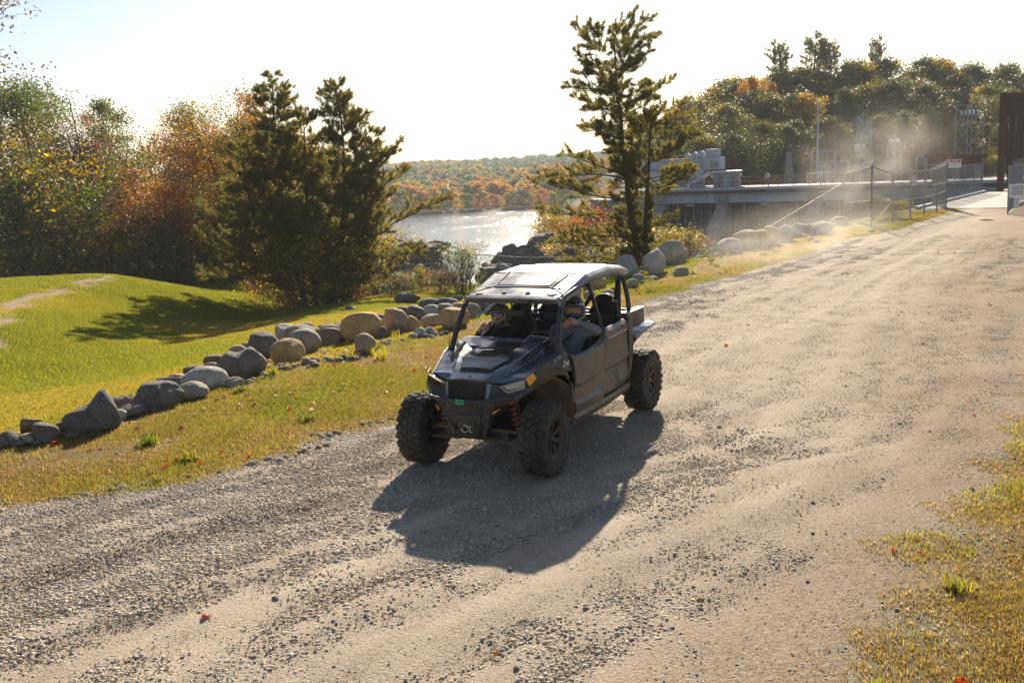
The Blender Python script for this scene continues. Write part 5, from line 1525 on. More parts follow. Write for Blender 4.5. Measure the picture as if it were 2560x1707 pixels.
def wheel_mesh(s):
    b = MB()
    b.lathe([(.19, -.10), (.172, -.09), (.165, 0), (.172, .085), (.192, .10), (.198, .106), (.19, .11), (.180, .10)], 40, 'y')
    # spokes on the outer face
    y0 = .06 * 1
    for i in range(7):
        a = 2 * PI * i / 7 + .2
        for off in (-.13, .13):
            d0 = np.array([math.cos(a), 0, math.sin(a)]); d1 = np.array([math.cos(a + off), 0, math.sin(a + off)])
            b.bar(d0 * .04 + (0, .072, 0), d1 * .176 + (0, .088, 0), .022, .018, up=(0, 1, 0))
    b.lathe([(.0, .094), (.034, .094), (.04, .088), (.052, .082), (.056, .06), (.056, .0), (.05, -.06)], 20, 'y')
    for i in range(7):
        a = 2 * PI * (i + .5) / 7 + .2
        b.lathe([(.0, .088), (.009, .088), (.010, .075)], 6, 'y', c=(.044 * math.cos(a), 0, .044 * math.sin(a)))
    b.lathe([(.0, -.03), (.12, -.03), (.125, -.022), (.12, -.014), (.0, -.014)], 28, 'y')       # brake disc
    if s < 0: b.v = [(x, -y, z) for x, y, z in b.v]
    return b.mesh('wheel', VM['rim'])
WM = {1: wheel_mesh(1), -1: wheel_mesh(-1)}
for (x, s, steer) in ((0, 1, .05), (0, -1, .05), (-WB, 1, 0), (-WB, -1, 0)):
    wo_ = link_mesh('wheel', WM[s], utv, (x, s * TRK, TR - .003), (0, random.Random(int(x * 10 + s)).random() * 2, steer))
    link_mesh('tyre', TYRE, wo_)
    rb = MB().lathe([(.185, .107), (.192, .112), (.199, .110), (.2, .104)], 40, 'y')
    if s < 0: rb.v = [(a, -b_, c) for a, b_, c in rb.v]
    link_mesh('rim', rb.mesh('rim', VM['rimedge']), wo_)

# --- suspension
for s in (1, -1):
    for xa, zz in ((.13, .44), (-.13, .44), (.12, .33), (-.12, .33)):
        part('control_arm', MB().tube([(xa * 1.3, s * .17, zz + .02), (xa * .3, s * .58, zz - .03)], .016, 8), VM['mudplastic'])
    b = MB(); pts = []
    A = np.array([.03, s * .43, .46]); B = np.array([.02, s * .36, .86]); D = B - A
    for i in range(8 * 14 + 1):
        t = i / (8 * 14); a = 2 * PI * 8 * t
        u = np.array([1.0, 0, 0]); w = np.cross(D / np.linalg.norm(D), u)
        pts.append(A + D * t + .048 * (math.cos(a) * u + math.sin(a) * w))
    sh = part('shock_absorber', MB().tube([A, A + D * .55], .028, 10).tube([A + D * .5, B], .016, 8).ball(A, .026).ball(B, .03), VM['dark'], auto=40)
    b.tube(pts, .0085, 6); part('spring', b, VM['spring'], sh, auto=60)
    for xa, zz in ((-WB + .2, .44), (-WB - .2, .44), (-WB, .33)):
        part('control_arm', MB().tube([(xa, s * .2, zz), (-WB, s * .58, zz - .04)], .017, 8), VM['mudplastic'])
    part('axle_shaft', MB().tube([(0, s * .1, .4), (0, s * .6, .375)], .018, 8), VM['dark'])
    part('axle_shaft', MB().tube([(-WB, s * .1, .4), (-WB, s * .6, .375)], .018, 8), VM['dark'])

# --- frame tub and floor
b = MB().box((-3.05, -.36, .33), (.12, .36, .46)).box((-2.38, -.655, .345), (-.70, .655, .50)).box((-2.36, -.60, .5), (-2.28, .60, 1.18))
b.box((-.72, -.58, .46), (-.66, .58, 1.06)).box((-2.9, -.5, .46), (-2.4, .5, .92))
b.prism([(.12, -.20, .36), (.34, -.13, .40), (.34, -.13, .50), (.12, -.22, .62)], (0, 0, 0.001))
part('chassis', b, VM['dark'], bevel=.01)
b = MB().prism([(.05, -.30, .34), (.05, .30, .34), (.30, .16, .40), (.33, .14, .46), (.33, -.14, .46), (.30, -.16, .40)], (0, 0, .02))
b.prism([(.30, -.20, .42), (.30, .20, .42), (.30, .30, .78), (.30, -.30, .78)], (-.10, 0, 0))
b.box((-.10, -.26, .60), (.20, .26, .80))
part('front_bulkhead', b, VM['plastic'], bevel=.008)

# --- hood: columns run outward from the centre line
st = [
 (.250, [(0, .985), (.10, .983), (.175, .975), (.215, .960), (.226, .945)]),
 (.155, [(0, 1.012), (.12, 1.010), (.205, 1.005), (.262, .972), (.330, .928)]),
 (.070, [(0, 1.038), (.16, 1.036), (.250, 1.038), (.300, .985), (.545, .980)]),
 (-.070, [(0, 1.075), (.22, 1.072), (.310, 1.085), (.350, 1.010), (.578, 1.018)]),
 (-.210, [(0, 1.112), (.29, 1.108), (.360, 1.128), (.395, 1.045), (.615, 1.060)]),
 (-.400, [(0, 1.150), (.30, 1.146), (.410, 1.180), (.450, 1.090), (.665, 1.110)]),
 (-.560, [(0, 1.160), (.30, 1.160), (.430, 1.200), (.480, 1.125), (.690, 1.150)]),
]
rows = []
for x, pr in st:
    rows.append([(x + (.0 if i < 3 else -.012 * i), -y, z) for i, (y, z) in list(enumerate(pr))[::-1]] + [(x + (.0 if i < 3 else -.012 * i), y, z) for i, (y, z) in list(enumerate(pr))[1:]])
hb = MB().grid(rows)
hood = part('hood', hb, VM['paint'], solid=.018, bevel=.007)
# raised gloss centre panel
sc = [(.085, .172, 1.058), (-.05, .235, 1.098), (-.126, .275, 1.124), (-.30, .225, 1.166), (-.36, .205, 1.176)]
rows = [[(x, -y, z), (x, -y * .5, z + .006), (x, 0, z + .008), (x, y * .5, z + .006), (x, y, z)] for x, y, z in sc]
b = MB().grid(rows)
part('hood_centre_panel', b, VM['gloss'], hood, solid=.03, bevel=.006)
b = MB().bar((.091, -.175, 1.035), (.091, .175, 1.035), .012, .034)
part('hood_panel_lip', b, VM['dark'], hood, bevel=.004)
b = MB()
for s in (1, -1):
    b.bar((-.17, s * .262, 1.142), (-.31, s * .226, 1.176), .012, .008)
b.box((-.36, -.2, 1.181), (-.35, .2, 1.188))
part('panel_seam', b, VM['dark'], hood)
b = MB().prism([(-.40, -.20, 1.168), (-.40, .20, 1.168), (-.58, .30, 1.205), (-.58, -.30, 1.205)], (0, 0, .012))
part('hood_rear_panel', b, VM['gloss'], hood, bevel=.004)
b = MB().lathe([(0, .004), (.012, .004), (.017, .001), (.017, 0)], 20, 'z', c=(.195, 0, 1.0)); part('hood_badge', b, VM['dark'], hood)
b = MB().lathe([(0, .006), (.006, .006), (.007, .003)], 12, 'z', c=(.195, 0, 1.0)); part('badge_centre', b, VM['steel'], hood)
for s in (1, -1):
    # dark intake behind each shoulder of the hood
    o = MB().prism([(-.10, s * .385, 1.055), (-.20, s * .46, 1.085), (-.52, s * .485, 1.175), (-.50, s * .43, 1.205)], (0, s * .01, .018))
    part('hood_vent', o, VM['dark'], hood, bevel=.004)
    o = MB().prism([(-.18, s * .428, 1.098), (-.22, s * .455, 1.110), (-.46, s * .475, 1.185), (-.44, s * .45, 1.195)], (0, s * .004, .006))
    part('vent_surround', o, VM['plastic'], hood)
text_part('hood_lettering', 'POLARIS', .038, VM['lightgrey'], hood, (.0, .338, 1.012), (-.62, .16, .20), (.05, .9, .25), .001)

# --- front fascia, grille and lights
b = MB()
A = (.240, .226, .950); Bp = (.168, .318, .918); Cq = (.078, .555, .975); Dq = (.085, .570, .892); Eq = (.160, .352, .868)
Fq = (.274, .213, .800); Gq = (.317, .327, .745); Hq = (.043, .626, .862); Iq = (.335, .300, .690); Jq = (.22, .46, .76)
b.add([A, Bp, Eq, Fq, Gq, Dq, Hq, Jq, Cq, Iq], [(0, 1, 2, 3), (3, 2, 4), (2, 5, 7, 4), (5, 6, 7), (5, 8, 6), (3, 4, 9)])
b.add([(.246, -.226, .972), (.246, .226, .972), (.240, .226, .950), (.240, -.226, .950)], [(0, 1, 2, 3)])
b.mirror_y() if False else None
b.v += [(x, -y, z) for x, y, z in b.v[:10]]; b.f += [tuple(i + 14 for i in f)[::-1] for f in b.f[:6]]
fas = part('front_fascia', b, VM['plastic'], solid=.02, bevel=.006)
for s in (1, -1):   # painted bars beside the grille
    b = MB().prism([(.256, s * .222, .952), (.232, s * .262, .935), (.280, s * .245, .805), (.292, s * .214, .80)], (.006, 0, 0))
    part('grille_surround', b, VM['paint'], fas, bevel=.004)
b = MB().box((.215, -.212, .80), (.222, .212, .957))
part('radiator', b, VM['dark'])
b = MB()
for i in range(12):       # honeycomb-like bars
    y = -.20 + i * .4 / 11
    for j in range(5):
        z0 = .805 + j * .03
        o = .009 if (i + j) % 2 else -.009
        b.bar((.262 - .12 * (z0 - .8), y - o, z0), (.262 - .12 * (z0 - .77), y + o, z0 + .03), .006, .012)
for j in range(6): b.bar((.262 - .12 * j * .03, -.21, .805 + j * .03), (.262 - .12 * j * .03, .21, .805 + j * .03), .008, .006)
part('grille', b, VM['dark'])
for s in (1, -1):
    q = lambda p, d=0: (p[0] + d, s * p[1], p[2])
    hp = [q((.180, .330, .908)), q((.098, .550, .968)), q((.104, .560, .894)), q((.158, .395, .850))]
    b = MB().prism([(x - .05, y, z) for x, y, z in hp], (.012, 0, 0))
    hl = part('headlight', b, VM['lensin'], bevel=.003)
    for k, f_ in enumerate((.35, .62, .86)):
        c_ = (np.array(hp[0]) * (1 - f_) + np.array(hp[1]) * f_) * .5 + (np.array(hp[3]) * (1 - f_) + np.array(hp[2]) * f_) * .5
        rr = .022
        m_ = MB().lathe([(.0, -.035), (rr * .5, -.026), (rr, .0), (rr * 1.05, .0)], 16, 'x', c=tuple(c_ + (-.006, 0, 0)))
        part('lamp_bowl', m_, VM['lensin'], hl, auto=50)
    part('lens', MB().prism([(x + .004, y, z) for x, y, z in hp], (.008, 0, 0)), VM['lens'], hl, bevel=.003)
    b = MB()
    P4 = [np.array(p) + (.008, 0, 0) for p in hp]
    for k in range(4): b.bar(P4[k], P4[(k + 1) % 4], .008, .014)
    part('lamp_frame', b, VM['lightgrey'] if s > 0 else VM['plastic'], hl)
    # amber marker on the fender, small amber reflector on the lower fascia
    b = MB().prism([(.088, s * .558, .985), (-.020, s * .588, 1.016), (-.045, s * .612, .962), (.055, s * .582, .900)], (.010, s * .012, .006))
    part('amber_marker', b, VM['orange'], bevel=.003)
    b = MB().prism([(.27, s * .372, .715), (.318, s * .310, .688), (.330, s * .302, .664)][::1], (.012, s * .006, 0))
    part('amber_reflector', b, VM['orange'])

# --- front fenders
for s in (1, -1):
    q = lambda x, y, z: (x, s * y, z)
    top = [(.060, .540, .978), (-.085, .575, 1.020), (-.225, .615, 1.062), (-.38, .660, 1.105), (-.48, .685, 1.125), (-.55, .694, 1.14)]
    mid = [(.070, .556, .930), (-.07, .582, .962), (-.21, .622, .992), (-.36, .675, 1.012), (-.48, .712, 1.015), (-.55, .730, 1.00)]
    lip = [(.090, .556, .852), (-.06, .572, .868), (-.22, .605, .885), (-.36, .668, .928), (-.49, .728, .905), (-.56, .745, .822)]
    b = MB().grid([[q(*p) for p in top], [q(*p) for p in mid], [q(*p) for p in lip]])
    fe = part('front_fender', b, VM['plastic'], solid=.02, bevel=.006)
    # inner wheel arch liner
    arch = [(.08, .545, .846), (-.06, .565, .862), (-.22, .60, .879), (-.36, .662, .922), (-.55, .735, .80), (-.61, .742, .56), (-.64, .735, .36)]
    b = MB().grid([[(x, s * y, z) for x, y, z in arch], [(x + .01, s * .34, z) for x, y, z in arch]])
    part('arch_liner', b, VM['mudplastic'], fe, solid=.012)
    b = MB().grid([[q(-.56, .758, .822), q(-.615, .752, .56), q(-.635, .745, .35)], [q(-.60, .755, .82), q(-.66, .75, .56), q(-.68, .74, .35)]])
    part('arch_edge', b, VM['paintd'], fe, solid=.02)
    # corner panel with the race number
    b = MB().add([q(-.40, .648, 1.105), q(-.545, .662, 1.155), q(-.725, .728, 1.062), q(-.600, .754, .935), q(-.43, .715, .972), q(-.365, .668, 1.035), q(-.525, .725, 1.045)],
                 [(0, 1, 6), (1, 2, 6), (2, 3, 6), (3, 4, 6), (4, 5, 6), (5, 0, 6)])
    cp = part('corner_panel', b, VM['paintd'], solid=.015)
    if s > 0:
        text_part('number_decal', '24', .088, VM['white'], cp, (-.490, .738, 1.028), (-1, .36, -.02), (0, .25, 1), .002)
        text_part('letter_decal', 'XP', .11, VM['lightgrey'], cp, (-.395, .680, 1.075), (-1, .32, .16), (0, .35, 1), .002)

# --- brush guard and winch
b = MB()
b.tube([(.10, -.50, .80), (.394, -.352, .817), (.425, -.20, .80), (.43, 0, .795), (.425, .20, .80), (.394, .352, .817), (.10, .50, .80)], .019, 10)
b.tube([(.405, -.22, .80), (.387, -.205, .655), (.30, -.12, .43)], .015, 8)
b.tube([(.405, .22, .80), (.387, .205, .655), (.30, .12, .43)], .015, 8)
b.tube([(.388, -.21, .66), (.395, 0, .655), (.388, .21, .66)], .013, 8)
b.tube([(.30, -.13, .425), (.31, 0, .415), (.30, .13, .425)], .015, 8)
guard = part('brush_guard', b, VM['tube'], auto=50)
b = MB().prism([(.452, -.035, .772), (.452, .055, .768), (.447, .055, .815), (.447, -.035, .818)], (-.006, 0, 0))
gt = part('green_tag', b, VM['green'], guard)
b = MB()
for i, (w_, h_) in enumerate(((.006, .016), (.010, .012), (.006, .016), (.009, .014), (.007, .016))):
    b.box((.4525, -.012 + i * .012, .788), (.4545, -.012 + i * .012 + w_, .788 + h_))
part('tag_print', b, VM['darkprint'], gt)
b = MB().lathe([(.0, -.09), (.045, -.09), (.045, -.055), (.03, -.05), (.03, .05), (.045, .055), (.045, .09), (0, .09)], 16, 'y', c=(.29, 0, .52))
b.box((.24, -.15, .46), (.30, -.09, .58)).box((.24, .09, .46), (.30, .15, .58))
wi = part('winch', b, VM['mudplastic'], bevel=.006)
b = MB(); pts = [(.345 + .004 * math.sin(a * 2), .035 * math.sin(a) - .005, .50 + .038 * math.cos(a)) for a in np.linspace(-.6, 4.7, 16)]
b.tube(pts, .009, 8); b.tube([(.345, .05, .51), (.345, .062, .46)], .007, 6).tube([(.345, .03, .52), (.345, .07, .525)], .008, 6)
part('hook', b, VM['steel'], wi, auto=60)

# --- doors
def ip(pts, t):
    n = len(pts); x = t * (n - 1); i = min(int(x), n - 2); f = x - i
    return tuple(np.array(pts[i]) * (1 - f) + np.array(pts[i + 1]) * f)
def door(s, top, bot, seam_rows, name, yoff):
    """grid between a top and bottom edge; per-row (v, y)"""
    rows = []; m = len(top)
    for v, y in seam_rows:
        rows.append([(top[k][0] * (1 - v) + bot[k][0] * v + yoff(v, k / (m - 1))[0], s * (y + yoff(v, k / (m - 1))[1]), top[k][1] * (1 - v) + bot[k][1] * v) for k in range(m)])
    return part(name, MB().grid(rows), VM['paintd'], solid=.03, bevel=.006)
for s in (1, -1):
    top = [(-.620, 1.090), (-.76, 1.040), (-.95, 1.040), (-1.15, 1.052), (-1.35, 1.075), (-1.48, 1.110), (-1.595, 1.245)]
    bot = [(-.645, .465), (-.80, .462), (-.95, .460), (-1.1, .460), (-1.22, .458), (-1.33, .457), (-1.425, .456)]
    def yf(v, u):
        dx = (.035 * math.sin(PI * v) * u)
        return (dx, .0)
    fd = door(s, top, bot, [(0, .700), (.05, .738), (.15, .748), (.46, .758), (.52, .736), (.78, .724), (.85, .750), (1, .728)], 'front_door', yf)
    o = MB().tube([(-1.43, s * .757, .985), (-1.395, s * .768, .99), (-1.385, s * .768, 1.055), (-1.425, s * .757, 1.06)], .009, 8)
    part('door_handle', o, VM['steel'] if s > 0 else VM['plastic'], fd, auto=50)
    part('handle_recess', MB().obox((-1.412, s * .748, 1.022), (.06, .008, .09), np.eye(3)), VM['dark'], fd, bevel=.004)
    part('door_crease', MB().bar((-1.20, s * .752, .715), (-1.36, s * .752, .80), .006, .010), VM['dark'], fd)
    part('door_crease', MB().bar((-.72, s * .744, .62), (-.98, s * .752, .70), .006, .008), VM['dark'], fd)
    top = [(-1.625, 1.215), (-1.80, 1.207), (-1.98, 1.207), (-2.16, 1.214), (-2.30, 1.222)]
    bot = [(-1.455, .452), (-1.66, .45), (-1.86, .448), (-2.08, .448), (-2.27, .47)]
    def yr(v, u): return (.04 * math.sin(PI * v) * (1 - u), -.012 * u)
    rd = door(s, top, bot, [(0, .690), (.05, .738), (.17, .750), (.21, .734), (.58, .755), (.64, .732), (.88, .752), (1, .722)], 'rear_door', yr)
    o = MB().tube([(-2.20, s * .742, 1.15), (-2.19, s * .752, 1.16), (-2.13, s * .754, 1.16), (-2.12, s * .744, 1.15)], .007, 6)
    part('door_handle', o, VM['plastic'], rd, auto=50)
    part('door_trim', MB().bar((-1.65, s * .744, 1.09), (-2.28, s * .738, 1.10), .008, .02), VM['paint'], rd, bevel=.003)
    part('door_panel_joint', MB().bar((-1.85, s * .756, .70), (-1.95, s * .752, .50), .006, .012), VM['dark'], rd)
    # rocker
    b = MB().grid([[(-.66, s * .738, .455), (-1.5, s * .742, .445), (-2.32, s * .735, .46)], [(-.66, s * .752, .41), (-1.5, s * .756, .40), (-2.32, s * .745, .42)],
                   [(-.665, s * .735, .345), (-1.5, s * .74, .343), (-2.30, s * .73, .365)], [(-.67, s * .66, .335), (-1.5, s * .66, .333), (-2.3, s * .66, .35)]])
    part('side_skirt', b, VM['paintd'], solid=.012, bevel=.006)
    # rear quarter and fender
    q = lambda x, y, z: (x, s * y, z)
    b = MB().grid([[q(-2.315, .735, 1.215), q(-2.42, .730, 1.22)], [q(-2.305, .748, .95), q(-2.45, .752, .93)], [q(-2.285, .74, .62), q(-2.40, .742, .66)], [q(-2.29, .735, .47), q(-2.335, .735, .52)]])
    part('rear_quarter_panel', b, VM['plastic'], solid=.02, bevel=.006)
    b = MB().grid([[q(-2.42, .69, 1.06), q(-2.62, .70, 1.075), q(-2.85, .70, 1.085), q(-3.10, .69, 1.08)],
                   [q(-2.44, .775, .985), q(-2.62, .795, 1.02), q(-2.85, .81, 1.045), q(-3.10, .80, 1.055)],
                   [q(-2.46, .78, .93), q(-2.62, .80, .985), q(-2.85, .815, 1.015), q(-3.12, .80, 1.03)]])
    rf = part('rear_fender', b, VM['paint'], solid=.02, bevel=.006)
    arch = [(-2.30, .50), (-2.36, .66), (-2.46, .88), (-2.62, .955), (-2.85, .975), (-3.1, .96)]
    b = MB().grid([[(x, s * .735, z) for x, z in arch], [(x, s * .42, z) for x, z in arch]])
    part('arch_liner', b, VM['mudplastic'], rf, solid=.012)

# --- cargo bed
b = MB().box((-2.99, -.66, .97), (-2.40, .66, 1.0)).box((-2.99, -.69, .98), (-2.40, -.64, 1.245)).box((-2.99, .64, .98), (-2.40, .69, 1.245))
b.box((-2.44, -.64, .98), (-2.40, .64, 1.245)).box((-3.0, -.69, .98), (-2.96, .69, 1.235))
bed = part('cargo_bed', b, VM['paintd'], bevel=.012)
for s in (1, -1):
    y0, y1 = sorted((s * .60, s * .70))
    part('bed_rail', MB().box((-2.99, y0, 1.246), (-2.40, y1, 1.268)), VM['roof'], bed, bevel=.006)

# --- roll cage
b = MB()
for s in (1, -1):
    b.tube([(-.515, s * .632, 1.10), (-.64, s * .608, 1.36), (-.79, s * .570, 1.60), (-.90, s * .565, 1.655), (-1.45, s * .590, 1.765), (-2.2, s * .590, 1.775), (-2.62, s * .575, 1.70)], .030, 10)
    b.tube([(-1.61, s * .675, .55), (-1.60, s * .680, 1.24), (-1.47, s * .605, 1.72), (-1.44, s * .59, 1.765)], .024, 10)
    b.tube([(-2.60, s * .565, 1.70), (-2.655, s * .60, 1.45), (-2.62, s * .64, 1.20), (-2.45, s * .65, .98)], .030, 10)
    b.tube([(-2.48, s * .575, 1.715), (-2.36, s * .61, 1.45), (-2.33, s * .62, 1.22)], .022, 8)
    b.tube([(-1.45, s * .59, 1.74), (-1.33, s * .588, 1.735), (-1.22, s * .585, 1.72)], .02, 8)
    b.tube([(-1.47, s * .60, 1.70), (-1.52, s * .45, 1.755)], .02, 8)
b.tube([(-.80, -.585, 1.635), (-.80, .585, 1.635)], .026, 10)
b.tube([(-1.45, -.59, 1.765), (-1.45, .59, 1.765)], .024, 8).tube([(-2.55, -.575, 1.71), (-2.55, .575, 1.71)], .024, 8)
b.tube([(-1.62, -.67, 1.14), (-1.62, .67, 1.14)], .022, 8).tube([(-2.60, -.63, 1.235), (-2.60, .63, 1.235)], .022, 8)
cage = part('roll_cage', b, VM['tube'], auto=50)

# --- roof
def rz_(x): return np.interp(-x, [.74, .80, 1.04, 1.47, 2.1, 2.55, 2.78], [1.648, 1.672, 1.725, 1.842, 1.865, 1.825, 1.77])
xs = [-.745, -.80, -1.04, -1.27, -1.47, -1.80, -2.10, -2.40, -2.60, -2.78]
rows = []
for x in xs:
    w = float(np.interp(-x, [.74, 1.04, 1.45, 2.2, 2.78], [.585, .598, .612, .612, .575])); z = float(rz_(x))
    zc = .018 if x < -.9 else .004
    half = [(0, z + zc), (.33, z + zc * .8), (.40, z + .004), (w - .05, z), (w, z - .035), (w + .002, z - .075)]
    rows.append([(x, -y, zz) for y, zz in half[::-1]] + [(x, y, zz) for y, zz in half[1:]])
roof = part('roof', MB().grid(rows), VM['roof'], solid=.03, bevel=.008)
def on_roof(x, y, d=.006): return (x, y, float(rz_(x)) + (.018 if abs(y) < .34 else .004) + d)
pan = [on_roof(-1.065, -.315, -.004), on_roof(-1.065, .315, -.004), on_roof(-1.45, .345, -.004), on_roof(-1.45, -.345, -.004)]
part('roof_centre_panel', MB().prism(pan, (0, 0, .014)), VM['roof'], roof, bevel=.006)
b = MB()
for (p0, p1) in (((-1.045, -.33), (-1.045, .33)), ((-1.475, -.36), (-1.475, .36))):
    b.bar(on_roof(*p0, d=.003), on_roof(*p1, d=.0), .018, .006)
for s in (1, -1):
    b.bar((-1.05, s * .345, float(rz_(-1.05)) + .019), (-1.46, s * .37, float(rz_(-1.46)) + .019), .014, .006)
    b.bar((-1.04, s * .40, float(rz_(-1.04)) + .007), (-.86, s * .575, float(rz_(-.86)) + .004), .010, .006)
    b.bar((-1.475, s * .36, float(rz_(-1.475)) + .012), (-1.48, s * .55, float(rz_(-1.48)) + .004), .010, .006)
    b.bar((-1.04, s * .33, float(rz_(-1.04)) + .016), (-1.04, s * .46, float(rz_(-1.04)) + .006), .010, .006)
part('roof_joint', b, VM['roofd'], roof)
for s in (1, -1):
    part('roof_recess', MB().prism([(-.83, s * .38, 1.6865), (-.90, s * .41, 1.702), (-.92, s * .45, 1.706), (-.88, s * .49, 1.6975), (-.83, s * .47, 1.6865)], (0, 0, .004)), VM['roofd'], roof)
    part('roof_bolt', MB().box((-.89, s * .12, 1.7), (-.87, s * .17, 1.708)), VM['roofd'], roof)
b = MB().bar((-.762, -.55, 1.622), (-.762, .55, 1.622), .03, .045)
part('roof_front_seal', b, VM['plastic'], roof, bevel=.006)

# --- cabin
def seat(x, y):
    b = MB().box((x - .10, y - .24, .62), (x + .46, y + .24, .80))
    st_ = part('seat', b, VM['seat'], bevel=.05, seg=3)
    b = MB()
    prof = [(.235, .78), (.255, .95), (.25, 1.12), (.235, 1.22), (.17, 1.30), (.13, 1.36), (.125, 1.42), (.09, 1.465), (.04, 1.475)]
    rows = []
    for k, (w, z) in enumerate(prof):
        bx = x - .02 - .17 * (z - .78) / .7
        rows.append([(bx - .07, y - w * .9, z), (bx, y - w, z), (bx + .055, y - w * .93, z), (bx + .028, y - w * .55, z), (bx + .02, y, z), (bx + .028, y + w * .55, z), (bx + .055, y + w * .93, z), (bx, y + w, z), (bx - .07, y + w * .9, z), (bx - .09, y, z), (bx - .07, y - w * .9, z)])
    b.grid(rows); b.add([rows[-1][i] for i in range(10)], [tuple(range(10))])
    o = part('backrest', b, VM['seat'], st_, auto=60)
    mo = o.modifiers.new('subdivision', 'SUBSURF'); mo.levels = mo.render_levels = 1
    part('seat_piping', MB().tube([(x - .02, y - .19, .86), (x - .085, y - .2, 1.15), (x - .13, y - .115, 1.33), (x - .15, y, 1.385), (x - .13, y + .115, 1.33), (x - .085, y + .2, 1.15), (x - .02, y + .19, .86)], .006, 6), VM['dark'], st_)
    return st_
for x in (-1.46, -2.38):
    for y in (.34, -.34):
        seat(x, y)
b = MB().prism([(-.56, -.60, .98), (-.56, -.60, 1.15), (-.66, -.60, 1.19), (-.78, -.60, 1.17), (-.80, -.60, .98)], (0, 1.20, 0))
dash = part('dashboard', b, VM['dark'], bevel=.015)
b = MB().prism([(-.46, -.56, 1.168), (-.66, -.56, 1.222), (-.72, -.50, 1.225), (-.66, 0, 1.235), (-.66, .22, 1.23), (-.60, .40, 1.215), (-.46, .42, 1.165), (-.46, 0, 1.172)], (0, 0, .012))
part('cowl', b, VM['paint'], dash, bevel=.006)
b = MB().prism([(-.57, .24, 1.225), (-.57, .44, 1.212), (-.65, .47, 1.250), (-.66, .27, 1.265)], (.006, 0, .012))
part('instrument_pod', b, VM['plastic'], dash, bevel=.008)
b = MB().bar((-.566, .235, 1.232), (-.66, .262, 1.276), .010).bar((-.66, .262, 1.276), (-.65, .478, 1.262), .010).bar((-.65, .478, 1.262), (-.572, .446, 1.222), .010)
part('pod_frame', b, VM['lightgrey'], dash)
b = MB(); C0 = np.array([-.89, .345, 1.195]); ax = np.array([-.62, 0, .78]); u = np.array([0, 1.0, 0]); w = np.cross(ax, u)
ring = [C0 + .175 * (math.cos(a) * u + math.sin(a) * w) for a in np.linspace(0, 2 * PI, 33)]
b.tube(ring, .016, 8, caps=False)
for a in (.2, 2.94, 4.7): b.bar(C0 - ax * .02, C0 + .17 * (math.cos(a) * u + math.sin(a) * w), .022, .012)
b.ball(C0 - ax * .02, .045)
swh = part('steering_wheel', b, VM['dark'], auto=50)
part('steering_column', MB().tube([C0 - ax * .03, (-.70, .345, 1.02)], .025, 8), VM['dark'], swh)
b = MB().box((-.965, -.185, 1.43), (-.935, .045, 1.50)); mi = part('rear_view_mirror', b, VM['plastic'], bevel=.014)
part('mirror_bracket', MB().tube([(-.93, -.06, 1.49), (-.86, -.06, 1.60), (-.82, -.06, 1.64)], .010, 6), VM['plastic'], mi)
for s in (1, -1):   # seat belts hanging from the rear uprights
    part('seat_belt', MB().bar((-2.40, s * .585, 1.66), (-2.34, s * .57, 1.42), .05, .012, up=(1, 0, 0)).bar((-2.34, s * .57, 1.42), (-2.36, s * .56, 1.05), .045, .010, up=(1, 0, 0)), VM['belt'])
    part('belt_buckle', MB().obox((-2.338, s * .572, 1.418), (.02, .062, .03), np.eye(3)), VM['steel'], bevel=.003)
    part('seat_belt', MB().bar((-1.58, s * .60, 1.60), (-1.50, s * .40, 1.30), .045, .008, up=(1, 0, 0)), VM['belt'])
part('antenna', MB().tube([(-.43, -.615, 1.12), (-.50, -.60, 1.45)], [.006, .003], 6), VM['tube'])
part('cage_net', MB().bar((-1.64, -.12, 1.13), (-1.50, .06, 1.50), .012).bar((-1.64, .12, 1.13), (-1.50, .30, 1.48), .012), VM['belt'])
s1 = sign(2373, 400, 2402, 419, 46.6, 'white danger sign with red header on the gate post', True, 2, -.25, 'DANGER')
s2 = sign(2280, 440, 2291, 464, 46.0, 'small white notice hanging on the road fence', False, 3, -.5)
s3 = sign(2525, 461, 2562, 493, 42.2, 'large white notice board at the right edge', False, 5, -.2)
t = empty('sign_post', tuple(at_z(2519, 536, 0)), 0, 'thin post left of the white notice board', 'post')
s4 = sign(2536, 495, 2548, 518, 42.15, 'small notice below the white board at the right edge', False, 3, -.2)
MB().tube([(0, 0, -.3), (0, 0, 1.35)], .03, 8).build('pole', CM['galv'], t)
b = MB()
# old weathered rail post standing by the wood on the left
pp = on_ground(241, 672)
t = empty('wooden_post', tuple(pp), 0, 'lone dark wooden post at the edge of the wood on the left', 'post')
MB().box((-.08, -.08, -.3), (.08, .08, 1.15)).build('post', BARK, t, bevel=.02)
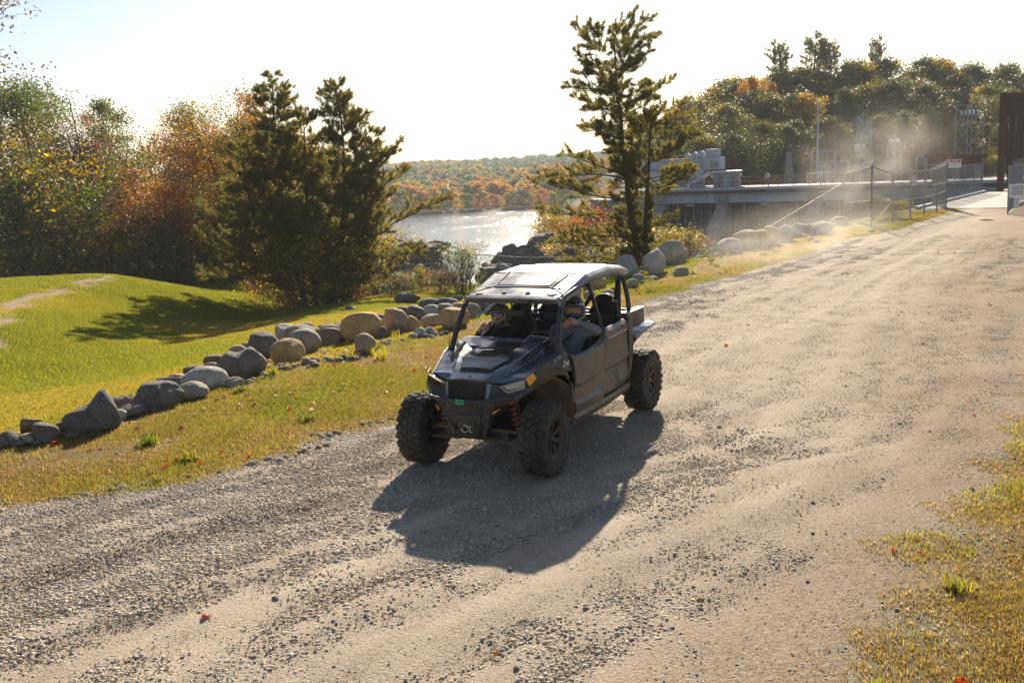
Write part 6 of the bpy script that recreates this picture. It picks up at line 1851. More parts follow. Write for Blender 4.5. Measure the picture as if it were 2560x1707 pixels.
# ------------------------------------------------------------------ the two people
PM = {
 'skin': pmat('skin', (.42, .22, .15), (.50, .28, .19), 12, .5, bump=.1, bscale=120, bdist=.002),
 'sweat': pmat('grey_sweatshirt', (.15, .155, .17), (.21, .215, .23), 22, .9, bump=.5, bscale=26, bdist=.012),
 'jacket': pmat('dark_brown_jacket', (.018, .013, .010), (.03, .022, .017), 14, .8, bump=.4, bscale=24, bdist=.012),
 'pants': pmat('dark_trousers', (.018, .018, .02), (.03, .03, .033), 14, .85, bump=.4, bscale=24, bdist=.01),
 'boot': pmat('black_boot', (.012, .012, .012), (.02, .02, .02), 10, .6),
 'goggle': pmat('amber_goggle_lens', (.26, .12, .05), (.34, .17, .07), 5, .12, coat=.6),
 'blue': pmat('blue_goggle_frame', (.02, .05, .22), (.03, .07, .28), 8, .4),
 'neon': pmat('neon_yellow_trim', (.40, .55, .03), (.48, .62, .05), 8, .4),
 'white': pmat('white_helmet_trim', (.62, .60, .56), (.72, .70, .66), 10, .35),
 'red': pmat('red_helmet_patch', (.42, .03, .035), (.5, .05, .05), 8, .35),
 'peak': pmat('pale_blue_helmet_peak', (.42, .46, .58), (.52, .55, .66), 8, .4),
 'black': pmat('black_helmet_shell', (.012, .012, .013), None, 8, .25, coat=.4),
}
def helm_green():
    m = bpy.data.materials.new('green_black_helmet_shell'); t = NT(m); v = t.coord()
    mp = t.n('ShaderNodeMapping'); mp.inputs['Scale'].default_value = (9, 16, 9); mp.inputs['Rotation'].default_value = (.4, .2, .5); t.l(v, mp.inputs[0])
    vo = t.n('ShaderNodeTexVoronoi', feature='DISTANCE_TO_EDGE'); vo.inputs['Scale'].default_value = 1.0; t.l(mp.outputs[0], vo.inputs['Vector'])
    w = t.noise(v, 9, 3, .6, 1.0)
    k = t.mapr(vo.outputs['Distance'], .03, .07, 1, 0)
    c = t.mix(k, t.ramp(w, [(.38, (.010, .011, .012)), (.52, (.02, .05, .03)), (.60, (.30, .45, .05)), (.68, (.015, .015, .016))]), (.35, .62, .55))
    sx = t.n('ShaderNodeSeparateXYZ'); t.l(v, sx.inputs[0])
    c = t.mix(t.mapr(sx.outputs[2], .03, .06), (.012, .012, .013), c)
    return t.surf(t.pbsdf(c, .2, 0, None, .5, .6))
def helm_stripe():
    m = bpy.data.materials.new('black_cream_striped_helmet_shell'); t = NT(m); v = t.coord()
    wv_ = t.n('ShaderNodeTexWave', wave_type='RINGS', rings_direction='SPHERICAL'); wv_.inputs['Scale'].default_value = 9.5
    wv_.inputs['Distortion'].default_value = 5.5; wv_.inputs['Detail'].default_value = 1.0; wv_.inputs['Detail Scale'].default_value = 1.2
    mp = t.n('ShaderNodeMapping'); mp.inputs['Location'].default_value = (-.06, -.12, .02); t.l(v, mp.inputs[0]); t.l(mp.outputs[0], wv_.inputs[0])
    c = t.ramp(wv_.outputs['Fac'], [(.60, (.014, .012, .011)), (.72, (.36, .31, .24))])
    return t.surf(t.pbsdf(c, .3, 0, None, .5, .4))
PM['hgreen'] = helm_green(); PM['hstripe'] = helm_stripe()

def skin_body(name, joints, bones, mats, pick, parent):
    """one continuous skinned surface; joints {name: (pos, radius)}; pick(centre) -> material slot"""
    names = list(joints); idx = {n: i for i, n in enumerate(names)}
    me = bpy.data.meshes.new(name)
    me.from_pydata([joints[n][0] for n in names], [(idx[a], idx[b]) for a, b in bones], [])
    o = bpy.data.objects.new(name + '_skeleton', me); COL.objects.link(o)
    o.modifiers.new('skin', 'SKIN').use_smooth_shade = True
    for i, n in enumerate(names):
        sv = me.skin_vertices[0].data[i]; r = joints[n][1]
        sv.radius = r if hasattr(r, '__len__') else (r, r); sv.use_root = (i == 0); sv.use_loose = False
    ss = o.modifiers.new('sub', 'SUBSURF'); ss.levels = ss.render_levels = 2
    dg = bpy.context.evaluated_depsgraph_get(); dg.update()
    m2 = bpy.data.meshes.new_from_object(o.evaluated_get(dg)); m2.name = name
    bpy.data.objects.remove(o)
    m2.materials.clear()
    for m in mats: m2.materials.append(m)
    m2.polygons.foreach_set('material_index', np.array([pick(p.center) for p in m2.polygons], np.int32))
    m2.polygons.foreach_set('use_smooth', np.ones(len(m2.polygons), bool))
    return link_mesh(name, m2, parent)

def add_hand(J, B, wrist, key, palm, kn, spread, curl, thumb):
    """five separate fingers: palm = palm centre, kn = knuckle centre, spread = along the knuckles, curl = where fingers bend to"""
    palm, kn, sp, cu = (np.array(p, float) for p in (palm, kn, spread, curl))
    sp /= np.linalg.norm(sp); cu /= np.linalg.norm(cu)
    fw = kn - palm; fw /= np.linalg.norm(fw)
    J[key + 'palm'] = (tuple(palm), (.030, .024)); B.append((wrist, key + 'palm'))
    for i, L in enumerate((.92, 1.05, 1.0, .8)):
        r0 = kn + sp * (i - 1.5) * .0195
        p1 = r0 + (fw * .75 + cu * .35) * .036 * L
        p2 = p1 + (fw * .15 + cu * .9) * .027 * L
        p3 = p2 + (-fw * .45 + cu * .7) * .020 * L
        pr = key + 'palm'
        for j, (p, r) in enumerate(((r0, .0125), (p1, .0105), (p2, .0095), (p3, .008))):
            n = f'{key}f{i}{j}'; J[n] = (tuple(p), r); B.append((pr, n)); pr = n
    th = np.array(thumb, float); th /= np.linalg.norm(th)
    b0 = palm - sp * .026 - fw * .005
    pr = key + 'palm'
    for j, (p, r) in enumerate(((b0, .015), (b0 + th * .032, .0125), (b0 + th * .052 + cu * .014, .0105), (b0 + th * .060 + cu * .034, .009))):
        n = f'{key}t{j}'; J[n] = (tuple(p), r); B.append((pr, n)); pr = n

def helmet(parent, loc, yaw, pitch, roll, shell_m, trim_m, peak_m, style):
    hr = bpy.data.objects.new('helmet', None)
    # shell with a face opening and a chin bar; local x forward, z up
    nu, nv = 40, 26; V = []; keep = []
    for i in range(nv + 1):
        el = PI / 2 - i * (PI * .80) / nv
        for j in range(nu):
            az = 2 * PI * j / nu
            ce = math.cos(el)
            x, y, z = math.cos(az) * ce * .150, math.sin(az) * ce * .128, math.sin(el) * .145
            fa = max(0, math.cos(az))
            if el < -.18:
                k = min(1, (-.18 - el) / .5)
                x += .062 * k * fa ** 2.2; z += .012 * k * fa
                y *= 1 - .10 * k * fa
            if el < -.7: x *= 1.06; y *= 1.04
            V.append((x, y, z))
    F = []
    for i in range(nv):
        el = PI / 2 - (i + .5) * (PI * .80) / nv
        for j in range(nu):
            az = 2 * PI * (j + .5) / nu; az = az if az < PI else az - 2 * PI
            if abs(az) < R(66) and R(-26) < el < R(24): continue
            if i == 0: F.append((0 * nu, (i+1)*nu+j, (i+1)*nu+(j+1) % nu)); continue
            F.append((i*nu+j, (i+1)*nu+j, (i+1)*nu+(j+1) % nu, i*nu+(j+1) % nu))
    b = MB(); b.add(V, F)
    M4 = Matrix.Translation(loc) @ Matrix.Rotation(yaw, 4, 'Z') @ Matrix.Rotation(pitch, 4, 'Y') @ Matrix.Rotation(roll, 4, 'X')
    me = b.mesh('helmet', shell_m, True)
    h = link_mesh('helmet', me, parent); h.matrix_local = M4
    md = h.modifiers.new('solid', 'SOLIDIFY'); md.thickness = .012; md.offset = -1
    bpy.data.objects.remove(hr)
    # peak
    rows = []
    for t, x in enumerate((.075, .12, .175, .225)):
        w = (.088, .085, .075, .060)[t]; z = (.125, .118, .112, .098)[t]
        rows.append([(x - .02, -w, z - .018), (x, -w * .5, z), (x + .004, 0, z + .004), (x, w * .5, z), (x - .02, w, z - .018)])
    pk = MB().grid(rows).build('helmet_peak', peak_m, h, solid=.008, bevel=.003)
    MB().bar((.09, -.04, .128), (.22, -.032, .105), .010, .006).bar((.09, .04, .128), (.22, .032, .105), .010, .006).build('peak_rib', PM['black'], pk)
    # trim lines along the chin bar
    pts = [(.150 * math.cos(a) * .92 + .062 * max(0, math.cos(a)) ** 2.2, .128 * math.sin(a) * .93, -.075 - .02 * math.cos(a)) for a in np.linspace(-1.7, 1.7, 17)]
    MB().tube(pts, .009, 8).build('chin_trim', trim_m, h, auto=60)
    if style == 'goggles':
        fr = [(.150 * math.cos(a) * 1.0, .128 * math.sin(a), z) for a, z in [(s_ * R(d), zz) for s_ in (1,) for d, zz in ((-60, .0), (-52, .042), (-25, .052), (0, .048), (25, .052), (52, .042), (60, 0), (52, -.040), (25, -.050), (8, -.035), (0, -.026), (-8, -.035), (-25, -.050), (-52, -.040), (-60, 0))]]
        g = MB().tube(fr, .0125, 8, caps=False).build('goggles', PM['blue'], h, auto=60)
        rows = [[(.140 * math.cos(R(a)), .121 * math.sin(R(a)), z) for a in range(-58, 59, 8)] for z in (-.042, -.02, 0, .02, .045)]
        MB().grid(rows).build('goggle_lens', PM['goggle'], g, smooth=True)
        st_ = [(.151 * math.cos(R(a)), .130 * math.sin(R(a)), 0) for a in range(60, 301, 12)]
        MB().grid([[(x, y, -.02) for x, y, z in st_], [(x, y, .02) for x, y, z in st_]]).build('goggle_strap', PM['black'], g, solid=.003)
    return h

# driver: left hand raised to the chin, elbow on the door, right hand on the wheel
drv = empty('person', (VX, VY, 0.004), VYAW, 'driver in grey sweatshirt and green helmet with goggles, one hand raised to the chin', 'person')
J = {'pelvis': ((-1.40, .35, .88), (.165, .13)), 'belly': ((-1.42, .36, 1.00), (.165, .125)), 'chest': ((-1.42, .38, 1.15), (.175, .125)),
     'neckb': ((-1.42, .405, 1.26), (.085, .075)), 'neck': ((-1.415, .42, 1.33), .058), 'head': ((-1.41, .43, 1.42), (.085, .10)), 'crown': ((-1.42, .43, 1.50), (.07, .085)),
     'ls': ((-1.415, .565, 1.215), .075), 'lu': ((-1.40, .67, 1.215), .062), 'le': ((-1.375, .755, 1.225), .052), 'lf': ((-1.29, .67, 1.285), .046), 'lw': ((-1.215, .59, 1.335), .034),
     'rs': ((-1.385, .215, 1.215), .075), 'ru': ((-1.31, .20, 1.10), .060), 're': ((-1.225, .205, 1.02), .050), 'rf': ((-1.15, .29, 1.07), .044), 'rw': ((-1.085, .36, 1.115), .034),
     'lh': ((-1.28, .45, .86), .105), 'lk': ((-.93, .46, .97), .075), 'la': ((-.80, .46, .62), .05), 'lt': ((-.70, .46, .57), .045),
     'rh': ((-1.28, .26, .86), .105), 'rk': ((-.93, .24, .97), .075), 'ra': ((-.80, .24, .62), .05), 'rt': ((-.70, .24, .57), .045)}
Bn = [('pelvis', 'belly'), ('belly', 'chest'), ('chest', 'neckb'), ('neckb', 'neck'), ('neck', 'head'), ('head', 'crown'),
      ('chest', 'ls'), ('ls', 'lu'), ('lu', 'le'), ('le', 'lf'), ('lf', 'lw'), ('chest', 'rs'), ('rs', 'ru'), ('ru', 're'), ('re', 'rf'), ('rf', 'rw'),
      ('pelvis', 'lh'), ('lh', 'lk'), ('lk', 'la'), ('la', 'lt'), ('pelvis', 'rh'), ('rh', 'rk'), ('rk', 'ra'), ('ra', 'rt')]
add_hand(J, Bn, 'lw', 'L', (-1.180, .535, 1.345), (-1.150, .480, 1.338), (-.25, .1, -1), (.15, -.35, -.9), (.3, -.5, .5))
add_hand(J, Bn, 'rw', 'R', (-1.050, .395, 1.150), (-1.005, .415, 1.150), (-.3, .9, -.2), (.25, .15, -1), (.3, -.9, .3))
def pick_driver(c):
    if (c - Vector((-1.15, .49, 1.33))).length < .105 or (c - Vector((-1.03, .41, 1.14))).length < .085: return 1
    if c.z > 1.315 and abs(c.y - .42) < .13 and c.x < -1.29: return 1
    if c.z < .93 or c.x > -1.0 and c.z < 1.05: return 2 if c.z > .66 else 3
    return 0
skin_body('body', J, Bn, [PM['sweat'], PM['skin'], PM['pants'], PM['boot']], pick_driver, drv)
helmet(drv, (-1.435, .43, 1.455), R(17), R(4), R(-4), PM['hgreen'], PM['neon'], PM['black'], 'goggles')
MB().bar((-1.44, .53, 1.27), (-1.255, .40, 1.13), .05, .010).bar((-1.255, .40, 1.13), (-1.25, .22, .94), .05, .010).build('seat_belt', VM['belt'], drv)

# passenger: bent forward, head turned to the outer side and down
pas = empty('person', (VX, VY, 0.004), VYAW, 'passenger in dark jacket and striped black helmet, head bowed and turned aside', 'person')
J = {'pelvis': ((-1.40, -.35, .88), (.165, .13)), 'belly': ((-1.36, -.35, 1.00), (.165, .125)), 'chest': ((-1.29, -.35, 1.13), (.175, .125)),
     'neckb': ((-1.24, -.35, 1.23), (.085, .075)), 'neck': ((-1.19, -.355, 1.29), .058), 'head': ((-1.13, -.365, 1.36), (.085, .10)), 'crown': ((-1.12, -.36, 1.44), (.07, .085)),
     'ls': ((-1.27, -.17, 1.185), .075), 'lu': ((-1.20, -.14, 1.08), .06), 'le': ((-1.10, -.13, .98), .05), 'lf': ((-1.0, -.20, 1.0), .044), 'lw': ((-.92, -.26, 1.02), .034),
     'rs': ((-1.27, -.53, 1.185), .075), 'ru': ((-1.16, -.58, 1.12), .06), 're': ((-1.03, -.60, 1.07), .05), 'rf': ((-.96, -.56, 1.15), .044), 'rw': ((-.91, -.50, 1.24), .034),
     'lh': ((-1.28, -.25, .86), .105), 'lk': ((-.95, -.24, .97), .075), 'la': ((-.82, -.24, .62), .05), 'lt': ((-.72, -.24, .57), .045),
     'rh': ((-1.28, -.45, .86), .105), 'rk': ((-.95, -.46, .97), .075), 'ra': ((-.82, -.46, .62), .05), 'rt': ((-.72, -.46, .57), .045)}
Bn = [b for b in Bn if not (b[0].startswith(('L', 'R')) or b[1].startswith(('L', 'R')))]
add_hand(J, Bn, 'lw', 'L', (-.87, -.285, 1.03), (-.83, -.30, 1.04), (.2, .9, 0), (.4, 0, -1), (.6, -.6, .2))
add_hand(J, Bn, 'rw', 'R', (-.885, -.455, 1.275), (-.870, -.415, 1.295), (.3, 0, -1), (-.2, .7, -.1), (0, .4, .9))
def pick_pass(c):
    if (c - Vector((-.85, -.29, 1.03))).length < .085 or (c - Vector((-.87, -.42, 1.29))).length < .085: return 1
    if c.z > 1.27 and (c - Vector((-1.13, -.36, 1.38))).length < .16: return 1
    if c.z < .93 or c.x > -.98 and c.z < 1.0: return 2 if c.z > .66 else 3
    return 0
skin_body('body', J, Bn, [PM['jacket'], PM['skin'], PM['pants'], PM['boot']], pick_pass, pas)
hp_ = helmet(pas, (-1.125, -.36, 1.40), R(-52), R(20), R(12), PM['hstripe'], PM['black'], PM['peak'], 'open')
o = MB()
ang = lambda a, e, k=1.02: (.150 * math.cos(R(a)) * math.cos(R(e)) * k, .128 * math.sin(R(a)) * math.cos(R(e)) * k, .145 * math.sin(R(e)) * k)
o.add([ang(78, -22), ang(66, -14), ang(74, -4), ang(92, -8), ang(96, -20)], [(0, 1, 2, 3, 4)])
rp = o.build('helmet_patch', PM['red'], hp_, solid=.003)
o = MB(); ring = [ang(74, -27, 1.025), ang(60, -15, 1.025), ang(72, 0, 1.025), ang(96, -5, 1.025), ang(102, -21, 1.025), ang(74, -27, 1.025)]
o.tube(ring, .0045, 6, caps=False); o.build('patch_border', PM['white'], rp)
MB().bar((-1.23, -.16, 1.22), (-1.13, -.30, 1.08), .05, .010).build('seat_belt', VM['belt'], pas)
MB().tube([(-1.10, -.50, 1.235), (-1.06, -.54, 1.20), (-1.03, -.575, 1.10), (-1.03, -.58, 1.02)], .007, 6).build('sleeve_piping', PM['white'], pas)
# ------------------------------------------------------------------ grass, gravel, fallen leaves
rs_ = np.random.RandomState(77)
def grass_patch(seed, n, size, hgt, cols, w=.004, lean=.5):
    rs = np.random.RandomState(seed)
    C = np.zeros((n, 3)); C[:, :2] = (rs.rand(n, 2) - .5) * size
    h = hgt * (.45 + .9 * rs.rand(n)); az = rs.rand(n) * 6.28
    ln = np.stack([np.cos(az), np.sin(az), np.zeros(n)], 1) * (h * lean * rs.rand(n))[:, None]
    sd = np.stack([-np.sin(az + rs.normal(size=n)), np.cos(az), np.zeros(n)], 1) * (w * (.7 + .7 * rs.rand(n)))[:, None]
    mid = C + ln * .35 + np.stack([np.zeros(n), np.zeros(n), h * .6], 1); tip = C + ln + np.stack([np.zeros(n), np.zeros(n), h * .95], 1)
    V = np.stack([C - sd - (0, 0, .01), C + sd - (0, 0, .01), mid + sd * .75, tip, mid - sd * .75], 1).reshape(-1, 3)
    b = np.arange(n)[:, None] * 5
    F4 = np.concatenate([b + 0, b + 1, b + 2, b + 4], 1); F3 = np.concatenate([b + 4, b + 2, b + 3], 1)
    cw = np.array([c[1] for c in cols]); cc = np.array([c[0] for c in cols])
    ci = rs.choice(len(cols), n, p=cw / cw.sum())
    col = cc[ci] * (.7 + .6 * rs.rand(n))[:, None]
    return np_mesh('grass_patch', V, [F4, F3], GRASS, fcol=np.concatenate([col, col]))
YG, GR, ST, BR, DG = (.31, .265, .042), (.175, .20, .04), (.38, .28, .095), (.27, .165, .065), (.12, .145, .026)
VY, VG = (.32, .27, .045), (.21, .215, .035)
def normal_rot(x, y, rs):
    e = .3; zx = (H(x + e, y) - H(x - e, y)) / (2 * e); zy = (H(x, y + e) - H(x, y - e)) / (2 * e)
    # tilt with the slope, then no spin about z beyond quarter turns (the tilt is about the world axes)
    return np.stack([np.arctan(zy), -np.arctan(zx), np.zeros_like(x)], 1)
def sample(n, x0, x1, y0, y1, wfun, rs):
    x = rs.uniform(x0, x1, n); y = rs.uniform(y0, y1, n); w = wfun(x, y); k = rs.rand(n) < w
    return x[k], y[k]
def zfun(key):
    def f(x, y):
        return zones(x, y)[key]
    return f
def in_view(x, y, m=.10):
    """keep only what the photo (or a camera a step to the side) can see"""
    return (np.abs(x / np.maximum(y, .1)) < .56 + m + 1.5 / np.maximum(y, 1)) & (y > 3)
# lawn
lawnp = [grass_patch(1, 420, .8, .055, [(YG, 3), (GR, 2), (ST, .5)], .0055), grass_patch(2, 420, .8, .06, [(YG, 1.2), (GR, 3), (DG, 1)], .0055),
         grass_patch(3, 420, .8, .05, [(YG, 3.2), (ST, 1.6), (BR, .6)], .0055)]
x, y = sample(52000, -52, 6, 8, 69, lambda a, b: zones(a, b)['lawn'] * (1 - .85 * np.exp(-((row_s(a, b) - .1) / .45) ** 2)) * np.clip(1 - zones(a, b)['path'] * 1.1, .05, 1) * in_view(a, b), rs_)
z = H(x, y); tone = 1.7 * fbm(x * .22, y * .22, 1, 3) + rs_.normal(size=len(x)) * .14 - .012 * (y - 22) + .06 + .22 * np.clip((20 - y) / 8, 0, 1)
pk = np.where(tone > .22, 2, np.where(tone > -.05, 0, 1))
print('lawn', len(x))
tag(scatter('lawn_grass', np.stack([x, y, z], 1), normal_rot(x, y, rs_), rs_.uniform(.85, 1.25, len(x)), lawnp, pk), 'short sunlit yellow-green lawn grass', 'grass')
# verge: sparser, with straw and bare patches
vg = [grass_patch(11, 300, .46, .034, [(VY, 2), (VG, 2), (ST, 1.2), (BR, 1)], .0028, 1.5), grass_patch(12, 280, .46, .030, [(ST, 2), (BR, 1.8), (VY, 2)], .0028, 1.7),
      grass_patch(13, 320, .46, .038, [(VG, 3), (DG, 1), (VY, 1.6)], .003, 1.4), grass_patch(14, 150, .46, .024, [(ST, 2), (BR, 2.4)], .0026, 1.9)]
x, y = sample(90000, -16, 26, 4, 52, lambda a, b: zones(a, b)['verge'] * in_view(a, b) * (1 - .8 * np.exp(-((row_s(a, b) + .25) / .45) ** 2)) * np.clip(1.15 - .012 * b, .5, 1), rs_)
tone = fbm(x * .55, y * .55, 4, 3) + rs_.normal(size=len(x)) * .14 + np.where(x < -2, .17, -.06) - .14 * np.exp(-((row_s(x, y) + .9) / 1.0) ** 2) - .05 * (y > 13) + .06
pk = np.where(tone > .16, 2, np.where(tone > .0, 0, np.where(tone > -.18, 1, 3)))
keep = rs_.rand(len(x)) < np.clip(.95 + 1.2 * (fbm(x * .8, y * .8, 9, 3) + .08), .35, 1)
keep &= ~((x > 0) & (y < 14) & (rs_.rand(len(x)) > np.clip((x - np.interp(y, REDGE_Y, REDGE_X)) / 1.2 * .6 + .28, 0, .9)))
pk = np.where((x > 0) & (y < 14), np.where(fbm(x * .9, y * .9, 14, 2) > .12, 0, np.where(rs_.rand(len(x)) < .6, 1, 3)), pk)
x, y, pk = x[keep], y[keep], pk[keep]
print('verge', len(x))
tag(scatter('verge_grass', np.stack([x, y, H(x, y)], 1), normal_rot(x, y, rs_), rs_.uniform(.7, 1.35, len(x)), vg, pk), 'patchy dry grass on the road verges', 'grass')
# weeds and taller tufts
tuft = [grass_patch(21, 60, .18, .14, [(GR, 2), (YG, 2)], .006, .9), grass_patch(22, 50, .16, .17, [(VY, 3), (BR, 1), (VG, 1)], .004, .9), grass_patch(23, 90, .22, .12, [(GR, 3), (DG, 2)], .010, 1.3)]
x, y = sample(2600, -14, 24, 5, 52, lambda a, b: zones(a, b)['verge'] * in_view(a, b) * (fbm(a * .7, b * .7, 6, 2) > .12) * .8, rs_)
x2, y2 = sample(6000, -8, 18, 10, 52, lambda a, b: np.exp(-((row_s(a, b) - .1) / .5) ** 2) * in_view(a, b) * .10, rs_)
x, y = np.concatenate([x, x2]), np.concatenate([y, y2])
tag(scatter('weeds', np.stack([x, y, H(x, y)], 1), np.stack([np.zeros(len(x))] * 2 + [rs_.rand(len(x)) * 6.28], 1), rs_.uniform(.45, 1.1, len(x)), tuft, rs_.randint(0, 3, len(x))), 'scattered weeds and taller grass tufts', 'weeds')
# tall grass fringe in front of the wood
x, y = sample(9000, -42, -5, 50, 70, lambda a, b: np.exp(-((b - np.interp(a, [-40, -14, -9], [67, 66, 51])) / 1.3) ** 2), rs_)
tall = [grass_patch(31, 90, .6, .75, [(ST, 1), (DG, 2), (BR, 1.5)], .012, .5), grass_patch(32, 90, .6, .6, [(GR, 2), (DG, 2), (BR, 1)], .012, .5)]
tag(scatter('tall_grass', np.stack([x, y, H(x, y)], 1), np.stack([np.zeros(len(x))] * 2 + [rs_.rand(len(x)) * 6.28], 1), rs_.uniform(.6, 1.4, len(x)), tall, rs_.randint(0, 2, len(x))), 'tall dark grass fringe along the wood', 'grass')

# ---- gravel
peb_m = bpy.data.materials.new('pebble'); t_ = NT(peb_m)
t_.surf(t_.pbsdf(t_.mix(.35, t_.attr('col').outputs['Color'], t_.ramp(t_.noise(t_.coord(), 60, 3, .6), [(.3, (.29, .235, .175)), (.7, (.54, .465, .37))])), .85, 0, None, .3))
PEB = np.array([(.30, .28, .25), (.38, .355, .32), (.21, .20, .19), (.45, .425, .39), (.27, .22, .18), (.16, .155, .15), (.34, .295, .245), (.24, .235, .235)])
def pebble_patch(seed, n, size, s0, s1, pw=2.2):
    rs = np.random.RandomState(seed); V0, F0 = ico(1); VV = []; FF = []; CC = []
    for i in range(n):
        s = s0 * (s1 / s0) ** (rs.rand() ** pw)
        sc = np.array([1, rs.uniform(.6, .95), rs.uniform(.32, .6)]) * s * .5
        V = V0 * (1 + .16 * rs.normal(size=(len(V0), 1))) * sc
        a, b_ = rs.rand() * 6.28, rs.normal() * .25
        Rm = np.array(Matrix.Rotation(a, 3, 'Z') @ Matrix.Rotation(b_, 3, 'X'))
        VV.append(V @ Rm.T + np.array([(rs.rand() - .5) * size, (rs.rand() - .5) * size, sc[2] * .12]))
        FF.append(F0 + i * len(V0)); CC.append(np.repeat((PEB[rs.randint(len(PEB))] * (1.04, .97, .86) * (1.15 + .95 * rs.rand() ** 1.5))[None], len(F0), 0))
    return np_mesh('pebbles', np.concatenate(VV), np.concatenate(FF), peb_m, smooth=True, fcol=np.concatenate(CC))
gp_ = [pebble_patch(41, 190, .50, .009, .036, 1.6), pebble_patch(42, 190, .50, .009, .042, 1.8), pebble_patch(43, 70, .55, .006, .026), pebble_patch(44, 130, .55, .004, .014), pebble_patch(45, 60, .55, .004, .022)]
def gdens(a, b):
    """where loose gravel has been thrown up: the left edge of the road, streaks between the wheel tracks, the right shoulder"""
    ex = a - np.interp(b, EDGE_Y, EDGE_X); rr = np.interp(b, REDGE_Y, REDGE_X) - a
    left = np.exp(-np.clip(ex, 0, 9) / 1.5) * (ex > -.3)
    wide = np.exp(-np.clip(ex, 0, 9) / 4.6) * smoothstep(15, 8, b)
    right = np.exp(-np.abs(rr - .5) / 1.3)
    st_ = .5 + .5 * np.sin(ex * 2.6 + 2.0 + 1.2 * vnoise(b * .2, ex * .3))
    low = np.exp(-np.clip(ex - 2.2, 0, 9) / 2.2) * smoothstep(11.8, 9.2, b + .35 * a) * (ex > -.2)
    d = low * (.75 + .35 * st_) + left * .95 + wide * (.45 + .75 * st_ ** 2) + right * .26 * (.4 + .6 * st_) + .05
    d = d * np.clip(.9 + 1.3 * fbm((.83 * a - .56 * b) * 1.7, (.56 * a + .83 * b) * .22, 12, 3) + .4 * fbm(a * 2.5, b * 2.5, 3, 2), .15, 1.6)
    z_ = zones(a, b)
    return np.clip(d, 0, 1.0) * np.clip(z_['road'] + .55 * z_['dirt'] + .22 * z_['verge'], 0, 1)
x, y = sample(60000, -9, 17, 4.2, 36, lambda a, b: in_view(a, b) * np.clip(1.25 - .022 * b, .25, 1), rs_)
d = gdens(x, y); k = rs_.rand(len(x)) < np.clip(d * 1.3 + .33, 0, 1) * (zones(x, y)['lawn'] < .2) * np.clip(zones(x, y)['road'] + zones(x, y)['dirt'] + .30, 0, 1)
x, y, d = x[k], y[k], d[k]
q = rs_.rand(len(x)); pk = np.where(q < np.clip(d - .18, 0, .85), rs_.randint(0, 2, len(x)), np.where(q < np.clip(d + .02, 0, .95), 2, np.where(rs_.rand(len(x)) < .7, 3, 4)))
print('gravel', len(x))
tag(scatter('gravel', np.stack([x, y, H(x, y) - .002], 1), np.stack([np.zeros(len(x))] * 2 + [rs_.rand(len(x)) * 6.28], 1), rs_.uniform(.75, 1.3, len(x)), gp_, pk), 'loose grey and tan gravel strewn over the road', 'gravel')
# single larger stones
one = [rock_mesh(600 + i, (1, .8, .6), 'round', 2, RM['wwtgpw'[i]], 'stone') for i in range(6)]
x, y = sample(15000, -9, 17, 4.2, 40, lambda a, b: gdens(a, b) * in_view(a, b) * .22, rs_)
ex = x - np.interp(y, EDGE_Y, EDGE_X)
s_ = .028 + .03 * rs_.rand(len(x)) ** 3 + .03 * np.exp(-np.abs(ex) / .3) * rs_.rand(len(x))
x2, y2 = sample(2600, -7.5, 0, 8.4, 13, lambda a, b: np.exp(-((a - np.interp(b, EDGE_Y, EDGE_X) - .12) / .20) ** 2), rs_)
x = np.concatenate([x, x2]); y = np.concatenate([y, y2]); s_ = np.concatenate([s_, rs_.uniform(.035, .105, len(x2))])
x3, y3 = sample(3200, -7, 17, 8, 40, lambda a, b: zones(a, b)['verge'] * in_view(a, b) * .5, rs_)
x = np.concatenate([x, x3]); y = np.concatenate([y, y3]); s_ = np.concatenate([s_, rs_.uniform(.02, .06, len(x3))])
print('stones', len(x))
tag(scatter('stones', np.stack([x, y, H(x, y) + s_ * .12], 1), np.stack([rs_.normal(size=len(x)) * .2, rs_.normal(size=len(x)) * .2, rs_.rand(len(x)) * 6.28], 1), s_, one, rs_.randint(0, 6, len(x))), 'larger loose stones on the road and its edges', 'stones')
# fallen leaves
def leaf_mesh(seed, cols):
    rs = np.random.RandomState(seed); pts = []
    n = 10
    for i in range(n):
        a = 2 * PI * i / n; r = (.5 if i % 2 == 0 else .27) * rs.uniform(.85, 1.15)
        pts.append((r * math.cos(a), r * math.sin(a) * .8, .10 * rs.normal()))
    V = np.array([(0, 0, .0)] + pts); F = np.array([(0, 1 + i, 1 + (i + 1) % n) for i in range(n)])
    return np_mesh('fallen_leaf', V, F, LEAF, fcol=np.repeat(np.array(cols)[None], n, 0))
lv = [leaf_mesh(1, (.30, .06, .03)), leaf_mesh(2, (.22, .10, .05)), leaf_mesh(3, (.50, .38, .26)), leaf_mesh(4, (.36, .16, .05))]
x, y = sample(9000, -16, 20, 4.5, 30, lambda a, b: in_view(a, b) * np.clip(zones(a, b)['verge'] * .9 + zones(a, b)['lawn'] * .25 + zones(a, b)['road'] * .05 + zones(a, b)['dirt'] * .03, 0, 1) * np.clip(.6 + 1.8 * fbm(a * .6, b * .6, 3, 2), 0, 1), rs_)
n = len(x)
tag(scatter('fallen_leaves', np.stack([x, y, H(x, y) + np.where(zones(x, y)['road'] > .5, .012, .045)], 1), np.stack([rs_.normal(size=n) * .5, rs_.normal(size=n) * .5, rs_.rand(n) * 6.28], 1), rs_.uniform(.05, .11, n), lv, rs_.choice(4, n, p=[.3, .25, .25, .2])), 'fallen autumn leaves on the grass and road', 'leaves')
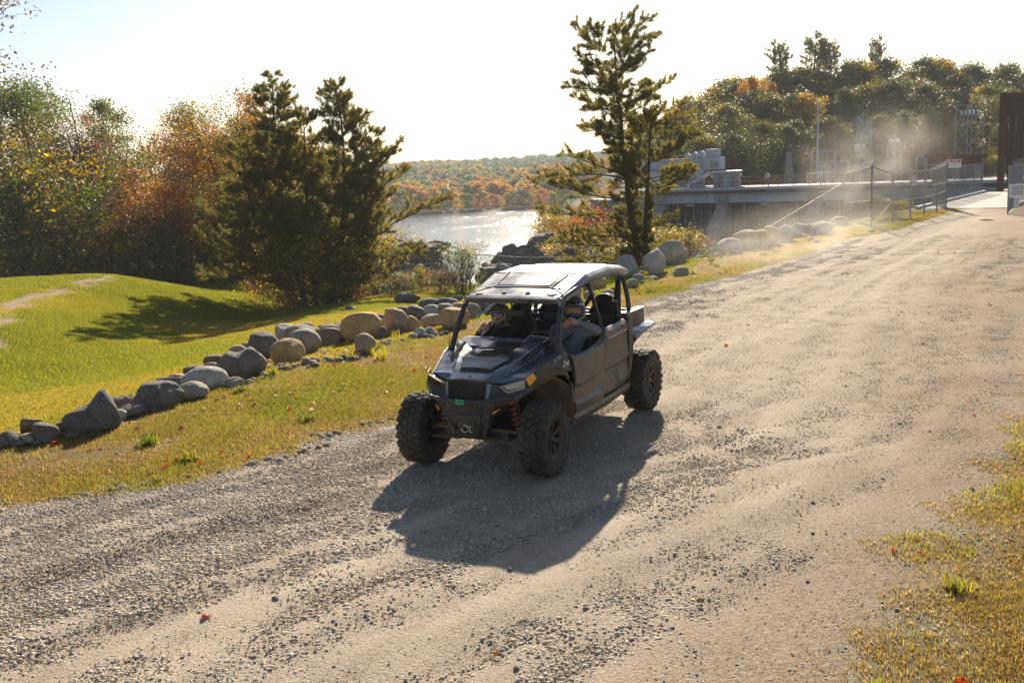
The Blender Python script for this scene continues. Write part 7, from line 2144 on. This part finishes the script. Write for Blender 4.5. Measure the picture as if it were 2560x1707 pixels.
# ------------------------------------------------------------------ haze and dust
hz = MB().box((-480, -60, -14), (420, 1500, 60)).build('haze', None)
hz.data.materials.clear()
hm = bpy.data.materials.new('haze'); t_ = NT(hm)
pv = t_.n('ShaderNodeVolumePrincipled'); pv.inputs['Color'].default_value = (.88, .93, 1.0, 1); pv.inputs['Density'].default_value = 0.00034; pv.inputs['Anisotropy'].default_value = .1
t_.l(pv.outputs[0], t_.out.inputs['Volume']); hz.data.materials.append(hm); tag(hz, kind='stuff')
# dust thrown up behind the vehicle and drifting over the fence
dm = bpy.data.materials.new('road_dust'); t_ = NT(dm); v = t_.coord('Object')
ln = t_.n('ShaderNodeVectorMath', operation='LENGTH'); t_.l(v, ln.inputs[0])
fall = t_.mapr(ln.outputs['Value'], .15, .98, 1, 0)
mp = t_.n('ShaderNodeMapping'); mp.inputs['Scale'].default_value = (3.2, 1.6, 1.5); t_.l(v, mp.inputs[0])
nz = t_.mapr(t_.noise(mp.outputs[0], 1.6, 4, .6, .6), .40, .72, 0, 1)
den = t_.math('MULTIPLY', t_.math('MULTIPLY', fall, fall), nz)
oi = t_.n('ShaderNodeObjectInfo')
den = t_.math('MULTIPLY', den, oi.outputs['Alpha'])
pv = t_.n('ShaderNodeVolumePrincipled'); pv.inputs['Color'].default_value = (.92, .88, .82, 1); pv.inputs['Anisotropy'].default_value = .5
t_.l(den, pv.inputs['Density']); t_.l(pv.outputs[0], t_.out.inputs['Volume'])
def dust(name, c, size, rz, strength, lab, tilt=0):
    b = MB().ball((0, 0, 0), 1.0, 24, 14); o = b.build(name, dm, None, loc=c); o.scale = size; o.rotation_euler = (0, tilt, rz)
    o.color = (1, 1, 1, strength); tag(o, lab, 'dust', kind='stuff')
dust('dust_cloud', (8.8, 29.5, .5), (10.5, 3.4, 1.7), math.atan2(.84, .54), .13, 'pale dust hanging low over the road behind the vehicle')
dust('dust_cloud', (15.5, 42.5, 2.4), (10.0, 4.0, 3.2), math.atan2(.80, .60), .075, 'thin brown dust drifting up past the fence', -.22)
